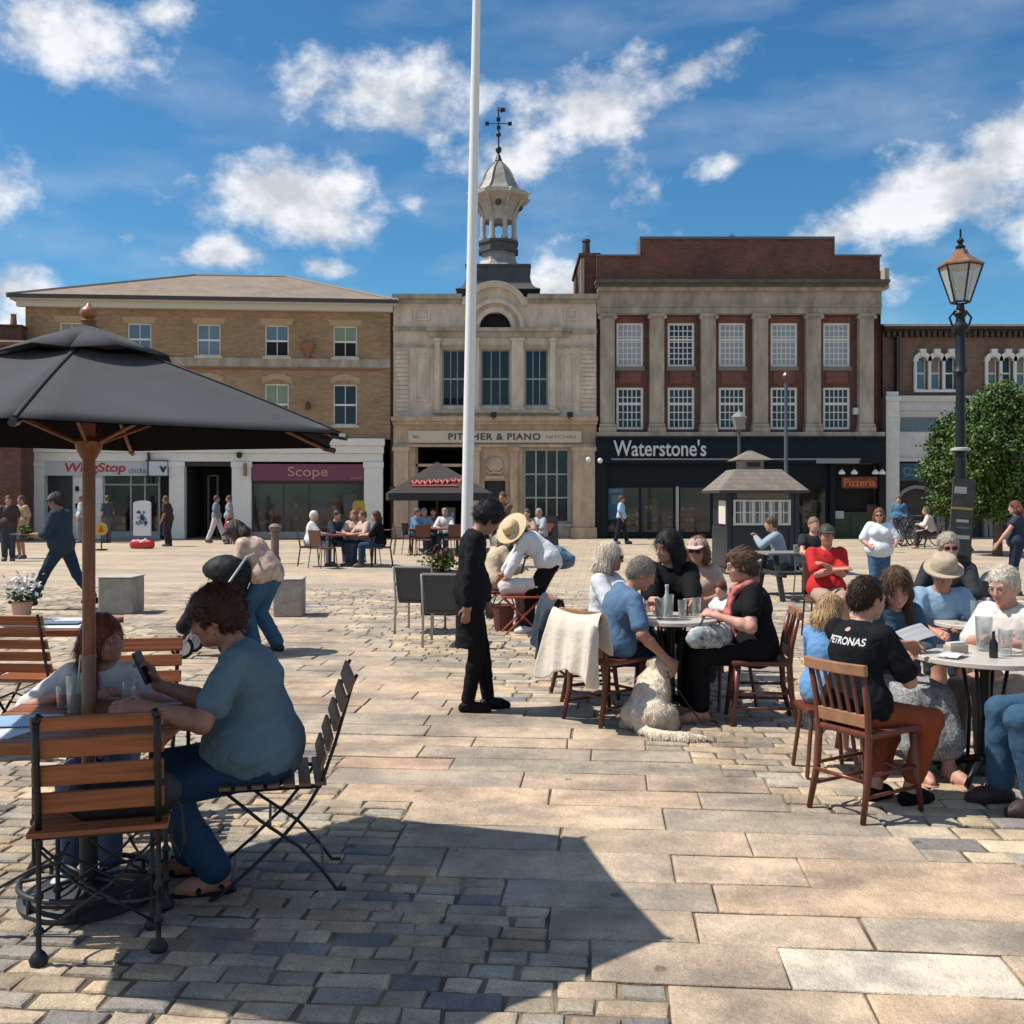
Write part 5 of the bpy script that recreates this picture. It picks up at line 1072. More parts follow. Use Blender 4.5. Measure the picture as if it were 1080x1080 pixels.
def person(label, loc, rz, P=None, s=1.0, g=1.0, fem=0, skin=SK, top=None, bot=None, shoes=None, hair=None, hat=None, glasses=0, vox=.008, group=None, belly=0, cat='person', sitting=None, face=True):
    """P (pose, in metres before scaling): hip, lean, side, twist, head=(pitch,yaw,roll), hl, hr, eh_l, eh_r, fl, fr, kh, fyl, fyr, curl"""
    p = dict(hip=(0,0,.93), lean=0, side=0, twist=0, head=(0,0,0), hl=None, hr=None, ehl=(-.5,-1,-.3), ehr=(.5,-1,-.3), fl=(-.09,0,.08), fr=(.09,0,.08), kh=(0,1,.0), fyl=8, fyr=-8, curl=25, dl=None, dr=None, slump=0, nl=None, nr=None)
    p.update(P or {})
    T = thing('person', label, cat, (loc[0], loc[1], loc[2] if len(loc) > 2 else 0), rz, group); T.scale = (s, s, s); h = vox/s
    hip = np.array(p['hip'], float); gl = 1+(g-1)*.45
    M0 = rotm(0, p['lean']*.45, p['side']*.6); M1 = rotm(p['twist']*.5, p['lean']*.9, p['side']); M2 = rotm(p['twist'], p['lean']*1.1+p['slump'], p['side']*1.1)
    w = hip+M0@np.array((0,0,.15)); ch = w+M1@np.array((0,0,.18)); nb = ch+M2@np.array((0,.0,.155))
    Mh = M2@rotm(p['head'][1], p['head'][0]-p['lean']*1.1*.85-p['slump']*.8, p['head'][2]); Mn = M2@rotm(p['head'][1]*.4, p['head'][0]*.4-p['lean']*.4, 0)
    hc = nb+Mn@np.array((0,.015,.075))+Mh@np.array((0,.012,.085))
    sw = .168 if not fem else .150
    shl, shr = ch+M2@np.array((-sw,0,.115)), ch+M2@np.array((sw,0,.115))
    hl = np.array(p['hl']) if p['hl'] is not None else shl+np.array((-.06,.06,-.50)); hr = np.array(p['hr']) if p['hr'] is not None else shr+np.array((.06,.06,-.50))
    el_l, hl = ik(shl, hl, .285, .25, p['ehl']); el_r, hr = ik(shr, hr, .285, .25, p['ehr'])
    hjl, hjr = hip+M0@np.array((-.09,0,-.01)), hip+M0@np.array((.09,0,-.01))
    fl, fr = np.array(p['fl'], float), np.array(p['fr'], float)
    knl, fl = ik(hjl, fl, .43, .42, p['kh'] if 'khl' not in p else p['khl']); knr, fr = ik(hjr, fr, .43, .42, p['kh'] if 'khr' not in p else p['khr'])
    def torso(S, e=0, wide=0):
        S.el(hip, (.160*g+e+wide, .115*g+e, .125+e), M0, .05)
        S.el(hip+M0@np.array((0,.02+belly*.5,.09)), (.140*g+e+wide, (.098*g+belly)+e, .12+e), M0, .05)
        S.el(w+M0@np.array((0,belly*.4,.02)), ((.132 if fem else .14)*g+e, .096*g+belly*.6+e, .11+e), M1, .05)
        S.el(ch+M1@np.array((0,.005,.0)), ((.142 if fem else .158)*g+e, .108*g+e, .15+e), M1, .05)
        S.rc(shl+M2@np.array((.03,0,-.01)), shr+M2@np.array((-.03,0,-.01)), .050+e*.7, None, .045)
        S.rc(nb-M2@np.array((0,0,.03)), (shl+shr)/2, .065+e*.5, .075+e*.5, .05)
        if fem:
            for q in (-1, 1): S.el(ch+M2@np.array((q*.068*g,.092*g,-.005)), (.060+e, .052+e, .062+e), M2, .035)
    def arm(S, sh, eb, hd, e=0, k=.025, frac=2.0):
        u1 = np.linalg.norm(eb-sh); 
        if frac <= 1: S.rc(sh, sh+(eb-sh)*frac, .046*gl+e, .042*gl+e*1.5, .035); return
        S.rc(sh, eb, .047*gl+e, .038*gl+e, .035); fe = min(frac-1, 1); q = eb+(hd-eb)*fe
        S.rc(eb, eb+(q-eb)*.3, .040*gl+e, .041*gl+e, .02) ; S.rc(eb+(q-eb)*.3, q, .041*gl+e, (.041-(.016*fe))+e*1.1, .02)
    def leg(S, hj, kn, ft, e=0, frac=2.0, flare=0):
        if frac <= 1: S.rc(hj, hj+(kn-hj)*frac, .090*gl+e, .064*gl+.02*(1-frac)+e*1.4+flare, .05); return
        S.rc(hj, kn, .090*gl+e, .058*gl+e, .05); fe = min(frac-1, 1); q = kn+(ft-kn)*fe
        S.rc(kn, kn+(q-kn)*.35, .057*gl+e, .056*gl+e, .02); S.rc(kn+(q-kn)*.35, q, .056*gl+e, .056-(.018*fe)+e*1.2+flare, .02)
    def foot(S, ft, yaw, e=0):
        Mf = rotm(yaw); L = lambda x, y, z: ft+Mf@np.array((x, y, z))
        S.rc(L(0,-.035,-.045), L(0,.10,-.053), .033+e, .036+e, .03); S.rc(L(0,.0,-.02), L(0,.09,-.045), .034+e, .028+e, .03); S.rc(L(0,.09,-.055), L(0,.155,-.060), .036+e, .024+e, .03)
    fingers = []
    def hand(S, eb, hd, side, dr, curl, nrm):
        d = (hd-eb); d = d/np.linalg.norm(d)
        if dr is not None: d = np.array(dr, float); d /= np.linalg.norm(d)
        n = np.array(nrm if nrm is not None else ((-side*.8), 0, -.6), float); n = n-d*(n@d); n /= np.linalg.norm(n)+1e-9    # palm side
        lat = np.cross(d, n); fr_ = max(.0085, .62*h)
        S.rc(hd-d*.01, hd+d*.025, .024, .026, .02, n, .75)
        for q in (-.022, -.007, .008, .023): S.rc(hd+d*.02+lat*q*.5, hd+d*.085+lat*q, .014, .0125, .012)
        def bend(v, a): return v*cos(a)+n*sin(a)
        for i, q in enumerate((-.027, -.009, .009, .026)):
            ln = (.066, .078, .074, .058)[i]; a = radians(curl); b0 = hd+d*.088+lat*q
            d1 = bend(d, a*.7)+lat*q*1.5; d2 = bend(d, a*1.6); d3 = bend(d, a*2.3)
            b1 = b0+d1*ln*.45; b2 = b1+d2*ln*.32; b3 = b2+d3*ln*.24; kk = .004
            S.rc(b0-d*.01, b1, fr_*1.08, fr_, kk); S.rc(b1, b2, fr_, fr_*.95, kk); S.rc(b2, b3, fr_*.95, fr_*.82, kk)
        th = -side*np.sign(np.cross(d, n)@np.array((1,0,0)) or 1); sgn = 1 if p.get('thumb', 1) > 0 else -1
        tl = lat if (lat@np.array((-side,0,.001))) > 0 else -lat        # thumb side faces the body's midline
        t0 = hd+d*.022+tl*.024; t1 = t0+(d*.6+tl*.65+n*.35)*.042; t2 = t1+(d*.85+tl*.2+n*.5)*.034
        S.rc(t0, t1, .0135, fr_*1.15, .01); S.rc(t1, t2, fr_*1.12, fr_*.95, .004)
    def headp(S):
        H = lambda x, y, z: hc+Mh@np.array((x, y, z))
        S.rc(nb-M2@np.array((0,.0,.02)), nb+(hc-nb)*.65-Mh@np.array((0,.015,0)), .056*(.92 if fem else 1), .052*(.9 if fem else 1), .03)
        S.el(H(0,-.015,.028), (.074,.094,.088), Mh, .03); S.el(H(0,.022,-.018), (.062,.070,.088), Mh, .03)
        S.el(H(0,.030,-.070), (.050,.052,.042), Mh, .03); S.el(H(0,.070,-.092), (.021,.018,.018), Mh, .02)
        if face and h < .012:
            for q in (-1, 1):
                S.el(H(q*.036,.062,-.028), (.022,.022,.020), Mh, .02); S.sub(H(q*.031,.094,.008), (.018,.014,.012), Mh, .012); S.el(H(q*.031,.077,.006), (.0135,.0125,.0125), Mh, .003)
            S.rc(H(-.040,.076,.027), H(.040,.076,.027), .010, None, .016); S.rc(H(0,.088,.012), H(0,.106,-.026), .0085, .012, .008)
            for q in (-1, 1): S.el(H(q*.012,.096,-.030), (.008,.010,.007), Mh, .006)
            S.rc(H(-.020,.082,-.055), H(.020,.082,-.055), .0075, None, .004); S.rc(H(-.016,.081,-.066), H(.016,.081,-.066), .008, None, .003)
        else: S.rc(H(0,.084,.012), H(0,.102,-.028), .010, .014, .012)
        for q in (-1, 1): S.el(H(q*.074,-.008,-.008), (.010,.020,.031), Mh@rotm(q*-18), .008)
    S = SDF(); torso(S); arm(S, shl, el_l, hl); arm(S, shr, el_r, hr); leg(S, hjl, knl, fl); leg(S, hjr, knr, fr)
    if h < .02: hand(S, el_l, hl, -1, p['dl'], p.get('curl_l', p['curl']), p['nl']); hand(S, el_r, hr, 1, p['dr'], p.get('curl_r', p['curl']), p['nr'])
    else:
        for eb, hd in ((el_l, hl), (el_r, hr)): d = (hd-eb)/np.linalg.norm(hd-eb); S.rc(hd, hd+d*.12, .03, .024, .02)
    foot(S, fl, p['fyl']); foot(S, fr, p['fyr']); headp(S)
    body = S.mesh('body', skinm(skin), T, h)
    H = lambda x, y, z: hc+Mh@np.array((x, y, z))
    e0 = max(.009, h*1.15)
    if top:
        S = SDF(); e = e0+top.get('loose', .004); torso(S, e); S.el(hip+M0@np.array((0,.02+belly*.5,.05)), (.160*g+e+.040, (.112*g+belly*.9)+e+.034, .14+e), M0, .05); fr_ = top.get('sleeve', .62)
        if fr_ > 0: arm(S, shl, el_l, hl, e, frac=fr_); arm(S, shr, el_r, hr, e, frac=fr_)
        lng = top.get('long', 0)
        if lng:
            q = (fl+fr)/2-hip; q = np.array((0,0,-1.)) if not top.get('along') else q
            S.rc(hip, hip+q/np.linalg.norm(q)*lng, .13*g+e, .125*g+e+.02, .06, M0[:,1], .8)
            S.cut(hip+q/np.linalg.norm(q)*lng, q/np.linalg.norm(q))
        else: S.cut(hip-M0@np.array((0,0,top.get('hem', .06))), -M0[:,2])
        for sh, eb, hd in ((shl, el_l, hl), (shr, el_r, hr)):
            pass
        ns = top.get('neck', .055); S.sub(nb+M2@np.array((0,.03,.045)), (ns+.02, ns+.03, ns), M2, .008)
        if top.get('strap'):
            for q in (-1, 1): S.sub(nb+M2@np.array((q*.16,0,.03)), (.10,.12,.09), M2, .01)
            S.sub(nb+M2@np.array((0,.10,.0)), (.08,.09,.08), M2, .01)
        o = S.mesh(top.get('name', 'shirt'), top['mat'] if 'mat' in top else cloth(top['c']), T, h, fold=top.get('fold', .0045)*(1 if h < .014 else .6), ffreq=top.get('ff', 1))
        if top.get('collar'):
            S = SDF(); 
            for i in range(7): a = pi*2*i/7; b = pi*2*(i+1)/7; S.rc(nb+M2@np.array((.06*cos(a), .055*sin(a)+.005, .02)), nb+M2@np.array((.06*cos(b), .055*sin(b)+.005, .02)), .014, None, .01)
            S.mesh('collar', cloth(top['collar']), T, h)
    if bot:
        kind = bot.get('kind', 'trousers'); S = SDF(); e = e0+bot.get('loose', .002); fr_ = bot.get('len', 1.9)
        S.el(hip, (.160*g+e, .115*g+e, .125+e), M0, .05); S.el(hip+M0@np.array((0,.02+belly*.5,.07)), (.140*g+e, (.098*g+belly*.9)+e, .10+e), M0, .05)
        leg(S, hjl, knl, fl, e, fr_, bot.get('flare', .004)); leg(S, hjr, knr, fr, e, fr_, bot.get('flare', .004))
        if kind == 'skirt':
            for t in (0, .25, .5, .75, 1.0): a, b = hjl+(knl-hjl)*t, hjr+(knr-hjr)*t; S.rc(a, b, .09*g-.015*t+e, None, .05)
            if fr_ > 1:
                for t in (.2, .45, .7, .95):
                    t2 = t*(fr_-1); a, b = knl+(fl-knl)*t2, knr+(fr-knr)*t2; S.rc(a, b, .075+e+.02*t, None, .06)
        S.cut(hip+M0@np.array((0,0,.06)), M0[:,2])
        S.mesh({'trousers': 'trousers', 'shorts': 'shorts', 'skirt': 'skirt'}[kind], bot['mat'] if 'mat' in bot else cloth(bot['c']), T, h, fold=bot.get('fold', .0045)*(1 if h < .014 else .6), ffreq=.9)
    if shoes:
        for q, yw in ((fl, p['fyl']), (fr, p['fyr'])):
            S = SDF()
            if shoes.get('sandal'):
                Mf = rotm(yw); L = lambda x, y, z: q+Mf@np.array((x, y, z)); S.rc(L(0,-.04,-.078), L(0,.15,-.078), .042, None, .01, (0,0,1), .28)
                S.rc(L(-.045,.075,-.06), L(0,.085,-.010), .012, None, .006); S.rc(L(.045,.075,-.06), L(0,.085,-.010), .012, None, .006); S.rc(L(-.04,-.02,-.05), L(0,.035,.0), .010, None, .006); S.rc(L(.04,-.02,-.05), L(0,.035,.0), .010, None, .006)
                S.mesh('sandal', cloth(shoes['c'], .5), T, h)
            else:
                foot(S, q, yw, e0*.9); S.mesh('shoe', cloth(shoes['c'], .5), T, h)
    if hair:
        S = SDF(); hk = hair.get('kind', 'short'); v = hair.get('vol', .012)
        S.el(H(0,-.020,.036), (.074+v,.094+v*.8,.086+v), Mh, .02)
        if hk in ('short', 'bun', 'tail'): S.el(H(0,-.055,-.02), (.060+v*.6,.055+v*.5,.065), Mh, .03)
        if hk in ('long', 'bob', 'curly'):
            ln = hair.get('len', .3 if hk == 'long' else .13)
            dn = np.array((0,0,-1.)); bk = -M2[:,1]
            for q in (-1, 1): S.rc(H(q*.066,-.02,.01), H(q*.074,-.02,-.06), .030, .032, .03); S.rc(H(q*.074,-.02,-.06), H(q*.080,-.03,-.07)+dn*(ln-.06)*.9, .034, .024, .03)
            for q in (-.04, 0, .04): S.rc(H(q,-.075,.0), H(q*1.3,-.085,-.06)+bk*.01, .045, .045, .03); S.rc(H(q*1.3,-.085,-.06)+bk*.01, H(q*1.3,-.085,-.06)+bk*.03+dn*(ln-.03), .045, .03, .03)
        if hk == 'bun': S.el(H(0,-.10,.06), (.040,.038,.040), Mh, .015)
        if hk == 'top': S.el(H(0,-.04,.12), (.05,.05,.035), Mh, .02)
        if hk == 'tail': S.rc(H(0,-.11,.02), H(0,-.16,-.02), .025, .028, .015); S.rc(H(0,-.16,-.02), H(0,-.15,-.02)+np.array((0,0,-.2)), .028, .012, .015)
        fh = hair.get('fringe', .062)
        S.sub(H(0,.105,-.035), (.080,.085,fh+.035), Mh, .006)     # keeps the face clear
        if hk == 'short':
            for q in (-1, 1): S.sub(H(q*.085,.03,-.06), (.035,.06,.05), Mh, .006)
        if hk == 'bald': S.sub(H(0,.02,.10), (.07,.085,.07), Mh, .01)
        ho = S.mesh('hair', hairm(hair['c']), T, min(h, .012 if h > .009 else h), fold=hair.get('rough', .005), ffreq=2.2, streak=.0022)
        if h < .0125: lg = hk in ('long', 'bob'); strands(ho, 2600 if h < .009 else 1300, (.075 if lg else .038)*hair.get('sl', 1), .0030 if h < .009 else .0045, len(PEOPLE)+3, tuple(np.array((0,0,-1.))*(.9 if lg else .35)-Mh[:,1]*(.1 if lg else .6)), .16 if lg else .30, .25 if lg else .45)
    def lathe_h(name, prof, m, c, tilt=0, n=28, sy=1):
        b = MB(); b.lathe(prof, n, sy=sy); o = b.build(name, m, T, smooth=True, auto=50); Mx = Matrix([list(r) for r in Mh]) @ Matrix.Rotation(radians(tilt), 3, 'X')
        o.matrix_local = Matrix.Translation(Vector(c)) @ Mx.to_4x4(); return o
    if hat:
        m = cloth(hat['c'])
        if hat['kind'] == 'cap':
            S = SDF(); S.el(H(0,-.012,.048), (.089,.106,.080), Mh, .02); S.cut(H(0,0,.040), -Mh[:,2]+Mh[:,1]*.05)
            sg = -1 if hat.get('back') else 1
            S.rc(H(-.04,sg*.085,.048), H(.04,sg*.085,.048), .04, None, .01, Mh[:,2], .25); S.rc(H(-.025,sg*.125,.040), H(.025,sg*.125,.040), .035, None, .02, Mh[:,2], .22)
            S.mesh('cap', m, T, min(h, .009))
        else:
            r = hat.get('r', .19); o = lathe_h('hat', [(r,-.01),(r*.99,.0),(r*.7,.004),(.105,.012),(.10,.05),(.085,.095),(.05,.112),(.01,.108)], m, H(0,-.01,.055), hat.get('tilt', 0), sy=1.08)
            if hat.get('band'):
                b = MB(); b.lathe([(.1065,.014),(.103,.045)], 28, sy=1.08); q = b.build('hat_band', cloth(hat['band']), T); q.matrix_local = o.matrix_local.copy()
    if glasses:
        b = MB()
        for q in (-1, 1):
            pts = [(q*.032+.021*cos(a), .102, .008+.016*sin(a)) for a in [2*pi*i/14 for i in range(15)]]; b.tube(pts, .0022 if glasses == 1 else .004, 5)
            b.tube([(q*.053,.100,.012),(q*.076,.04,.012),(q*.078,-.01,.006)], .002, 5)
            if glasses == 2: b.add([(q*.032+.02*cos(a), .101, .008+.015*sin(a)) for a in [2*pi*i/12 for i in range(12)]], [tuple(range(12))])
        b.tube([(-.012,.104,.012),(.012,.104,.012)], .002, 5)
        o = b.build('glasses', BLK, T); o.matrix_local = Matrix.Translation(Vector(hc)) @ Matrix([list(r) for r in Mh]).to_4x4()
    if face and h < .010:
        for q in (-1, 1):
            b = MB(); b.sphere((q*.031,.0775,.0065), .0132, 12, 8, mi=0); b.sphere((q*.031,.0860,.0065), .0064, 10, 6, mi=1); o = b.build('eye', [WHT, BLK], T, smooth=True)
            o.matrix_local = Matrix.Translation(Vector(hc)) @ Matrix([list(r) for r in Mh]).to_4x4()
            b = MB(); b.tube([(q*.014,.090,.026),(q*.030,.090,.031),(q*.047,.080,.027)], .0028, 5); o = b.build('eyebrow', hairm(hair['c'] if hair else (.1,.07,.05)), T)
            o.matrix_local = Matrix.Translation(Vector(hc)) @ Matrix([list(r) for r in Mh]).to_4x4()
        b = MB(); b.tube([(-.022,.083,-.0605),(-.01,.0905,-.059),(0,.0912,-.0605),(.01,.0905,-.059),(.022,.083,-.0605)], .0022, 5); o = b.build('lips', mat('lip', (.36,.12,.10), .5), T)
        o.matrix_local = Matrix.Translation(Vector(hc)) @ Matrix([list(r) for r in Mh]).to_4x4()
    T['_hc'] = [float(v) for v in hc]; T['_hl'] = [float(v) for v in hl]; T['_hr'] = [float(v) for v in hr]
    PEOPLE.append((T, hc, hl, hr, nb, ch, M2, Mh, hip)); return T
PEOPLE = []
def sit(depth=.40, spread=.10, seat=.45, lean=5, feet=.10, **k):
    "a seated pose: pelvis on a seat, knees ahead, feet flat on the ground"
    d = dict(hip=(0,0,seat+.10), lean=lean, fl=(-spread,depth+feet,.08), fr=(spread,depth+feet,.08), kh=(0,1,.8), hl=(-.13,.42,.74), hr=(.13,.42,.74), ehl=(-1,-.4,-.8), ehr=(1,-.4,-.8))
    d.update(k); return d
# ---------------------------------------------------------------- furniture kinds
WOOD_O = mat('oiled_slats', (.27,.085,.030), .45, var=.50, vscale=9, stretch=(.25,4,4), spec=.4, bump=.3, bscale=14)
WOOD_G = mat('weathered_slats', (.20,.105,.06), .6, var=.25, vscale=7, stretch=(.4,3,3))
WOOD_D = mat('dark_red_wood', (.125,.033,.018), .35, var=.3, vscale=9, stretch=(2,2,.4), spec=.5)
WOOD_T = mat('worn_top_rail', (.30,.15,.08), .45, var=.25, vscale=9)
def place(o, X, Y, rz, label=None): o.location = (X, Y, 0); o.rotation_euler = (0,0,rz); 
def slat_chair(label, X, Y, rz, wood, group='folding slatted chairs'):
    c = thing('folding_chair', label, 'chair', (X, Y, 0), rz, group); w = .20
    for sg in (-1, 1):
        f = MB(); x = sg*w; f.tube([(x,-.335,.90),(x,-.315,.86),(x,-.245,.62),(x,-.19,.46),(x,-.13,.36),(x,-.03,.24),(x,.10,.12),(x,.22,.02),(x,.26,.005)], .0105, 8, flat=.7); f.build('back_frame', IRON, c, smooth=True)
        f = MB(); x = sg*(w-.02); f.tube([(x,.20,.435),(x,.06,.31),(x,-.10,.19),(x,-.19,.09),(x,-.25,.005),(x,-.29,.003)], .0105, 8, flat=.7); f.build('leg', IRON, c, smooth=True)
        f = MB(); f.tube([(x,-.19,.438),(x,.21,.438)], .009, 6); f.build('seat_rail', IRON, c)
    f = MB(); f.tube([(-w,.17,.055),(w,.17,.055)], .007, 6); f.tube([(-w+.02,-.20,.075),(w-.02,-.20,.075)], .007, 6); f.tube([(-w+.02,.02,.275),(w-.02,.02,.275)], .006, 6); f.build('stretcher', IRON, c)
    for i in range(7):
        y = -.185+i*.064; f = MB(); f.box(-.215, .215, y-.024, y+.024, .447, .463); f.build('seat_slat', wood, c, bevel=.003)
    for i in range(5):
        t = .10+i*.20; y, z = -.19+(-.335+.19)*t-.0, .50+.40*t
        f = MB(); f.cbox((0, y+.012, z), (.45, .016, .062 if i < 4 else .07), rot=Euler((radians(19),0,0))); f.build('back_slat', wood, c, bevel=.004)
    return c
def iron_chair(label, X, Y, rz):
    c = thing('garden_chair', label, 'chair', (X, Y, 0), rz); w = .20
    prof = [(.030,.0),(.034,.018),(.022,.038),(.010,.05),(.010,.10),(.018,.11),(.018,.12),(.009,.13),(.009,.22),(.016,.23),(.016,.245),(.009,.255),(.009,.40),(.014,.41),(.014,.44)]
    for x in (-w, w):
        for y in (-.20, .20): f = MB(); f.lathe(prof, 10, (x, y, 0)); f.build('leg', IRON, c, smooth=True, auto=50)
    for x in (-w, w):
        f = MB(); f.tube([(x,-.20,.44),(x,-.225,.60),(x,-.25,.74),(x,-.265,.86)], .012, 8); f.tube([(x,-.265,.86),(x*.94,-.25,.885)], .014, 8); f.build('back_post', IRON, c, smooth=True)
    f = MB()
    for (a, b) in (((-w,-.20,.20),(w,.20,.20)),((w,-.20,.20),(-w,.20,.20))):
        f.tube([(a[0]+(b[0]-a[0])*t, a[1]+(b[1]-a[1])*t, .20-.07*sin(pi*t)) for t in (0,.2,.4,.5,.6,.8,1)], .007, 6)
    for sg in (-1, 1):
        f.tube([(sg*w, -.2, .40), (sg*w*.72,-.2,.34),(sg*w*.5,-.2,.42)], .006, 6)
        f.tube([(-w, sg*.2, .42), (-w*.2, sg*.2, .26), (w, sg*.2, .10)], .005, 6); f.tube([(w, sg*.2, .42), (w*.2, sg*.2, .26), (-w, sg*.2, .10)], .005, 6)
    f.build('cross_brace', IRON, c, smooth=True)
    f = MB(); f.box(-w-.02, w+.02, -.21, -.19, .437, .452); f.box(-w-.02, w+.02, .19, .21, .437, .452); f.box(-w-.01, -w+.01, -.19, .19, .437, .452); f.box(w-.01, w+.01, -.19, .19, .437, .452); f.build('seat_frame', IRON, c)
    for i in range(6): y = -.205+i*.082; f = MB(); f.box(-.235, .235, y-.036, y+.036, .453, .473); f.build('seat_slat', WOOD_O, c, bevel=.004)
    for i, (z, h) in enumerate(((.565,.075),(.665,.075),(.765,.07),(.855,.05))): f = MB(); f.cbox((0, -.218-(z-.56)*.17+.018, z), (.44, .018, h), rot=Euler((radians(9),0,0))); f.build('back_slat', WOOD_O, c, bevel=.004)
    return c
def pub_chair(label, X, Y, rz, group='wooden spindle back chairs'):
    c = thing('wooden_chair', label, 'chair', (X, Y, 0), rz, group); w = .19
    f = MB(); f.box(-.215, .215, -.20, .22, .43, .465); f.build('seat', WOOD_D, c, bevel=.012)
    for x in (-w, w):
        f = MB(); f.tube([(x*1.06,-.25,0),(x,-.20,.22),(x*.98,-.185,.44),(x,-.20,.58),(x*1.04,-.245,.79)], [.016,.021,.022,.019,.016], 8); f.build('back_post', WOOD_D, c, smooth=True)
        f = MB(); f.tube([(x*1.08,.22,0),(x*1.02,.195,.2),(x*.95,.175,.43)], [.015,.020,.023], 10); f.build('leg', WOOD_D, c, smooth=True)
    f = MB()
    for z, y in ((.17,-.215),(.17,.20)): f.tube([(-w,y,z+.04),(w,y,z+.04)], .011, 8)
    for x in (-w, w):
        for z in (.13, .24): f.tube([(x*1.03,-.215,z),(x*1.03,.20,z)], .011, 8)
    f.build('stretcher', WOOD_D, c, smooth=True)
    f = MB(); n = 8
    pts = [(-w*1.2+2.4*w*i/n, -.262-.028*sin(pi*i/n)) for i in range(n+1)]
    vs = []
    for (x, y) in pts: y += .012; vs += [(x,y-.016,.765),(x,y+.016,.765),(x,y+.010,.825),(x,y-.022,.825)]
    fs = [(4*i+a, 4*i+(a+1) % 4, 4*i+4+(a+1) % 4, 4*i+4+a) for i in range(n) for a in range(4)]+[(0,3,2,1),(4*n,4*n+1,4*n+2,4*n+3)]
    f.add(vs, fs); f.build('top_rail', WOOD_T, c, bevel=.006)
    f = MB(); f.cbox((0,-.195,.520), (2*w-.01,.022,.070), rot=Euler((radians(6),0,0))); f.build('lower_rail', WOOD_T, c, bevel=.004)
    for i in range(5): x = -.13+.065*i; f = MB(); f.bar((x*.95,-.200,.550), (x,-.250-.024*cos(x*7),.78), .024, .011); f.build('spindle', WOOD_D, c, bevel=.002)
    return c
WICK = mat('grey_wicker', (.060,.062,.066), .6, var=.4, vscale=70, bump=.8, bscale=120)
ALU = mat('brushed_alu', (.36,.35,.34), .35, metal=.7)
def wicker_chair(label, X, Y, rz, group='grey woven armchairs'):
    c = thing('wicker_armchair', label, 'chair', (X, Y, 0), rz, group); w = .215
    f = MB(); f.box(-w, w, -.24, .26, .36, .41); f.build('seat', WICK, c, bevel=.02)
    f = MB(); f.add([(-w,-.25,.40),(w,-.25,.40),(w+.01,-.34,.79),(-w-.01,-.34,.79),(-w,-.22,.40),(w,-.22,.40),(w+.01,-.31,.79),(-w-.01,-.31,.79)], [(0,1,2,3),(7,6,5,4),(0,4,5,1),(1,5,6,2),(2,6,7,3),(3,7,4,0)]); f.build('backrest', WICK, c, bevel=.01)
    for sg in (-1, 1):
        x = sg*(w+.02); f = MB(); f.tube([(x,.25,0),(x,.25,.54),(x,.22,.58),(x,-.27,.59)], .014, 8); f.build('armrest', ALU, c, smooth=True)
        f = MB(); f.tube([(x,-.30,0),(x,-.26,.41),(x,-.35,.80)], .014, 8); f.build('leg', ALU, c, smooth=True)
    f = MB(); f.tube([(-w-.02,-.35,.80),(w+.02,-.35,.80)], .014, 8); f.build('top_rail', ALU, c); return c
def cafe_chair(label, X, Y, rz, group='small brown cafe chairs', m=None):
    c = thing('cafe_chair', label, 'chair', (X, Y, 0), rz, group); w = .20; m = m or mat('cafe_brown', (.12,.04,.025), .5)
    f = MB(); f.box(-.21,.21,-.2,.21,.43,.46); f.build('seat', m, c, bevel=.01)
    f = MB(); f.cbox((0,-.24,.70), (.42,.02,.34), rot=Euler((radians(10),0,0))); f.build('backrest', m, c, bevel=.01)
    for x in (-w, w):
        f = MB(); f.tube([(x*1.1,-.26,0),(x,-.2,.44),(x,-.27,.86)], .011, 6); f.build('leg', ALU if m.name == 'cafe_grey' else IRON, c); f = MB(); f.tube([(x*1.1,.23,0),(x,.19,.44)], .011, 6); f.build('leg', IRON, c)
    return c
def round_table(label, X, Y, r, top, group='round pedestal tables'):
    t = thing('round_table', label, 'table', (X, Y, 0), 0, group)
    f = MB(); f.lathe([(r-.01,.70),(r,.705),(r,.727),(r-.006,.732)], 48); f.build('tabletop', top, t, smooth=True, auto=30)
    f = MB(); f.lathe([(.20,.690),(.20,.699)], 20); f.lathe([(.05,.10),(.032,.14),(.028,.35),(.045,.37),(.028,.40),(.028,.62),(.06,.69)], 14); f.build('pedestal', IRON, t, smooth=True, auto=40)
    for i in range(4):
        a = pi/4+i*pi/2; f = MB(); f.tube([(.03*cos(a),.03*sin(a),.13),(.16*cos(a),.16*sin(a),.09),(.27*cos(a),.27*sin(a),.02)], [.022,.018,.016], 8); f.build('foot', IRON, t, smooth=True)
        f = MB(); f.tube([(.10*cos(a),.10*sin(a),.08),(.085*cos(a),.085*sin(a),.4),(.13*cos(a),.13*sin(a),.69)], .011, 6); f.build('column', IRON, t, smooth=True)
    return t
MARB = mat('pale_tabletop', (.50,.47,.42), .3, var=.10, vscale=9)
DRINKG = None
def glassmat():
    m = bpy.data.materials.new('drinking_glass'); m.use_nodes = True; nt = m.node_tree; N = nt.nodes; L = nt.links; N.clear(); o = N.new('ShaderNodeOutputMaterial')
    t = N.new('ShaderNodeBsdfTransparent'); t.inputs[0].default_value = (.90,.93,.93,1); g = N.new('ShaderNodeBsdfGlossy'); g.inputs['Roughness'].default_value = .05; d = N.new('ShaderNodeBsdfDiffuse'); d.inputs[0].default_value = (.8,.85,.85,1)
    lw = N.new('ShaderNodeLayerWeight'); lw.inputs[0].default_value = .35; mx = N.new('ShaderNodeMixShader'); L.new(lw.outputs['Facing'], mx.inputs[0]); L.new(t.outputs[0], mx.inputs[1]); L.new(g.outputs[0], mx.inputs[2])
    m2 = N.new('ShaderNodeMixShader'); m2.inputs[0].default_value = .12; L.new(mx.outputs[0], m2.inputs[1]); L.new(d.outputs[0], m2.inputs[2]); L.new(m2.outputs[0], o.inputs[0]); return m
DRINKG = glassmat()
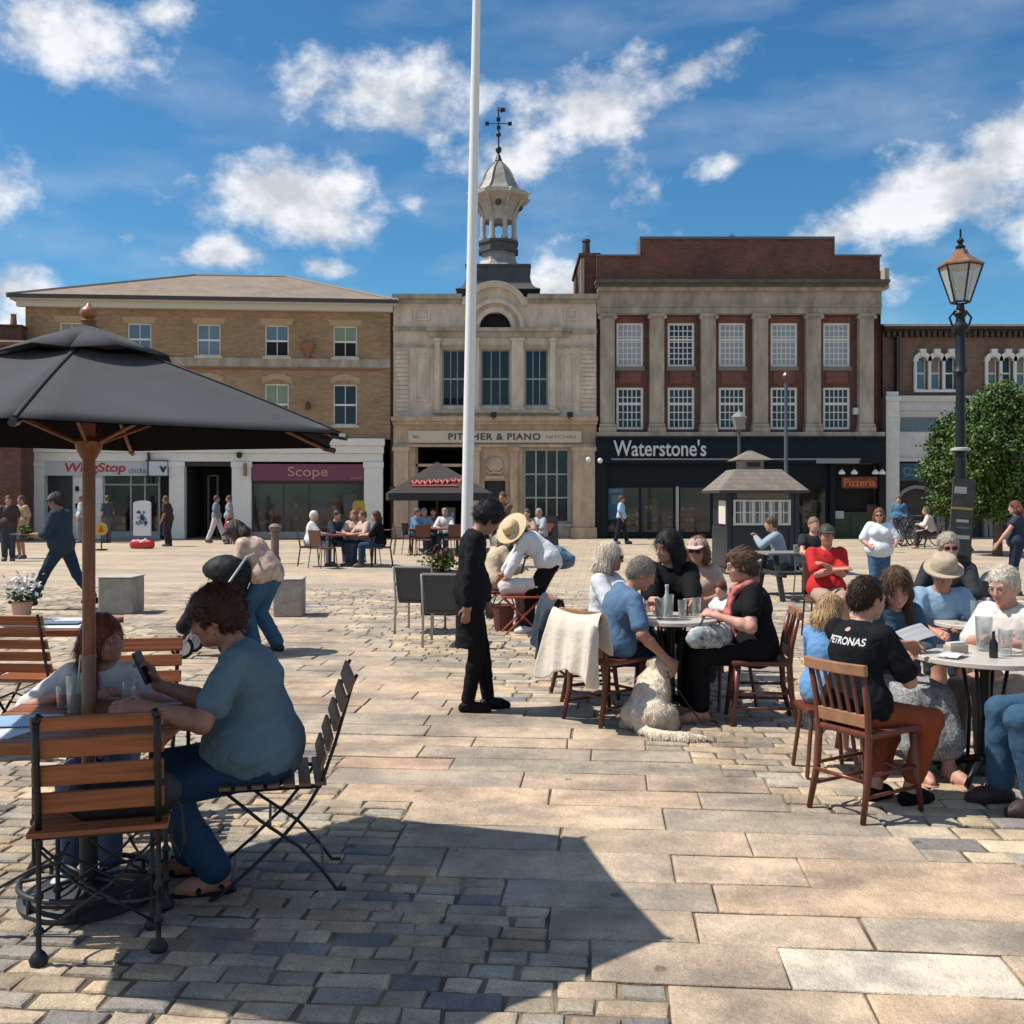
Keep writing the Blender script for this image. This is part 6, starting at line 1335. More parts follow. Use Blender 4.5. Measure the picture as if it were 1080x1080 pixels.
def drink(label, X, Y, z, h=.14, r=.035, liquid=None, level=.6, straw=None, group='glasses on the tables'):
    t = thing('drinking_glass', label, 'glass', (X, Y, z), 0, group); f = MB(); f.lathe([(r*.8,.002),(r*.82,.012),(r,h),(r-.002,h),(r*.8-.002,.015)], 16); f.build('glass', DRINKG, t, smooth=True, auto=50)
    if liquid: f = MB(); f.lathe([(r*.76,.013),(r*.80+(r*.16)*level,h*level)], 14); f.build('liquid', mat('drink_%d' % int(liquid[0]*99+liquid[2]*9), liquid, .15), t)
    if straw: f = MB(); f.tube([(0,0,.02),(.015,.01,h*1.5)], .003, 5); f.build('straw', mat('straw', straw, .5), t)
    return t
def bottle(label, X, Y, z, h=.2, r=.03, c=(.02,.05,.03), cat='bottle', name='bottle'):
    t = thing(name, label, cat, (X, Y, z)); f = MB(); f.lathe([(r*.9,0),(r,.01),(r,h*.55),(r*.4,h*.75),(r*.35,h*.95),(r*.4,h)], 14); f.build('body', mat('bottle_%d' % int(c[0]*99+c[1]*999), c, .15), t, smooth=True, auto=50)
    f = MB(); f.lathe([(r*.42,h),(r*.42,h*1.05)], 10); f.build('cap', mat('cap_white', (.6,.6,.6), .4), t); return t
def sheet(name, label, cat, X, Y, z, w, d, m, rz=0, tilt=(0,0), th=.004, fold=0):
    o = thing(name, label, cat, (X, Y, z), rz); o.rotation_euler = (radians(tilt[0]), radians(tilt[1]), rz)
    f = MB(); n = 6
    vs = [(-w/2+w*i/n, -d/2+d*j/n, fold*sin(pi*i/n)*.5+fold*.3*sin(3*j)) for j in range(n+1) for i in range(n+1)]
    f.add(vs, [(j*(n+1)+i, j*(n+1)+i+1, (j+1)*(n+1)+i+1, (j+1)*(n+1)+i) for j in range(n) for i in range(n)]); f.build('page', m, o, solid=th); return o
def tgt(loc, rz, s, u, v, Y):
    w = Vector((gx(u, Y)-loc[0], Y-loc[1], gz(v, Y))); q = Matrix.Rotation(-rz, 3, 'Z') @ w; return tuple(q/s)
def wt(loc, rz, s, X, Y, Z): q = Matrix.Rotation(-rz, 3, 'Z') @ Vector((X-loc[0], Y-loc[1], Z)); return tuple(q/s)

# ================================================================ big umbrella over the wooden table
UX, UY, UZ, UR = -1.735, 4.21, 1.885, 1.15
def umbrella():
    T = thing('market_umbrella', 'large charcoal umbrella on a wooden pole through the slatted table', 'umbrella', (UX, UY, 0))
    CAN = mat('charcoal_canvas', (.043,.045,.050), .85, var=.18, vscale=2.5, bump=.25, bscale=300, sheen=.1, spec=.2)
    za = 2.305; A = [radians(-78+60*i) for i in range(6)]
    f = MB(); V = []; n = 10; m = 10
    # six taut gores: straight rim, a slight sag between the ribs
    for i in range(6):
        a, b = A[i], A[(i+1) % 6]
        P, Q = Vector((UR*cos(a), UR*sin(a), UZ)), Vector((UR*cos(b), UR*sin(b), UZ))
        vs = []
        for r in range(m+1):
            t = .16+.84*r/m
            for c in range(n+1):
                u = c/n; base = P.lerp(Q, u); x, y = base.x*t, base.y*t
                z = za+(UZ-za)*t+.012*sin(pi*t)-.022*sin(pi*u)*sin(pi*t)
                x, y = x*(1-.018*sin(pi*u)*t), y*(1-.018*sin(pi*u)*t)
                vs.append((x, y, z))
        f.add(vs, [(r*(n+1)+c, (r+1)*(n+1)+c, (r+1)*(n+1)+c+1, r*(n+1)+c+1) for r in range(m) for c in range(n)])
    f.build('canopy', CAN, T, smooth=True, solid=.003)
    f.v = [(x*.995, y*.995, z-.006) for x, y, z in f.v]; f.build('shaded_underside', mat('canopy_shade', (.006,.006,.007), .95, spec=.05), T, smooth=True)  # added inner sheet, shade under the canopy put into its near-black colour
    f = MB()
    for i in range(6):     # wind vent cap
        a, b = A[i], A[(i+1) % 6]; R2 = .36; vs = [(0,0,2.355)]
        for r in (.5, 1): vs += [(R2*r*cos(a), R2*r*sin(a), 2.355-.155*r+.01), (R2*r*(cos(a)+cos(b))/2, R2*r*(sin(a)+sin(b))/2, 2.355-.155*r+.035*r), (R2*r*cos(b), R2*r*sin(b), 2.355-.155*r+.01)]
        f.add(vs, [(0,1,2),(0,2,3),(1,4,5,2),(2,5,6,3)])
    f.build('vent_cap', CAN, T, smooth=True, auto=25, solid=.004)
    f = MB()
    for i in range(6):
        a = A[i]; f.tube([(UR*t*cos(a), UR*t*sin(a), za+(UZ-za)*t+.012*sin(pi*t)+.004) for t in (.16,.4,.6,.8,1.0)], .006, 6, flat=.6)
    f.build('seam', CAN, T)
    WP_ = mat('umbrella_wood', (.19,.058,.022), .4, var=.45, vscale=9, stretch=(4,4,.5))
    for a in A:
        f = MB(); f.tube([(.05*cos(a),.05*sin(a),2.25),(UR*.5*cos(a),UR*.5*sin(a),2.078),(UR*.985*cos(a),UR*.985*sin(a),UZ-.016)], .009, 6); rb = f.build('rib', WP_, T)
        f = MB(); f.tube([(.05*cos(a),.05*sin(a),1.865),(UR*.50*cos(a),UR*.50*sin(a),2.08)], .007, 6); f.build('strut', WP_, rb)
        f = MB(); f.tube([(UR*.97*cos(a),UR*.97*sin(a),UZ-.008),(UR*1.02*cos(a),UR*1.02*sin(a),UZ-.018)], .014, 6); f.build('rib_tip', BLK, rb)
    f = MB(); f.lathe([(.0255,.98),(.0255,2.36)], 16); f.build('pole', WP_, T, smooth=True, auto=40)
    f = MB(); f.lathe([(.0275,.80),(.0275,.98),(.030,.985),(.030,1.0)], 16); f.build('pole_sleeve', mat('sleeve_brown', (.20,.115,.085), .45), T, smooth=True, auto=40)
    f = MB(); f.lathe([(.027,.10),(.027,.80)], 16); f.build('lower_pole', WP_, T)
    f = MB(); f.lathe([(.030,1.80),(.05,1.84),(.055,1.87),(.035,1.89)], 14); f.build('runner', WP_, T); f = MB(); f.lathe([(.055,2.27),(.06,2.31),(.03,2.33)], 14); f.build('hub', WP_, T)
    f = MB(); f.lathe([(.02,2.345),(.035,2.365),(.018,2.375),(.030,2.382),(.036,2.398),(.030,2.414),(.014,2.424),(.008,2.436),(.003,2.440)], 16); f.build('finial', mat('finial_wood', (.30,.11,.045), .4), T, smooth=True, auto=50)
    b = thing('umbrella_base', 'round black cast iron umbrella base under the slatted table', 'umbrella stand', (UX, UY, 0)); IR2 = mat('cast_base', (.022,.024,.027), .5, var=.3, vscale=12)
    f = MB(); f.lathe([(.265,0),(.27,.02),(.25,.035),(.10,.06),(.05,.075)], 32); f.build('plate', IR2, b, smooth=True, auto=40)
    f = MB(); pts = [(.262*cos(2*pi*i/32), .262*sin(2*pi*i/32), .085) for i in range(33)]; f.tube(pts, .012, 8); 
    for i in range(8): a = 2*pi*i/8+.2; f.tube([(.262*cos(a),.262*sin(a),.085),(.14*cos(a),.14*sin(a),.10),(.04*cos(a),.04*sin(a),.09)], .008, 6); f.tube([(.262*cos(a),.262*sin(a),.085),(.262*cos(a),.262*sin(a),.02)], .009, 6)
    f.build('ring', IR2, b, smooth=True)
    f = MB(); f.lathe([(.036,.07),(.036,.42),(.042,.43),(.042,.45)], 16); f.build('socket', IR2, b, smooth=True, auto=40)
umbrella()
# slatted table under it
TBZ = .735
def slat_table(label, X, Y, rz, w, d, m=WOOD_O, cloth_=None, hole=False):
    t = thing('slatted_table', label, 'table', (X, Y, 0), rz); n = 11
    for i in range(n):
        y = -d/2+d*(i+.5)/n
        f = MB()
        if hole and i == n//2: f.box(-w/2, -.04, y-d/n*.42, y+d/n*.42, TBZ-.02, TBZ); f.box(.04, w/2, y-d/n*.42, y+d/n*.42, TBZ-.02, TBZ)
        else: f.box(-w/2, w/2, y-d/n*.42, y+d/n*.42, TBZ-.02, TBZ)
        f.build('top_slat', m, t, bevel=.003)
    f = MB(); f.box(-w/2, w/2, -d/2-.02, -d/2-.001, TBZ-.045, TBZ-.001); f.box(-w/2, w/2, d/2+.001, d/2+.02, TBZ-.045, TBZ-.001); f.box(-w/2+.02, -w/2+.05, -d/2, d/2, TBZ-.05, TBZ-.021); f.box(w/2-.05, w/2-.02, -d/2, d/2, TBZ-.05, TBZ-.021); f.build('apron', m, t, bevel=.002)
    for sx in (-1, 1):
        for sy in (-1, 1):
            f = MB(); x, y = sx*(w/2-.06), sy*(d/2-.06); f.lathe([(.026,.0),(.03,.015),(.018,.035),(.009,.05),(.009,.2),(.016,.21),(.016,.225),(.009,.235),(.009,.60),(.014,.62),(.014,.69)], 10, (x, y, 0)); f.build('leg', IRON, t, smooth=True, auto=50)
    for s_ in (-1, 1): f = MB(); f.tube([(-w/2+.06, s_*(d/2-.06), .12), (0, s_*(d/2-.06), .30), (w/2-.06, s_*(d/2-.06), .12)], .006, 6); f.build('brace', IRON, t, smooth=True)
    return t
slat_table('slatted wooden table under the charcoal umbrella', UX, UY, radians(6), .78, .78, hole=True)
iron_chair('iron legged chair with orange wooden slats, seen from behind at the umbrella table', -1.525, 3.86, radians(15))
b = thing('handbag', 'black padded bag on the seat of the iron legged chair', 'bag', (-1.43, 3.78, .475), radians(14))
S = SDF(); S.rc((-.13,0,.075), (.13,0,.075), .075, None, .02, (0,1,0), .8); S.rc((-.12,0,.03), (.12,0,.03), .045, None, .02); S.mesh('body', mat('black_nylon', (.012,.012,.014), .6), b, .008, fold=.005)
f = MB(); f.tube([(.14,0,.08),(.20,.0,.02),(.215,-.02,-.10),(.20,-.03,-.16),(.17,-.02,-.1),(.16,0,.0)], .007, 6); f.build('strap', mat('black_nylon', (.012,.012,.014), .6), b, smooth=True)
slat_chair("folding chair of weathered slats under the woman in the teal top", -1.02, 4.42, radians(103), WOOD_G)
slat_chair('red brown folding chair behind the long haired girl', -1.92, 5.12, radians(190), WOOD_O)
PAPER = mat('menu_blue', (.30,.45,.62), .35, var=.15, vscale=12); PAPW = mat('menu_white', (.62,.64,.66), .4)
sheet('menu', 'pale blue menu card lying on the umbrella table', 'menu', -1.98, 4.12, TBZ+.012, .30, .21, PAPER, .15, fold=.004)
sheet('menu', 'white menu card under the pale blue one', 'menu', -2.02, 4.00, TBZ+.004, .32, .22, PAPW, -.25)
drink('tall clear iced drink on the umbrella table beside the pole', -1.84, 4.33, TBZ, .16, .04, (.30,.20,.12), .5, (.7,.7,.7))
drink('clear tumbler in front of the girl, nearer the woman', -1.62, 4.35, TBZ, .13, .036, (.5,.5,.45), .4)
drink('small glass of pink drink at the edge by the girl', -1.93, 4.42, TBZ, .10, .033, (.45,.10,.10), .6)
# the table behind it
slat_table('slatted table behind with a blue white runner and flowers', -3.42, 7.35, radians(2), 1.0, .75, WOOD_O)
sheet('table_runner', 'pale blue cloth on the table behind the girl', 'tablecloth', -3.40, 7.33, TBZ+.006, .92, .62, mat('runner', (.52,.60,.66), .7, var=.1, vscale=4), radians(2), fold=.004)
sheet('menu', 'grey folded menu on the pale blue cloth', 'menu', -3.22, 7.25, TBZ+.02, .34, .16, mat('menu_grey', (.16,.18,.21), .4), .1)
sheet('menu', 'thin grey card at the front of the pale blue cloth', 'menu', -3.36, 7.06, TBZ+.02, .3, .08, mat('menu_grey', (.16,.18,.21), .4), -.05)
fp = thing('flower_pot', 'white flowers in a terracotta pot on the table behind', 'potted plant', (-3.58, 7.50, TBZ+.01))
f = MB(); f.lathe([(.05,0),(.055,.01),(.07,.11),(.075,.115),(.075,.13),(.065,.13)], 16); f.build('pot', mat('terracotta2', (.42,.20,.14), .8), fp, smooth=True, auto=40)
def sprig(name, par, c, r, n, m, s, seed, up=.5):
    q = random.Random(seed); V = []; F = []
    for _ in range(n):
        p = Vector(c)+Vector((q.gauss(0,r), q.gauss(0,r), q.gauss(0,r*.7))); x = Vector((q.gauss(0,1), q.gauss(0,1), q.gauss(0,up))).normalized(); y = x.cross(Vector((q.gauss(0,1), q.gauss(0,1), q.gauss(0,1)))).normalized(); z = s*q.uniform(.6,1.3); o = len(V)
        V += [tuple(p-x*z*.5), tuple(p+y*z*.35), tuple(p+x*z*.5), tuple(p-y*z*.35)]; F.append((o,o+1,o+2,o+3))
    me = bpy.data.meshes.new(name); me.from_pydata(V, [], F); me.materials.append(m); o = bpy.data.objects.new(name, me); COL.objects.link(o); o.parent = par; return o
sprig('foliage', fp, (0,0,.19), .05, 160, LEAF, .04, 3); sprig('blossom', fp, (0,0,.25), .055, 220, mat('petal_white', (.75,.70,.66), .6), .035, 4)
slat_chair('folding chair seen from behind at the table with the flowers', -3.16, 6.80, radians(-4), WOOD_O)
slat_chair('folding chair cut by the edge, at the table with the flowers', -3.62, 6.72, radians(6), WOOD_O)
# ================================================================ people near the umbrella
DENIM = (.022,.055,.115)
def mk(label, u, Y, rzd, pose, s=1.0, **k):
    loc = (gx(u, Y), Y, 0); rz = radians(rzd); q = {}
    for n_, v_ in pose.items():
        if isinstance(v_, tuple) and v_ and v_[0] == 'px': q[n_] = tgt(loc, rz, s, *v_[1:])
        elif isinstance(v_, tuple) and v_ and v_[0] == 'w': q[n_] = wt(loc, rz, s, *v_[1:])
        else: q[n_] = v_
    return person(label, loc, rz, q, s, **k)
def seated(s, seat=.45, **k):
    z = (seat+.095*s)/s; d = dict(hip=(0,0,z), lean=6, kh=(0,1,.8), fl=(-.10,.44,.08), fr=(.10,.44,.08), hl=(-.10,.40,z+.20), hr=(.10,.40,z+.20), ehl=(-1,-.3,-.9), ehr=(1,-.3,-.9)); d.update(k); return d
A_ = mk('woman in a teal grey top with red brown hair and glasses, holding a phone', 280, 4.40, 98,
   seated(.98, lean=14, slump=12, head=(14,0,0), hl=('px',152,746,4.12), hr=('px',166,722,4.48), ehl=(-.6,-.2,-1), ehr=(.3,-.3,-1), fl=(-.10,.19,.08), fr=(.12,.33,.08), curl_r=45, curl_l=20, dr=(-.1,.35,.9), nr=(-.5,.75,.1), dl=(.15,1,.0)),
   s=.98, fem=1, g=1.13, belly=.055, glasses=1, vox=.0055, skin=(.36,.165,.11), hair=dict(kind='short', c=(.060,.016,.010), vol=.026, rough=.010, fringe=.056), top=dict(c=(.115,.175,.215), sleeve=.66, loose=.008, hem=.13, fold=.006), bot=dict(c=(.018,.045,.095), flare=.016, loose=.005, len=1.93), shoes=dict(c=(.02,.017,.016), sandal=1))
hr_ = PEOPLE[-1][3]; Tm = Matrix.Rotation(radians(98), 3, 'Z') @ ((Vector(hr_)+Vector((-.1,.35,.9)).normalized()*.085+Vector((-.5,.75,.1)).normalized()*.030)*.98)+A_.location
ph = thing('phone', 'dark smartphone held up by the woman', 'phone', Tm, 0); ph.rotation_euler = (radians(4), radians(-24), radians(-6))
f = MB(); f.box(-.006, .006, -.036, .036, -.075, .075); f.build('case', BLK, ph, bevel=.004); f = MB(); f.box(-.0075, -.0061, -.033, .033, -.071, .071); f.build('screen', mat('screen_off', (.02,.025,.03), .1), ph)
G_ = mk('girl with long auburn hair and white shirt beside the umbrella pole', 111, 4.74, 192,
   seated(.86, seat=.38, lean=8, slump=4, head=(12,58,0), hl=('w',-1.68,4.50,.775), hr=('w',-1.98,4.50,.775), ehl=(-1,-.2,-.6), ehr=(1,-.2,-.6), curl=35), s=.86, fem=0, g=.80, vox=.0055, skin=(.40,.20,.14), hair=dict(kind='long', c=(.17,.042,.017), len=.36, vol=.015), top=dict(c=(.62,.60,.62), sleeve=.9, loose=.006), bot=dict(c=(.10,.12,.2)), shoes=dict(c=(.5,.5,.5)))
# ---- standing man in black
mk('young man in a long black tunic and trousers, standing with his head bowed', 497, 7.86, -84,
   dict(hip=(0,-.01,.93), lean=3, slump=10, head=(36,14,0), hr=('px',491,652,7.70), hl=(-.14,.16,.74), ehr=(.6,-.8,0), ehl=(-.6,-.8,-.3), fl=(-.06,.14,.08), fr=(.05,-.03,.08), curl=35), s=.965, g=.86, vox=.0075, skin=(.28,.15,.105),
   hair=dict(kind='short', c=(.012,.011,.013), vol=.026, rough=.012), top=dict(c=(.016,.017,.021), sleeve=1.85, long=.42, loose=.010, fold=.006), bot=dict(c=(.012,.012,.014), flare=.0, len=1.95), shoes=dict(c=(.010,.010,.010)))
# ---- woman bending in the straw hat
mk('woman in a straw hat and white blouse bending over', 572, 12.4, 88, dict(hip=(0,-.10,.86), lean=58, head=(36,10,-48), hl=(-.16,.50,.55), hr=(.14,.55,.62), ehl=(-.5,-.5,-.2), ehr=(.5,-.5,-.2), fl=(-.08,.16,.08), fr=(.08,-.14,.08)),
   s=.98, fem=1, vox=.010, skin=SKT, hair=dict(kind='long', c=(.03,.018,.014), len=.2), hat=dict(kind='straw', c=(.62,.46,.28), band=(.38,.17,.09), r=.205, tilt=-6), top=dict(c=(.62,.62,.63), sleeve=1.75, loose=.014, hem=.12), bot=dict(c=(.014,.014,.018), len=1.9), shoes=dict(c=(.55,.55,.56)))
bp = thing('backpack', 'blue and white bag slung on the back of the woman in the straw hat', 'bag', (gx(588, 12.5), 12.5, gz(587, 12.5)), radians(10))
S = SDF(); S.el((0,0,0), (.19,.13,.13), rotm(0,0,25), .03); S.el((.10,0,-.05), (.12,.12,.10), None, .03); S.mesh('bag', mat('bag_blue', (.10,.17,.24), .7, var=.8, vscale=9), bp, .014, fold=.012)
f = MB(); f.tube([(-.16,-.11,.06),(-.28,-.12,.10),(-.42,-.10,-.02),(-.46,-.06,-.2)], .012, 6); f.build('strap', mat('strap_navy', (.03,.05,.08), .7), bp)
# seated figure behind the man in black, red folding chairs
RW = mat('red_slats', (.28,.05,.03), .5, var=.2, vscale=8)
mk('person in a cream cardigan seated behind the man in black', 519, 12.9, -70, seated(.95, lean=16, head=(20,0,0)), s=.95, fem=1, vox=.011, skin=SKP, hair=dict(kind='bob', c=(.45,.40,.34)), top=dict(c=(.52,.42,.30), sleeve=1.8, loose=.014), bot=dict(c=(.30,.20,.15)), shoes=dict(c=(.08,.05,.04)))
slat_chair('red folding chair under the cream cardigan', gx(516, 12.9), 12.85, radians(-70), RW); fs_ = thing('folding_stool', 'red cross legged folding stool between the man in black and the straw hat', 'stool', (gx(550, 12.3), 12.3, 0), radians(8))
for y in (-.16, .16): f = MB(); f.tube([(-.22,y,0),(.22,y,.43)], .013, 6); f.build('leg', RW, fs_); f = MB(); f.tube([(.22,y*.88,0),(-.22,y*.88,.43)], .013, 6); f.build('leg', RW, fs_)
for i in range(6): y = -.175+i*.07; f = MB(); f.box(-.24,.24,y-.028,y+.028,.436,.452); f.build('seat_slat', RW, fs_, bevel=.003)
tb_ = thing('tote_bag', 'white bag resting on the red folding stool', 'bag', (gx(545, 12.3), 12.3, .46)); S = SDF(); S.rc((-.12,0,.10), (.20,0,.12), .10, .08, .02, (0,1,0), .8); S.rc((-.14,0,.07), (.05,0,.07), .07, None); S.mesh('bag', cloth((.60,.58,.56)), tb_, .013, fold=.012)
bk_ = thing('bucket_bag', 'dark red basket under the white bag', 'basket', (gx(531, 12.6), 12.6, 0)); f = MB(); f.lathe([(.11,.0),(.14,.30),(.15,.31),(.13,.31)], 16); f.build('basket', mat('basket_red', (.12,.035,.03), .8, var=.3, vscale=30), bk_); f = MB(); f.tube([(-.13,0,.31),(-.09,0,.42),(0,0,.46),(.09,0,.42),(.13,0,.31)], .01, 6); f.build('handle', mat('basket_red', (.12,.035,.03), .8), bk_)
wicker_chair('grey woven armchair, the one farther from the man in black', gx(444, 12.5), 12.5, radians(-12)); wicker_chair('grey woven armchair beside the man in black', gx(473, 11.4), 11.4, radians(-6))
pl = thing('planter', 'dark red planter of flowers behind the woven armchairs', 'planter', (gx(465, 14.3), 14.3, 0), .1); f = MB(); f.box(-.28,.28,-.16,.16,0,.55); f.box(-.31,.31,-.19,.19,.551,.60); f.build('box', mat('planter_wood', (.10,.03,.02), .7, var=.3, vscale=12), pl, bevel=.01)
sprig('foliage', pl, (0,0,.72), .12, 400, LEAF, .07, 8); sprig('blossom', pl, (0,-.05,.76), .13, 120, mat('petal_red', (.35,.03,.03), .6), .05, 9)

# ================================================================ group at the first round table
T1 = (gx(708, 7.75), 7.75); round_table('pale round table with a black iron foot, between the woman in black and the dog', T1[0], T1[1], .36, MARB)
ZT = .733
mk('man in a blue T-shirt and grey hair reaching down to the dog', 643, 7.62, -62, seated(.96, seat=.42, lean=17, slump=8, side=8, twist=-12, head=(24,-14,0), hr=('px',702,694,7.34), hl=('w',T1[0]-.22,T1[1]+.12,.80), ehr=(.4,-.4,-.6), ehl=(-.6,-.3,-.5), fl=(-.12,.36,.08), fr=(.14,.20,.08), curl=30),
   s=.96, g=1.06, vox=.0075, skin=(.40,.19,.13), hair=dict(kind='short', c=(.26,.23,.20), vol=.008), top=dict(c=(.085,.155,.26), sleeve=.75, loose=.008, hem=.10), bot=dict(c=(.018,.024,.045)), shoes=dict(c=(.02,.02,.022)))
pub_chair('wooden chair with a cream jacket hung over its back', gx(640, 7.58), 7.58, radians(-52))
def drape(label, name, X, Y, rz, c, z0=.92, drop=.48, w=.52, seed=0, cat='jacket', mtl=None):
    "a garment hung over a chair back: follows the rail, hangs in folds on both sides"
    o = thing(name, label, cat, (X, Y, 0), rz); f = MB(); n, m = 22, 16; q = random.Random(seed); ph_ = q.uniform(0, 6); vs = []
    for j in range(m+1):
        t = j/m*2-1                      # -1 outside bottom .. 0 rail .. 1 inside
        dn = abs(t)*(drop if t < 0 else drop*.55); 
        for i in range(n+1):
            x = (i/n-.5)*w*(1+.28*abs(t)); sag = -.035*(1-(2*i/n-1)**2)*(1-abs(t)*.4)
            fold_ = .022*sin(x*34+ph_+t*2)*min(1, abs(t)*2.2)+.012*sin(x*61+ph_*2)*abs(t)
            y = (-.295-.045*min(1, -t*5)-.05*(-t)) if t < 0 else (-.295+.05*min(1, t*5)); 
            if t < 0: y -= fold_+.02*(-t)
            else: y += abs(fold_)*.3
            vs.append((x, y, z0+sag-dn-(.06*sin(i/n*pi*2+ph_)*abs(t) if abs(t) > .5 else 0)))
    f.add(vs, [(j*(n+1)+i, j*(n+1)+i+1, (j+1)*(n+1)+i+1, (j+1)*(n+1)+i) for j in range(m) for i in range(n)]); f.build('cloth', mtl or cloth(c), o, smooth=True, solid=.008, sub=1)
    f = MB(); s_ = []; f.tube([(w*.5,-.37,z0-.08),(w*.60,-.42,z0-.24),(w*.58,-.43,z0-.42),(w*.50,-.42,z0-.54)], [.055,.05,.045,.04], 10, flat=.55); f.build('sleeve', mtl or cloth(c), o, smooth=True, sub=1); return o
drape('cream knitted jacket hung over a wooden chair back', 'jacket', gx(640, 7.58), 7.58, radians(-52), (.62,.56,.48), seed=3, w=.52, z0=.845)
pub_chair('wooden chair with a navy jacket on it, behind the cream jacket', gx(618, 8.45), 8.45, radians(-80)); drape('navy and grey jacket hung behind the cream one', 'jacket', gx(618, 8.45), 8.45, radians(-80), (.035,.045,.065), seed=5, w=.54, z0=.85)
mk('white haired woman in a white top and glasses behind the man in blue', 636, 8.55, -118, seated(.96, seat=.42, lean=4, head=(4,14,0), hl=('w',T1[0]-.25,T1[1]+.25,.80)), s=.97, fem=1, vox=.0085, skin=(.42,.20,.14), hair=dict(kind='bob', c=(.66,.58,.46), len=.05, vol=.016), glasses=2, top=dict(c=(.64,.65,.68), sleeve=.85, loose=.012), bot=dict(c=(.45,.45,.47)), shoes=dict(c=(.4,.4,.4)))
mk('large woman in a black hooded top with long black hair', 706, 8.62, 176, seated(1.06, lean=8, head=(14,-52,0), hl=('w',T1[0]+.20,T1[1]+.22,.80), hr=('w',T1[0]-.12,T1[1]+.20,.80)), s=1.06, fem=1, g=1.38, belly=.06, vox=.008, skin=(.46,.25,.19), hair=dict(kind='long', c=(.010,.009,.011), len=.30, vol=.022), top=dict(c=(.012,.012,.014), sleeve=1.85, loose=.014), bot=dict(c=(.012,.012,.014)), shoes=dict(c=(.02,.02,.02)))
pub_chair('wooden chair under the woman in the black hooded top', gx(706, 8.65), 8.66, radians(176))
mk('woman in a pale pink cap and beige top behind the black hooded top', 737, 9.35, 165, seated(.97, lean=8, head=(8,-10,0), hr=('w',T1[0]+.30,T1[1]+.42,.80)), s=.97, fem=1, vox=.0095, skin=(.46,.22,.15), hair=dict(kind='bob', c=(.20,.10,.06), len=.10), hat=dict(kind='cap', c=(.58,.42,.38)), glasses=2, top=dict(c=(.48,.34,.26), sleeve=.5), bot=dict(c=(.3,.25,.2)), shoes=dict(c=(.2,.2,.2)))
pub_chair('wooden chair under the pale pink cap', gx(737, 9.35), 9.38, radians(165))
mk('woman in a black dress with brown hair on a wooden chair, facing the table', 798, 7.52, 84, seated(.97, seat=.43, lean=6, slump=8, head=(8,10,0), hl=('px',758,650,7.35), hr=('px',752,646,7.70), ehl=(-.7,-.1,-1), fl=(-.08,.42,.08), fr=(.10,.52,.08), curl=40),
   s=.97, fem=1, g=1.18, vox=.0075, skin=(.52,.27,.21), hair=dict(kind='bun', c=(.10,.055,.032), vol=.018, rough=.012), glasses=1, top=dict(c=(.014,.014,.016), sleeve=.55, loose=.008, hem=.1), bot=dict(c=(.014,.014,.017), flare=.012), shoes=dict(c=(.35,.16,.12), sandal=1))
pub_chair('wooden chair under the woman in the black dress', gx(801, 7.52), 7.52, radians(84))
_p = PEOPLE[-1]; nb_, ch_, Mq = _p[4], _p[5], _p[6]
sc = thing('scarf', 'pink patterned scarf round the neck of the woman in black', 'scarf', tuple(_p[0].location), radians(84)); sc.scale = _p[0].scale; S = SDF(); L_ = lambda o, x, y, z: o+Mq@np.array((x, y, z))
ringp = [L_(nb_, .085*cos(a_), .02+.085*sin(a_), .015-.02*sin(a_)) for a_ in [2*pi*i/8 for i in range(9)]]
for i in range(8): S.rc(ringp[i], ringp[i+1], .030, None, .02)
for q in (-1, 1): S.rc(L_(nb_, q*.05, .12, -.02), L_(ch_, q*.06, .20, -.02), .036, .040, .02, Mq[:,1], .6); S.rc(L_(ch_, q*.06, .20, -.02), L_(ch_, q*.075, .185, -.20), .040, .045, .02, Mq[:,1], .5)
S.mesh('scarf_cloth', mat('scarf_pink', (.38,.11,.10), .8, var=.7, vscale=22, bump=.8, bscale=24), sc, .009, fold=.008)
mk('small child with dark red hair and white shirt beside the pink cap', 764, 8.05, 110, seated(.52, seat=.53, lean=4, head=(10,30,0)), s=.52, vox=.008, g=1.1, skin=SKP, hair=dict(kind='short', c=(.09,.025,.016), vol=.016), top=dict(c=(.60,.62,.64), sleeve=.8), bot=dict(c=(.10,.12,.16), len=1.7), shoes=dict(c=(.3,.3,.3)))
hc_ = thing('child_chair', 'small child seat at the round table', 'chair', (gx(766, 8.05), 8.06, 0), radians(110)); f = MB(); f.box(-.14,.14,-.14,.14,.49,.53); f.build('seat', WOOD_D, hc_, bevel=.01); f = MB(); f.box(-.14,.14,-.17,-.14,.54,.78); f.build('backrest', WOOD_D, hc_, bevel=.01)
for sx in (-1,1):
    for sy in (-1,1): f = MB(); f.tube([(sx*.17,sy*.17,0),(sx*.11,sy*.11,.49)], .014, 8); f.build('leg', WOOD_D, hc_)
hb = thing('handbag', 'white and blue patterned bag on the lap by the round table', 'bag', (gx(748, 7.42), 7.42, gz(668, 7.42)), .3); S = SDF(); S.rc((-.10,0,-.03), (.10,0,-.02), .08, .09, .02, (0,1,0), .7); S.mesh('bag', mat('bag_print', (.34,.38,.40), .7, var=.9, vscale=20), hb, .009, fold=.008); f = MB(); f.tube([(-.08,0,.05),(-.03,0,.14),(.04,0,.14),(.09,0,.06)], .008, 6); f.build('handle', cloth((.1,.1,.12)), hb, smooth=True)
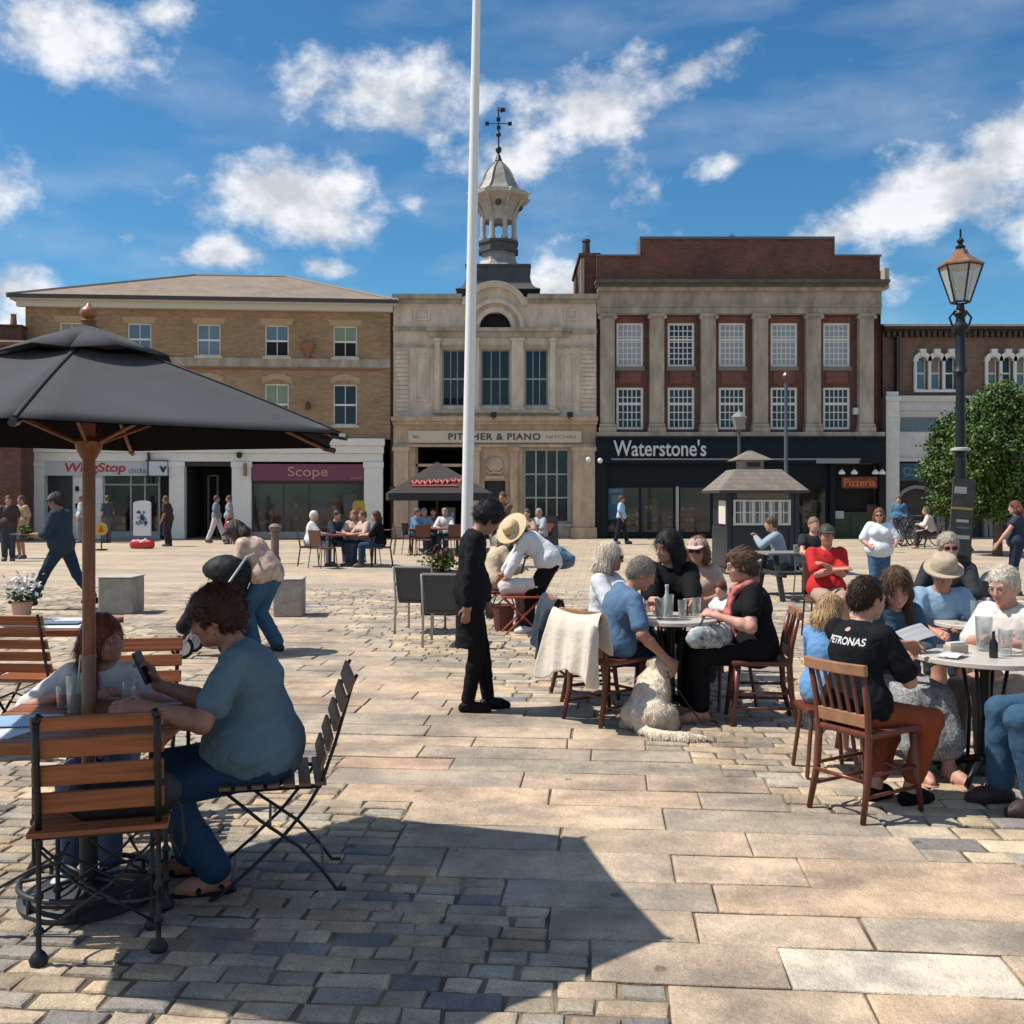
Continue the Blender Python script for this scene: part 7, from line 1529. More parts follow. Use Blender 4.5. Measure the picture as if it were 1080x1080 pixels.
for i, (dx, dy, h, lab, liq) in enumerate(((-.20,.05,.12,'short glass nearest the man in blue on the first round table',None),(-.10,-.08,.15,'tall clear glass at the front of the first round table',(.5,.5,.48)),(0.0,.10,.16,'tall clear glass in the middle of the first round table',None),(.08,-.02,.13,'half full tumbler right of the tall glasses',(.45,.42,.36)),(.20,.06,.14,'glass of water nearest the woman in the black dress',None))):
    drink(lab, T1[0]+dx, T1[1]+dy, ZT, h, .036, liq, .5)
bottle('clear bottle standing among the glasses of the first round table', T1[0]-.03, T1[1]+.02, ZT, .23, .036, (.40,.43,.40)); bottle('small dark jar on the first round table', T1[0]+.12, T1[1]+.10, ZT, .12, .03, (.03,.03,.03), 'jar', 'jar')
ct = thing('coffee_cup', 'cream takeaway cup at the edge of the first round table', 'cup', (T1[0]-.26, T1[1]-.10, ZT)); f = MB(); f.lathe([(.028,0),(.040,.10)], 16); f.build('cup', mat('cup_cream', (.56,.44,.33), .6), ct, smooth=True, auto=40); f = MB(); f.lathe([(.043,.10),(.043,.112),(.036,.118)], 16); f.build('lid', mat('lid_white', (.6,.57,.52), .5), ct)
# ---- dog: sitting with its back to us, head up
def dog():
    X, Y = gx(684, 7.28), 7.28; D = thing('dog', 'golden retriever sitting on the paving with its back turned', 'dog', (X, Y, 0), radians(-22)); S = SDF(); FUR = mat('golden_fur', (.80,.675,.53), .85, var=.30, vscale=22, stretch=(1,1,.35), bump=.9, bscale=110)
    S.el((0,-.04,.15), (.155,.165,.155), None, .05); S.el((0,.04,.30), (.115,.125,.17), rotm(0,18), .06); S.el((0,.12,.40), (.095,.09,.11), None, .05)        # haunch, ribs, chest
    for q in (-1, 1):
        S.el((q*.115,.03,.12), (.06,.12,.115), None, .04); S.rc((q*.135,.10,.07), (q*.14,-.03,.035), .04, .035, .03); S.rc((q*.14,-.03,.032), (q*.145,.13,.028), .033, .03, .02)      # thigh, hock, hind paw
        S.rc((q*.06,.16,.33), (q*.062,.19,.16), .045, .032, .03); S.rc((q*.062,.19,.16), (q*.062,.20,.04), .030, .026, .02); S.rc((q*.062,.20,.03), (q*.062,.25,.025), .032, .028, .01)
    S.rc((0,.14,.44), (.02,.18,.54), .085, .065, .05); S.el((.03,.20,.585), (.068,.080,.065), rotm(-25), .03)
    S.rc((.05,.25,.575), (.085,.33,.57), .038, .030, .02); S.rc((.05,.25,.550), (.08,.315,.545), .026, .022, .01)
    for q, a in ((-1,(-.035,.17,.60)),(1,(.095,.16,.60))): S.rc(a, (a[0]+q*.015,a[1]+.01,a[2]-.09), .022, .030, .012, (1,0,0), .5)
    S.rc((0,-.18,.06), (.12,-.26,.035), .035, .032, .03); S.rc((.12,-.26,.035), (.28,-.25,.03), .045, .045, .03); S.rc((.28,-.25,.03), (.40,-.20,.028), .045, .015, .02)     # feathered tail
    o = S.mesh('body', FUR, D, .0075, fold=.004, ffreq=1.8, streak=.002); strands(o, 16000, .042, .0028, 5, (0,-.25,-1), .22, .30); D.scale = (1.12, 1.10, .74)
    f = MB(); f.sphere((.092,.352,.578), .014, 10, 8); f.build('nose', BLK, D, smooth=True)
    for p in ((.088,.245,.605),(.012,.268,.605)): f = MB(); f.sphere(p, .008, 8, 6); f.build('eye', BLK, D, smooth=True)
    f = MB(); pts = [(.010+.088*cos(2*pi*i/20), .155+.078*sin(2*pi*i/20), .475+.02*sin(2*pi*i/20)) for i in range(21)]; f.tube(pts, .010, 6); f.build('collar', mat('collar_brown', (.05,.022,.014), .5), D)
    f = MB(); f.tube([(.09,.19,.46),(.22,.16,.20),(.32,.14,.03),(.42,.20,.012),(.36,.32,.012),(.24,.34,.012)], .006, 6); f.build('lead', mat('collar_brown', (.05,.022,.014), .5), D, smooth=True)
dog()

# ================================================================ second table on the right
T2 = (2.74, 5.95); round_table('pale round table with a black iron foot, at the edge beside the man in white', T2[0], T2[1], .40, MARB)
J = mk('young man in a black printed T-shirt and rust trousers, seen from behind', 901, 5.45, -58, seated(.93, seat=.42, lean=5, slump=8, head=(8,-8,0), hl=('px',960,682,5.85), hr=('px',952,700,5.55), ehr=(.7,-.2,-.8), ehl=(-.5,-.2,-.6), fl=(-.02,.20,.08), fr=(.14,.30,.08), khr=(.35,1,.8), khl=(-.1,1,.8), curl=35),
   s=.93, g=1.0, vox=.0055, skin=(.44,.23,.165), hair=dict(kind='short', c=(.030,.015,.010), vol=.011), top=dict(c=(.014,.016,.020), sleeve=.78, loose=.010, hem=.12, fold=.006), bot=dict(c=(.24,.055,.022), len=1.78, loose=.004, flare=.004, fold=.006), shoes=dict(c=(.012,.012,.014)))
pub_chair('wooden chair under the young man in the black T-shirt', gx(914, 5.42), 5.42, radians(-58)).scale = (.86, .97, .97)
def wrap_text(body, T, shirt, W, zc, hgt, m, name='print', flip=1, y0=-.6, xc=0):
    from mathutils.bvhtree import BVHTree
    cu = bpy.data.curves.new('x', 'FONT'); cu.body = body; cu.size = 1; cu.offset = .02; o = bpy.data.objects.new('x', cu); COL.objects.link(o); dg = bpy.context.evaluated_depsgraph_get(); dg.update(); me = bpy.data.meshes.new_from_object(o.evaluated_get(dg), depsgraph=dg); bpy.data.objects.remove(o)
    import bmesh
    bm = bmesh.new(); bm.from_mesh(me); bmesh.ops.triangulate(bm, faces=bm.faces[:]); bmesh.ops.subdivide_edges(bm, edges=bm.edges[:], cuts=2, use_grid_fill=True)
    xs = [v.co.x for v in bm.verts]; ys = [v.co.y for v in bm.verts]; x0, x1, y0_, y1_ = min(xs), max(xs), min(ys), max(ys)
    sm = shirt.data; bv = BVHTree.FromPolygons([v.co.copy() for v in sm.vertices], [tuple(p.vertices) for p in sm.polygons])
    for v in bm.verts:
        x = ((v.co.x-x0)/(x1-x0)-.5)*W+xc; z = zc+((v.co.y-y0_)/(y1_-y0_)-.5)*hgt
        h = bv.ray_cast(Vector((x, y0, z)), Vector((0, 1, 0))) if y0 < 0 else bv.ray_cast(Vector((-x, y0, z)), Vector((0, -1, 0)))
        v.co = (h[0]+Vector((0, -.003 if y0 < 0 else .003, 0))) if h[0] is not None else Vector((x, y0*.4, z))
    bm.to_mesh(me); bm.free(); me.materials.clear(); me.materials.append(m); q = bpy.data.objects.new(name, me); COL.objects.link(q); q.parent = T; return q
sh = [c for c in J.children if c.name.startswith('shirt')][0]; nbz = PEOPLE[-1][4][2]*.97; J['_nb'] = 0
wrap_text('PETRONAS', J, sh, .24, PEOPLE[-1][4][2]-.075, .042, mat('print_white', (.6,.6,.6), .6)); wrap_text('\u2022', J, sh, .03, PEOPLE[-1][4][2]-.012, .022, mat('print_red', (.5,.25,.22), .6), 'badge')
mk('blonde child in a bright blue shirt beside the young man in black', 869, 6.15, -50, seated(.76, seat=.40, lean=6, head=(12,-10,0)), s=.76, fem=1, vox=.0075, skin=SKP, hair=dict(kind='bob', c=(.42,.27,.14), len=.06, vol=.014), top=dict(c=(.12,.27,.50), sleeve=.8), bot=dict(c=(.2,.2,.25), len=1.2, kind='shorts'), shoes=dict(c=(.3,.3,.3)))
kst = thing('stool', 'low wooden stool under the blonde child', 'stool', (gx(870, 6.15), 6.15, 0)); f = MB(); f.box(-.15,.15,-.15,.15,.37,.40); f.build('seat', WOOD_D, kst, bevel=.01)
for sx in (-1,1):
    for sy in (-1,1): f = MB(); f.tube([(sx*.15,sy*.15,0),(sx*.11,sy*.11,.37)], .013, 8); f.build('leg', WOOD_D, kst)
KN_ = mat('speckled_skirt', (.25,.26,.27), .85, var=.8, vscale=75, bump=.7, bscale=22)
mk('woman with long brown hair in a denim jacket leaning over a menu', 934, 6.45, 190, seated(.96, seat=.41, lean=8, slump=10, head=(24,-16,10), hl=('px',966,690,6.05), hr=('px',948,682,6.10), fl=(-.10,.55,.08), fr=(.06,.50,.08), curl=30), s=.96, fem=1, vox=.0065, skin=(.50,.26,.19), hair=dict(kind='long', c=(.075,.038,.022), len=.26, vol=.018), top=dict(c=(.045,.085,.13), sleeve=1.6, loose=.010), bot=dict(mat=KN_, kind='skirt', len=1.7), shoes=dict(c=(.45,.22,.17), sandal=1))
pub_chair('wooden chair under the woman in the denim jacket', gx(934, 6.5), 6.50, radians(190))
mk('man in a wide brimmed hat and pale blue T-shirt behind the menu', 988, 7.75, 172, seated(.94, seat=.41, lean=16, head=(24,-6,0), hl=('px',1018,662,7.35), hr=('px',985,666,7.3)), s=.94, vox=.008, skin=(.40,.19,.13), hair=dict(kind='short', c=(.12,.09,.07)), hat=dict(kind='sun', c=(.42,.34,.25), r=.150), top=dict(c=(.25,.38,.52), sleeve=.75, loose=.012), bot=dict(c=(.05,.05,.06), kind='shorts', len=.95), shoes=dict(c=(.1,.1,.1)))
cafe_chair('cafe chair under the man in the wide brimmed hat', gx(992, 7.8), 7.82, radians(172))
mk('grey haired person in a dark jacket behind the wide brimmed hat', 1001, 9.3, 150, seated(1.0, lean=6, head=(6,20,0)), s=1.0, vox=.010, skin=(.50,.24,.19), hair=dict(kind='short', c=(.40,.34,.27), vol=.016), glasses=2, top=dict(c=(.03,.035,.042), sleeve=1.8, loose=.012), bot=dict(c=(.03,.035,.05)), shoes=dict(c=(.05,.05,.05)))
cafe_chair('cafe chair under the dark jacket', gx(1001, 9.3), 9.32, radians(150))
round_table('smaller pale round table behind the wide brimmed hat', gx(1035, 7.45), 7.45, .32, MARB)
mk('white haired man in a white shirt at the edge of the view', 1070, 6.45, 118, seated(.95, seat=.40, lean=8, head=(16,8,0), hl=('w',T2[0]+.22,T2[1]+.05,.78), hr=('w',T2[0]+.10,T2[1]+.28,.78)), s=.95, vox=.0065, skin=(.52,.27,.20), hair=dict(kind='short', c=(.62,.56,.46), vol=.010), top=dict(c=(.66,.61,.57), sleeve=.9, loose=.014), bot=dict(c=(.30,.27,.24)), shoes=dict(c=(.06,.05,.05)))
cafe_chair('cafe chair under the man in white', gx(1072, 6.6), 6.62, radians(118))
mk('person in jeans whose knees reach in at the edge of the view', 1150, 5.42, 92, seated(1.0, seat=.43, lean=-6, hl=(-.16,.14,.68), hr=(.16,.14,.68), fl=(-.10,.34,.08), fr=(.12,.42,.08)), s=1.0, vox=.0065, skin=SK, hair=dict(kind='short', c=(.1,.07,.05)), top=dict(c=(.1,.1,.12), sleeve=1.8), bot=dict(c=(.035,.085,.15), loose=.008, flare=.01), shoes=dict(c=(.05,.03,.03)))
cafe_chair('steel legged chair under the person in jeans', gx(1120, 5.38), 5.40, radians(92), m=mat('cafe_grey', (.3,.3,.3), .5))
mnu = sheet('menu', 'pale menu held open by the woman in the denim jacket', 'menu', gx(965, 6.0), 6.0, gz(668, 6.0), .19, .13, mat('menu_grey2', (.33,.34,.35), .5), .3, (28, -14), fold=.01)
sheet('napkin', 'crumpled white napkin on the edge table', 'napkin', T2[0]-.24, T2[1]-.12, ZT+.012, .18, .12, PAPW, .8, fold=.02)
bottle('small black pepper mill on the edge table', T2[0]-.02, T2[1]-.15, ZT, .15, .024, (.012,.012,.013), 'pepper mill', 'pepper_mill')
drink('tall clear glass on the edge table beside the pepper mill', T2[0]+.08, T2[1]-.08, ZT, .15, .04, None); drink('clear jug of water on the edge table', T2[0]+.05, T2[1]+.12, ZT, .20, .05, None)
drink('empty glass near the hands of the man in white', T2[0]+.22, T2[1]-.05, ZT, .12, .035, None); drink('glass on the smaller round table behind', gx(1030, 7.4), 7.4, ZT, .16, .045, None)
for i in range(2): pass
box_ = thing('napkin_holder', 'cream napkin holder on the edge table', 'napkin holder', (T2[0]-.16, T2[1]+.02, ZT), .4); f = MB(); f.box(-.07,.07,-.03,.03,0,.05); f.build('box', mat('holder', (.40,.33,.25), .6), box_, bevel=.006); f = MB(); f.box(-.06,.06,-.02,.02,.051,.065); f.build('napkins', PAPW, box_)

# ================================================================ farther out on the right
mk('man in a red shirt and dark cap with folded arms', 871, 11.8, 176, seated(1.0, lean=3, head=(2,-6,0), hl=(.06,.30,.86), hr=(-.06,.32,.82)), s=1.0, vox=.0105, skin=(.44,.20,.14), hair=dict(kind='short', c=(.08,.06,.05)), hat=dict(kind='cap', c=(.05,.05,.05)), top=dict(c=(.50,.025,.028), sleeve=.75, loose=.012), bot=dict(c=(.35,.25,.2), kind='shorts', len=.9), shoes=dict(c=(.1,.1,.1)))
cafe_chair('metal chair under the man in red', gx(871, 11.85), 11.85, radians(176))
mk('person in a dark vest sitting behind the man in red', 857, 16.0, 185, seated(1.0, lean=4), s=1.0, vox=.016, skin=SK, hair=dict(kind='short', c=(.2,.13,.09)), top=dict(c=(.03,.03,.035), sleeve=.4), bot=dict(c=(.3,.3,.32)), shoes=dict(c=(.1,.1,.1)), face=False)
cafe_chair('steel chair under the dark vest', gx(857, 16.05), 16.05, radians(185), m=mat('cafe_grey', (.3,.3,.3), .5))
bn = thing('picnic_bench', 'black picnic bench beside the kiosk', 'bench', (gx(838, 16.6), 16.6, 0), radians(4)); BW_ = mat('bench_black', (.018,.018,.02), .6)
f = MB(); f.box(-.55,.55,-.35,.35,.70,.74); f.build('tabletop', mat('bench_top', (.20,.19,.17), .6), bn, bevel=.01)
for sy in (-1, 1): f = MB(); f.box(-.55,.55,sy*.68-.13,sy*.68+.13,.43,.47); f.build('seat', BW_, bn, bevel=.01)
for x in (-.4, .4): f = MB(); f.bar((x,-.25,.70),(x,-.62,0),.08,.05); f.bar((x,.25,.70),(x,.62,0),.08,.05); f.bar((x,-.72,.41),(x,.72,.41),.05,.07); f.build('leg_frame', BW_, bn)
mk('man in a pale grey blue hoodie sitting by the kiosk', 824, 17.2, 78, seated(1.0, lean=16, head=(8,0,0), hl=(-.06,.42,.95), hr=(.06,.42,.95)), s=1.0, vox=.014, skin=SK, hair=dict(kind='short', c=(.09,.05,.03)), top=dict(c=(.26,.33,.40), sleeve=1.85), bot=dict(c=(.05,.09,.14)), shoes=dict(c=(.05,.05,.05)), face=False)
st_ = thing('bench_seat', 'dark slab bench under the man in the grey blue hoodie', 'bench', (gx(824, 17.2), 17.3, 0)); f = MB(); f.box(-.6,.6,-.2,.2,.40,.45); f.build('seat', BW_, st_, bevel=.01); f = MB(); f.box(-.5,-.42,-.18,.18,0,.40); f.build('leg', BW_, st_); f = MB(); f.box(.42,.5,-.18,.18,0,.40); f.build('leg', BW_, st_)
mk('woman in a white T-shirt and jeans standing with one hand raised', 927, 15.6, 170, dict(head=(6,-10,0), hl=(-.24,.28,1.08), hr=(.2,.2,1.05)), s=.86, fem=1, g=1.1, vox=.013, skin=(.48,.25,.18), hair=dict(kind='long', c=(.14,.07,.035), len=.18), glasses=2, top=dict(c=(.66,.70,.76), sleeve=.8, loose=.016, hem=.10), bot=dict(c=(.06,.12,.22)), shoes=dict(c=(.5,.5,.5)))
mk('person in navy at the far edge with a bare arm stretched out', 1073, 17.0, 60, dict(hl=(-.25,.35,.85), head=(10,0,0)), s=.92, fem=1, vox=.014, skin=(.50,.26,.20), hair=dict(kind='bob', c=(.14,.05,.03)), top=dict(c=(.03,.04,.07), sleeve=.3), bot=dict(c=(.02,.03,.06)), shoes=dict(c=(.05,.05,.05)), face=False)
# bicycles by the arched shops
def bicycle(label, X, Y, rz, c):
    b = thing('bicycle', label, 'bicycle', (X, Y, 0), rz, 'bicycles by the arched shops')
    fm = mat('bike_%d' % int(c[2]*99), c, .4)
    for x, n_ in ((-.52,0),(.52,1)):
        f = MB(); f.tube([(x+.33*cos(2*pi*i/24),0,.35+.33*sin(2*pi*i/24)) for i in range(25)], .02, 6); w_ = f.build('wheel', BLK, b); f = MB()
        for i in range(8): a = pi*i/8; f.tube([(x+.32*cos(a),0,.35+.32*sin(a)),(x-.32*cos(a),0,.35-.32*sin(a))], .003, 3)
        f.build('spokes', ALU, w_)
    f = MB(); P = dict(r=(-.52,0,.35), bb=(-.05,0,.28), st=(-.20,0,.80), hd=(.36,0,.82), fr=(.52,0,.35)); 
    for a, q in (('r','bb'),('bb','st'),('st','hd'),('bb','hd'),('r','st'),('hd','fr')): f.tube([P[a], P[q]], .018, 6)
    f.build('frame', fm, b); f = MB(); f.tube([(.34,0,.80),(.32,0,.98)], .015, 6); f.tube([(.30,-.28,1.0),(.36,-.12,.98),(.36,.12,.98),(.30,.28,1.0)], .014, 6); f.build('handlebar', BLK, b)
    f = MB(); f.sphere((-.22,0,.90), .10, 10, 6, sx=1.3, sy=.6, sz=.35); f.build('saddle', BLK, b); f = MB(); f.tube([(-.20,0,.80),(-.215,0,.90)], .012, 6); f.build('seat_post', ALU, b); return b
bk1 = bicycle('dark bicycle leaning nearest the white pier', gx(950, 33), 33, radians(20), (.05,.06,.08))
for lab, u, y, r_ in (('second dark bicycle, in the middle of the row', 962, 33.4, 35), ('third bicycle, beside the man in the white top', 973, 33, 160), ('bicycle standing behind the others under the blue sign', 957, 34.2, 95)): dup(bk1, (gx(u, y), y, 0), radians(r_), lab)
mk('man in a white top crouching by the bicycles', 983, 32, 70, seated(1.0, lean=20), s=1.0, vox=.022, skin=SK, hair=dict(kind='short', c=(.2,.15,.1)), top=dict(c=(.6,.55,.5), sleeve=1.5), bot=dict(c=(.04,.04,.05)), face=False)
cafe_chair('chair under the man by the bicycles', gx(983.5, 32), 32, radians(70))
mk('person in a blue jacket standing among the bicycles', 948, 35, 150, {}, s=.95, vox=.024, skin=SK, hair=dict(kind='short', c=(.05,.04,.03)), top=dict(c=(.06,.15,.26), sleeve=1.8), bot=dict(c=(.03,.04,.06)), face=False)
# ================================================================ walkers on the left
W_ = mk('man in a flat cap and navy shirt striding past with a tray', 66, 14.9, 86, dict(hip=(0,0,.90), lean=6, head=(16,0,0), hl=(-.12,.36,1.06), hr=(.12,.38,1.06), fl=(-.08,.42,.10), fr=(.08,-.42,.16), fyl=0, fyr=0), s=1.02, vox=.010, skin=(.30,.15,.10), hair=dict(kind='short', c=(.05,.035,.03)), hat=dict(kind='cap', c=(.14,.13,.12)), top=dict(c=(.028,.045,.065), sleeve=1.25, loose=.016, hem=.14), bot=dict(c=(.018,.035,.065)), shoes=dict(c=(.03,.02,.02)))
tr = thing('tray', 'tray with green salad carried by the man in the flat cap', 'tray', (gx(66, 14.9)-.50, 14.9, 1.08)); f = MB(); f.box(-.20,.20,-.14,.14,0,.015); f.build('board', mat('tray_brown', (.20,.09,.06), .5), tr, bevel=.005); sprig('salad', tr, (-.03,0,.06), .05, 160, LEAF2, .05, 12)
for lab, u, y, r_, tc, bc, sh, kw in (('person in a tan shirt and dark shorts strolling at the left edge', 23, 27.0, 150, (.42,.29,.20), (.06,.07,.08), True, {}), ('person in a dark top cut by the left edge', 9, 26.0, 200, (.05,.03,.03), (.04,.05,.07), False, {}), ('pedestrian in a dark waistcoat outside the red lettered shop', 113, 36.0, 60, (.06,.07,.10), (.10,.10,.14), False, {}), ('pedestrian in pale clothes hidden partly by the umbrella pole', 86, 36.0, 100, (.45,.50,.55), (.2,.2,.25), False, {}),
        ('dark clothed pedestrian pushing a trolley beside the white and red sign', 178, 33.5, 80, (.05,.035,.035), (.04,.03,.035), False, dict(lean=12)), ('pedestrian in pale trousers at the passage entrance', 228, 35.5, -80, (.18,.24,.32), (.55,.55,.56), False, dict(fl=(-.08,.3,.1), fr=(.08,-.3,.1))), ('pedestrian in grey and red by the passage', 242, 35, 100, (.25,.28,.32), (.14,.05,.05), False, {}),
        ('pedestrian in a pale blue shirt and black trousers outside the bookshop', 655, 35.0, -100, (.30,.52,.72), (.02,.02,.03), False, dict(fl=(-.08,.2,.08), fr=(.08,-.2,.08)))):
    mk(lab, u, y, r_, kw, s=.97, vox=.020, skin=SKT, hair=dict(kind='short', c=(.10,.06,.04)), top=dict(c=tc, sleeve=.7), bot=dict(c=bc, kind='shorts' if sh else 'trousers', len=.9 if sh else 1.9), shoes=dict(c=(.1,.1,.1)), face=False)
# ---- pushchair and the person bending over it
mk('person in a pink cardigan and jeans bending over the pushchair', 281, 10.8, 84, dict(hip=(0,-.02,.86), lean=42, head=(26,0,0), hl=(-.2,.50,.90), hr=(.2,.50,.90), fl=(-.10,.10,.08), fr=(.10,-.10,.08)), s=.93, fem=1, g=1.22, vox=.010, skin=SKT, hair=dict(kind='bob', c=(.05,.03,.02)), hat=dict(kind='cap', c=(.13,.17,.21)), top=dict(mat=mat('pink_cardigan', (.48,.34,.28), .85, var=.45, vscale=14), sleeve=1.6, loose=.016, hem=.10), bot=dict(c=(.035,.10,.17), loose=.012, flare=.014), shoes=dict(c=(.06,.03,.03)))
def pram():
    T = thing('pushchair', 'black pushchair with white wheels in front of the person in pink', 'pushchair', (gx(229, 10.6), 10.6, 0), radians(4)); B_ = mat('pram_black', (.008,.009,.011), .6, spec=.2)
    for (x, y, r) in ((-.30,-.22,.10),(-.30,.22,.10),(.22,-.28,.14),(.22,.28,.14)):
        f = MB(); f.tube([(x+r*cos(2*pi*i/18), y, r+.015+r*sin(2*pi*i/18)) for i in range(19)], .018, 8); w = f.build('wheel', B_, T, smooth=True); f = MB(); f.M = Matrix.Translation((x,y,r+.015)) @ Matrix.Rotation(pi/2, 4, 'X'); f.lathe([(r*.85,-.01),(r*.85,.01)], 16); f.build('hub', mat('hub_white', (.45,.45,.46), .5), w)
    f = MB()
    for y in (-.24, .24): f.tube([(-.30,y,.14),(-.05,y,.45),(.34,y,1.02)], .013, 6); f.tube([(.22,y,.17),(-.02,y,.50),(-.2,y,.62)], .013, 6)
    f.tube([(.34,-.24,1.02),(.38,0,1.04),(.34,.24,1.02)], .016, 6); f.tube([(-.30,-.22,.14),(-.30,.22,.14)], .012, 6); f.build('frame', mat('pram_grey', (.35,.36,.38), .4), T, smooth=True)
    S = SDF(); S.rc((-.18,0,.46), (.10,0,.52), .14, .16, .04, (0,1,0), 1.0); S.rc((.10,0,.55), (.20,0,.80), .15, .14, .04); S.rc((-.20,0,.45), (-.34,0,.30), .10, .08, .04); S.mesh('seat', B_, T, .015, fold=.008)
    S = SDF(); S.el((.10,0,.84), (.26,.22,.20), rotm(0,0), .03); S.cut((.0,0,.78), (-.5,0,-.85)); S.sub((-.12,0,.72), (.22,.18,.18)); S.mesh('hood', B_, T, .014, fold=.006)
    S = SDF(); S.rc((-.02,-.06,.18), (.18,-.06,.2), .11, .12, .03); S.mesh('basket', mat('pram_bag', (.30,.31,.33), .8, var=.6, vscale=12), T, .016, fold=.012)
pram()

# ================================================================ far cafe tables
def far_group(items):
    for lab, u, y, r_, tc, hcol, kw in items:
        mk(lab, u, y, r_, seated(.98, lean=kw.get('lean', 8), head=(kw.get('hp', 6), kw.get('hy', 0), 0)), s=.98, vox=.017 if y < 26 else .020, skin=kw.get('skin', SK), hair=dict(kind=kw.get('hk', 'short'), c=hcol), top=dict(c=tc, sleeve=kw.get('sl', 1.0)), bot=dict(c=kw.get('b', (.05,.07,.11))), shoes=dict(c=(.1,.08,.08)), face=False, fem=kw.get('f', 0), g=kw.get('g', 1.0))
cc0 = None
def far_chair(lab, u, y, r_):
    global cc0
    if cc0 is None: cc0 = cafe_chair(lab, gx(u, y), y, radians(r_)); return
    dup(cc0, (gx(u, y), y, 0), radians(r_), lab)
def far_table(label, u, y, w, m, r_=0, top=None):
    t = thing('cafe_table', label, 'table', (gx(u, y), y, 0), radians(r_), 'square cafe tables'); f = MB(); f.box(-w/2,w/2,-.38,.38,.70,.735); f.build('tabletop', m, t, bevel=.008)
    for sx in (-1,1):
        for sy in (-1,1): f = MB(); f.box(sx*(w/2-.06)-.02, sx*(w/2-.06)+.02, sy*.32-.02, sy*.32+.02, 0, .70); f.build('leg', IRON, t)
DKW = mat('table_redbrown', (.16,.05,.035), .5, var=.2, vscale=5)
far_table('red brown cafe table of the yellow paddle group', 372, 24.2, 1.1, DKW)
far_group([('person with white hair and top at the end of the yellow paddle group', 327, 24.0, -80, (.62,.64,.66), (.62,.6,.56), {'b': (.3,.33,.38)}), ('person in a dark jacket behind the red brown table', 352, 24.8, -120, (.03,.04,.06), (.05,.04,.04), {'g':1.2}), ('woman in a beige top at the middle of the yellow paddle group', 374, 24.9, 175, (.50,.38,.28), (.25,.14,.09), {'f':1,'hk':'bob'}),
           ('person in pale pink at the table beside the yellow paddle', 386, 24.4, 130, (.52,.36,.32), (.15,.07,.05), {'f':1}), ('long haired person in black with blue jeans, back to the flagpole', 401, 23.8, 95, (.012,.013,.016), (.05,.02,.015), {'f':1,'hk':'long','b':(.02,.05,.10)})])
for lab, u, y, r_ in (('brown cafe chair under the white haired person', 326, 24.0, -80), ('empty brown cafe chair in front of the yellow paddle group', 341, 23.4, -40), ('brown cafe chair under the dark jacket', 351, 24.8, -120), ('brown cafe chair under the beige top', 374, 24.9, 175), ('brown cafe chair under the pale pink top', 387, 24.4, 130), ('brown cafe chair under the long haired person in black', 402.5, 23.8, 95)): far_chair(lab, u, y, r_)
yp = thing('paddle_sign', 'yellow rounded menu sign behind the cafe table', 'sign', (gx(378.5, 25.6), 25.6, 0)); K_ = 25.6/FPX; f = MB(); zc_ = gz(540, 25.6); pts = [(6.6*K_*max(-1,min(1,1.25*cos(a))), zc_+12*K_*max(-1,min(1,1.2*sin(a)))) for a in [2*pi*i/24 for i in range(24)]]; f.prism(pts[::-1], -.02, .02); f.build('board', mat('sign_yellow', (.50,.33,.03), .5), yp)
f = MB(); f.prism([(x*.45, zc_+(z_-zc_)*.4) for x, z_ in pts][::-1], -.026, -.021); f.build('emblem', mat('sign_orange', (.50,.16,.06), .5), yp); f = MB(); f.tube([(0,0,0),(0,0,zc_-.2)], .02, 6); f.lathe([(.18,0),(.18,.03),(.03,.05)], 14); f.build('stand', IRON, yp)
# under the dark parasol
gb = thing('parasol', 'black pyramid parasol with red lettering before the cream hall', 'umbrella', (gx(461, 31.0), 31.0, 0), radians(8)); K_ = 31.0/FPX; ze_, za_ = gz(520, 31), gz(487, 31); w_ = 1.5
f = MB(); q = [(-w_,-w_,ze_),(w_,-w_,ze_),(w_,w_,ze_),(-w_,w_,ze_)]; f.add(q+[(0,0,za_)]+[(x,y,z-.22) for x,y,z in q], [(0,1,4),(1,2,4),(2,3,4),(3,0,4),(0,5,6,1),(1,6,7,2),(2,7,8,3),(3,8,5,0)]); f.build('canopy', mat('parasol_black', (.035,.028,.028), .8, var=.2, vscale=3), gb, solid=.01)
f = MB(); f.tube([(0,0,.05),(0,0,za_)], .035, 8); f.build('pole', IRON, gb); f = MB(); f.box(-.35,.35,-.35,.35,0,.06); f.build('base', IRON, gb)
def slope_pt(x, t): return (x, -w_*(1-t)-.012, ze_+(za_-ze_)*t+.02)
f = MB(); rr_ = random.Random(5)
pts = [slope_pt(-.85+1.5*i/30, .28+.012*i/1.5*.4+.07*sin(i*1.9)) for i in range(31)]; f.tube(pts, .035, 5); pts = [slope_pt(-.80+1.3*i/10, .20) for i in range(11)]; f.tube(pts, .03, 5); f.build('red_lettering', mat('script_red', (.48,.08,.07), .6), gb)
far_table('dark cafe table under the black parasol', 458, 28.6, 1.4, DKW)
far_group([('person in a white shirt under the black parasol', 470, 29.3, 170, (.62,.62,.60), (.30,.22,.15), {}), ('person in denim blue at the table under the parasol', 437, 29.0, -110, (.12,.25,.40), (.10,.09,.09), {}), ('grey haired person in pale blue under the parasol', 446, 29.6, -150, (.22,.32,.42), (.22,.22,.22), {}), ('person in brown between two others under the parasol', 457, 29.8, 180, (.14,.07,.05), (.06,.03,.02), {}), ('person in tan with bare arms behind the bending woman', 557, 27.5, 160, (.40,.27,.22), (.12,.06,.04), {'f':1}), ('person in pale denim beside the hall pillar', 571, 28.3, 130, (.35,.38,.42), (.3,.25,.2), {})])
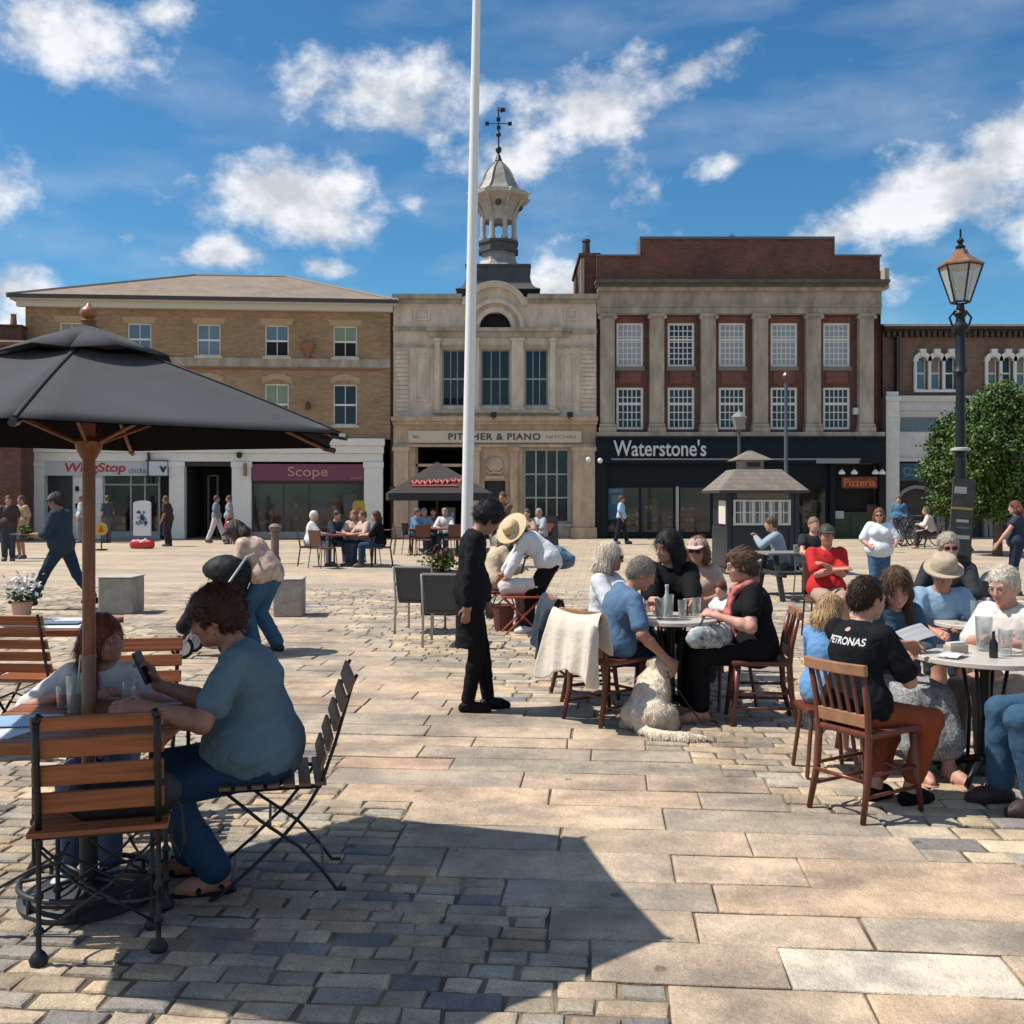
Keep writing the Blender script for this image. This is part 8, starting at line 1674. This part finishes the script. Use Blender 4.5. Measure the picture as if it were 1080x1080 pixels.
for lab, u, y, r_ in (('brown cafe chair at the left of the parasol table', 425, 28.6, -80), ('brown cafe chair under the denim blue top', 436, 29.0, -110), ('red brown cafe chair with its back to the square, by the parasol table', 447, 27.8, 0), ('brown cafe chair under the white shirt', 470, 29.35, 170), ('brown cafe chair between parasol table and flagpole', 478, 28.0, 20), ('brown cafe chair under the person in tan', 557, 27.5, 160), ('brown cafe chair by the hall pillar', 571, 28.3, 130), ('brown cafe chair under the grey haired person', 446, 29.65, -150), ('brown cafe chair under the person in brown', 457, 29.85, 180)): far_chair(lab, u, y, r_)
mk('tall man in a brown top standing before the hall door', 531, 24.0, 150, dict(hl=(.1,.25,1.15), head=(6,0,0)), s=1.02, vox=.017, skin=SKT, hair=dict(kind='short', c=(.10,.05,.035)), top=dict(c=(.15,.10,.075), sleeve=.7), bot=dict(c=(.04,.04,.05)), shoes=dict(c=(.1,.1,.1)), face=False)
mk('shorter companion with light hair beside the tall man in brown', 523, 23.6, -150, dict(head=(8,0,0)), s=.92, fem=1, vox=.017, skin=SK, hair=dict(kind='bob', c=(.35,.22,.12)), top=dict(c=(.03,.03,.035), sleeve=.5), bot=dict(c=(.05,.05,.07)), shoes=dict(c=(.1,.1,.1)), face=False)
ab = thing('chalkboard', 'dark menu board standing beside the hall pillar', 'sign', (gx(578, 33), 33, 0), .1); f = MB(); f.cbox((0,-.12,.5), (.62,.03,1.0), rot=Euler((radians(-12),0,0))); f.build('board', mat('chalk_dark', (.02,.022,.022), .6), ab); f = MB(); f.cbox((0,.12,.5), (.62,.03,1.0), rot=Euler((radians(12),0,0))); f.build('prop', mat('chalk_dark', (.02,.022,.022), .6), ab)
# ---- signs by the red lettered shop
sg = thing('promo_sign', 'white upright sign on a red base in front of the shop', 'sign', (gx(150, 32), 32, 0)); K_ = 32/FPX
f = MB(); n = 16; w_ = 9*K_; z0, z1 = gz(565, 32), gz(528, 32); pts = [(-w_,z0),(w_,z0)]+[(w_*cos(pi*i/n)*(1), z1-w_*.35+w_*.35*sin(pi*i/n)) for i in range(n+1)]; f.prism(pts, -.05, .05); f.build('panel', mat('sign_white', (.66,.66,.67), .5), sg)
f = MB(); rr_ = random.Random(8)
for i in range(26): x, z_ = rr_.uniform(-w_*.6, w_*.6), rr_.uniform(z0+.35, z1-.35); f.cbox((x,-.053,z_), (rr_.uniform(.03,.10),.004,rr_.uniform(.04,.14)), rot=Euler((0,rr_.uniform(-.8,.8),0)))
f.build('printed_graphic', mat('print_bluegrey', (.16,.22,.30), .5), sg)
S = SDF(); S.rc((-.22,0,.12), (.22,0,.12), .17, None, .03, (0,1,0), .8); S.cut((0,0,.0), (0,0,-1)); S.mesh('base', mat('sign_base_red', (.55,.03,.04), .4), sg, .02); f = MB(); f.tube([(-.1,-.14,.28),(0,-.16,.2),(.18,-.15,.3)], .03, 6); f.build('base_stripe', mat('sign_white', (.66,.66,.67), .5), sg)
rs = thing('round_sign', 'round yellow sign with a red emblem near the umbrella pole', 'sign', (gx(107, 31), 31, 0)); K_ = 31/FPX; zc_ = gz(558, 31); r_ = 6.5*K_
f = MB(); f.M = Matrix.Translation((0,0,zc_)) @ Matrix.Rotation(pi/2, 4, 'X'); f.lathe([(r_,-.03),(r_,.03)], 24); f.build('disc', mat('sign_yellow', (.50,.33,.03), .5), rs); f = MB(); f.prism([(-.07,zc_-.09),(.08,zc_-.09),(.03,zc_+.02),(.0,zc_+.12),(-.04,zc_+.02)], -.045, -.031); f.build('emblem', mat('sign_red', (.42,.02,.03), .4), rs); f = MB(); f.tube([(0,0,0),(0,0,zc_-r_)], .02, 6); f.lathe([(.18,0),(.18,.03)], 12); f.build('stand', IRON, rs)
bl = thing('balloon', 'red heart balloon by the passage', 'balloon', (gx(242.5, 34), 34, gz(556, 34))); S = SDF(); S.el((0,0,0), (.20,.12,.22)); S.mesh('balloon_skin', mat('balloon_red', (.55,.02,.03), .3), bl, .02); f = MB(); f.tube([(0,0,-.2),(.02,0,-.55)], .006, 4); f.build('string', WHITE, bl)
for o in bpy.data.objects:
    for k_ in ('_hc', '_hl', '_hr', '_nb'):
        if k_ in o: del o[k_]
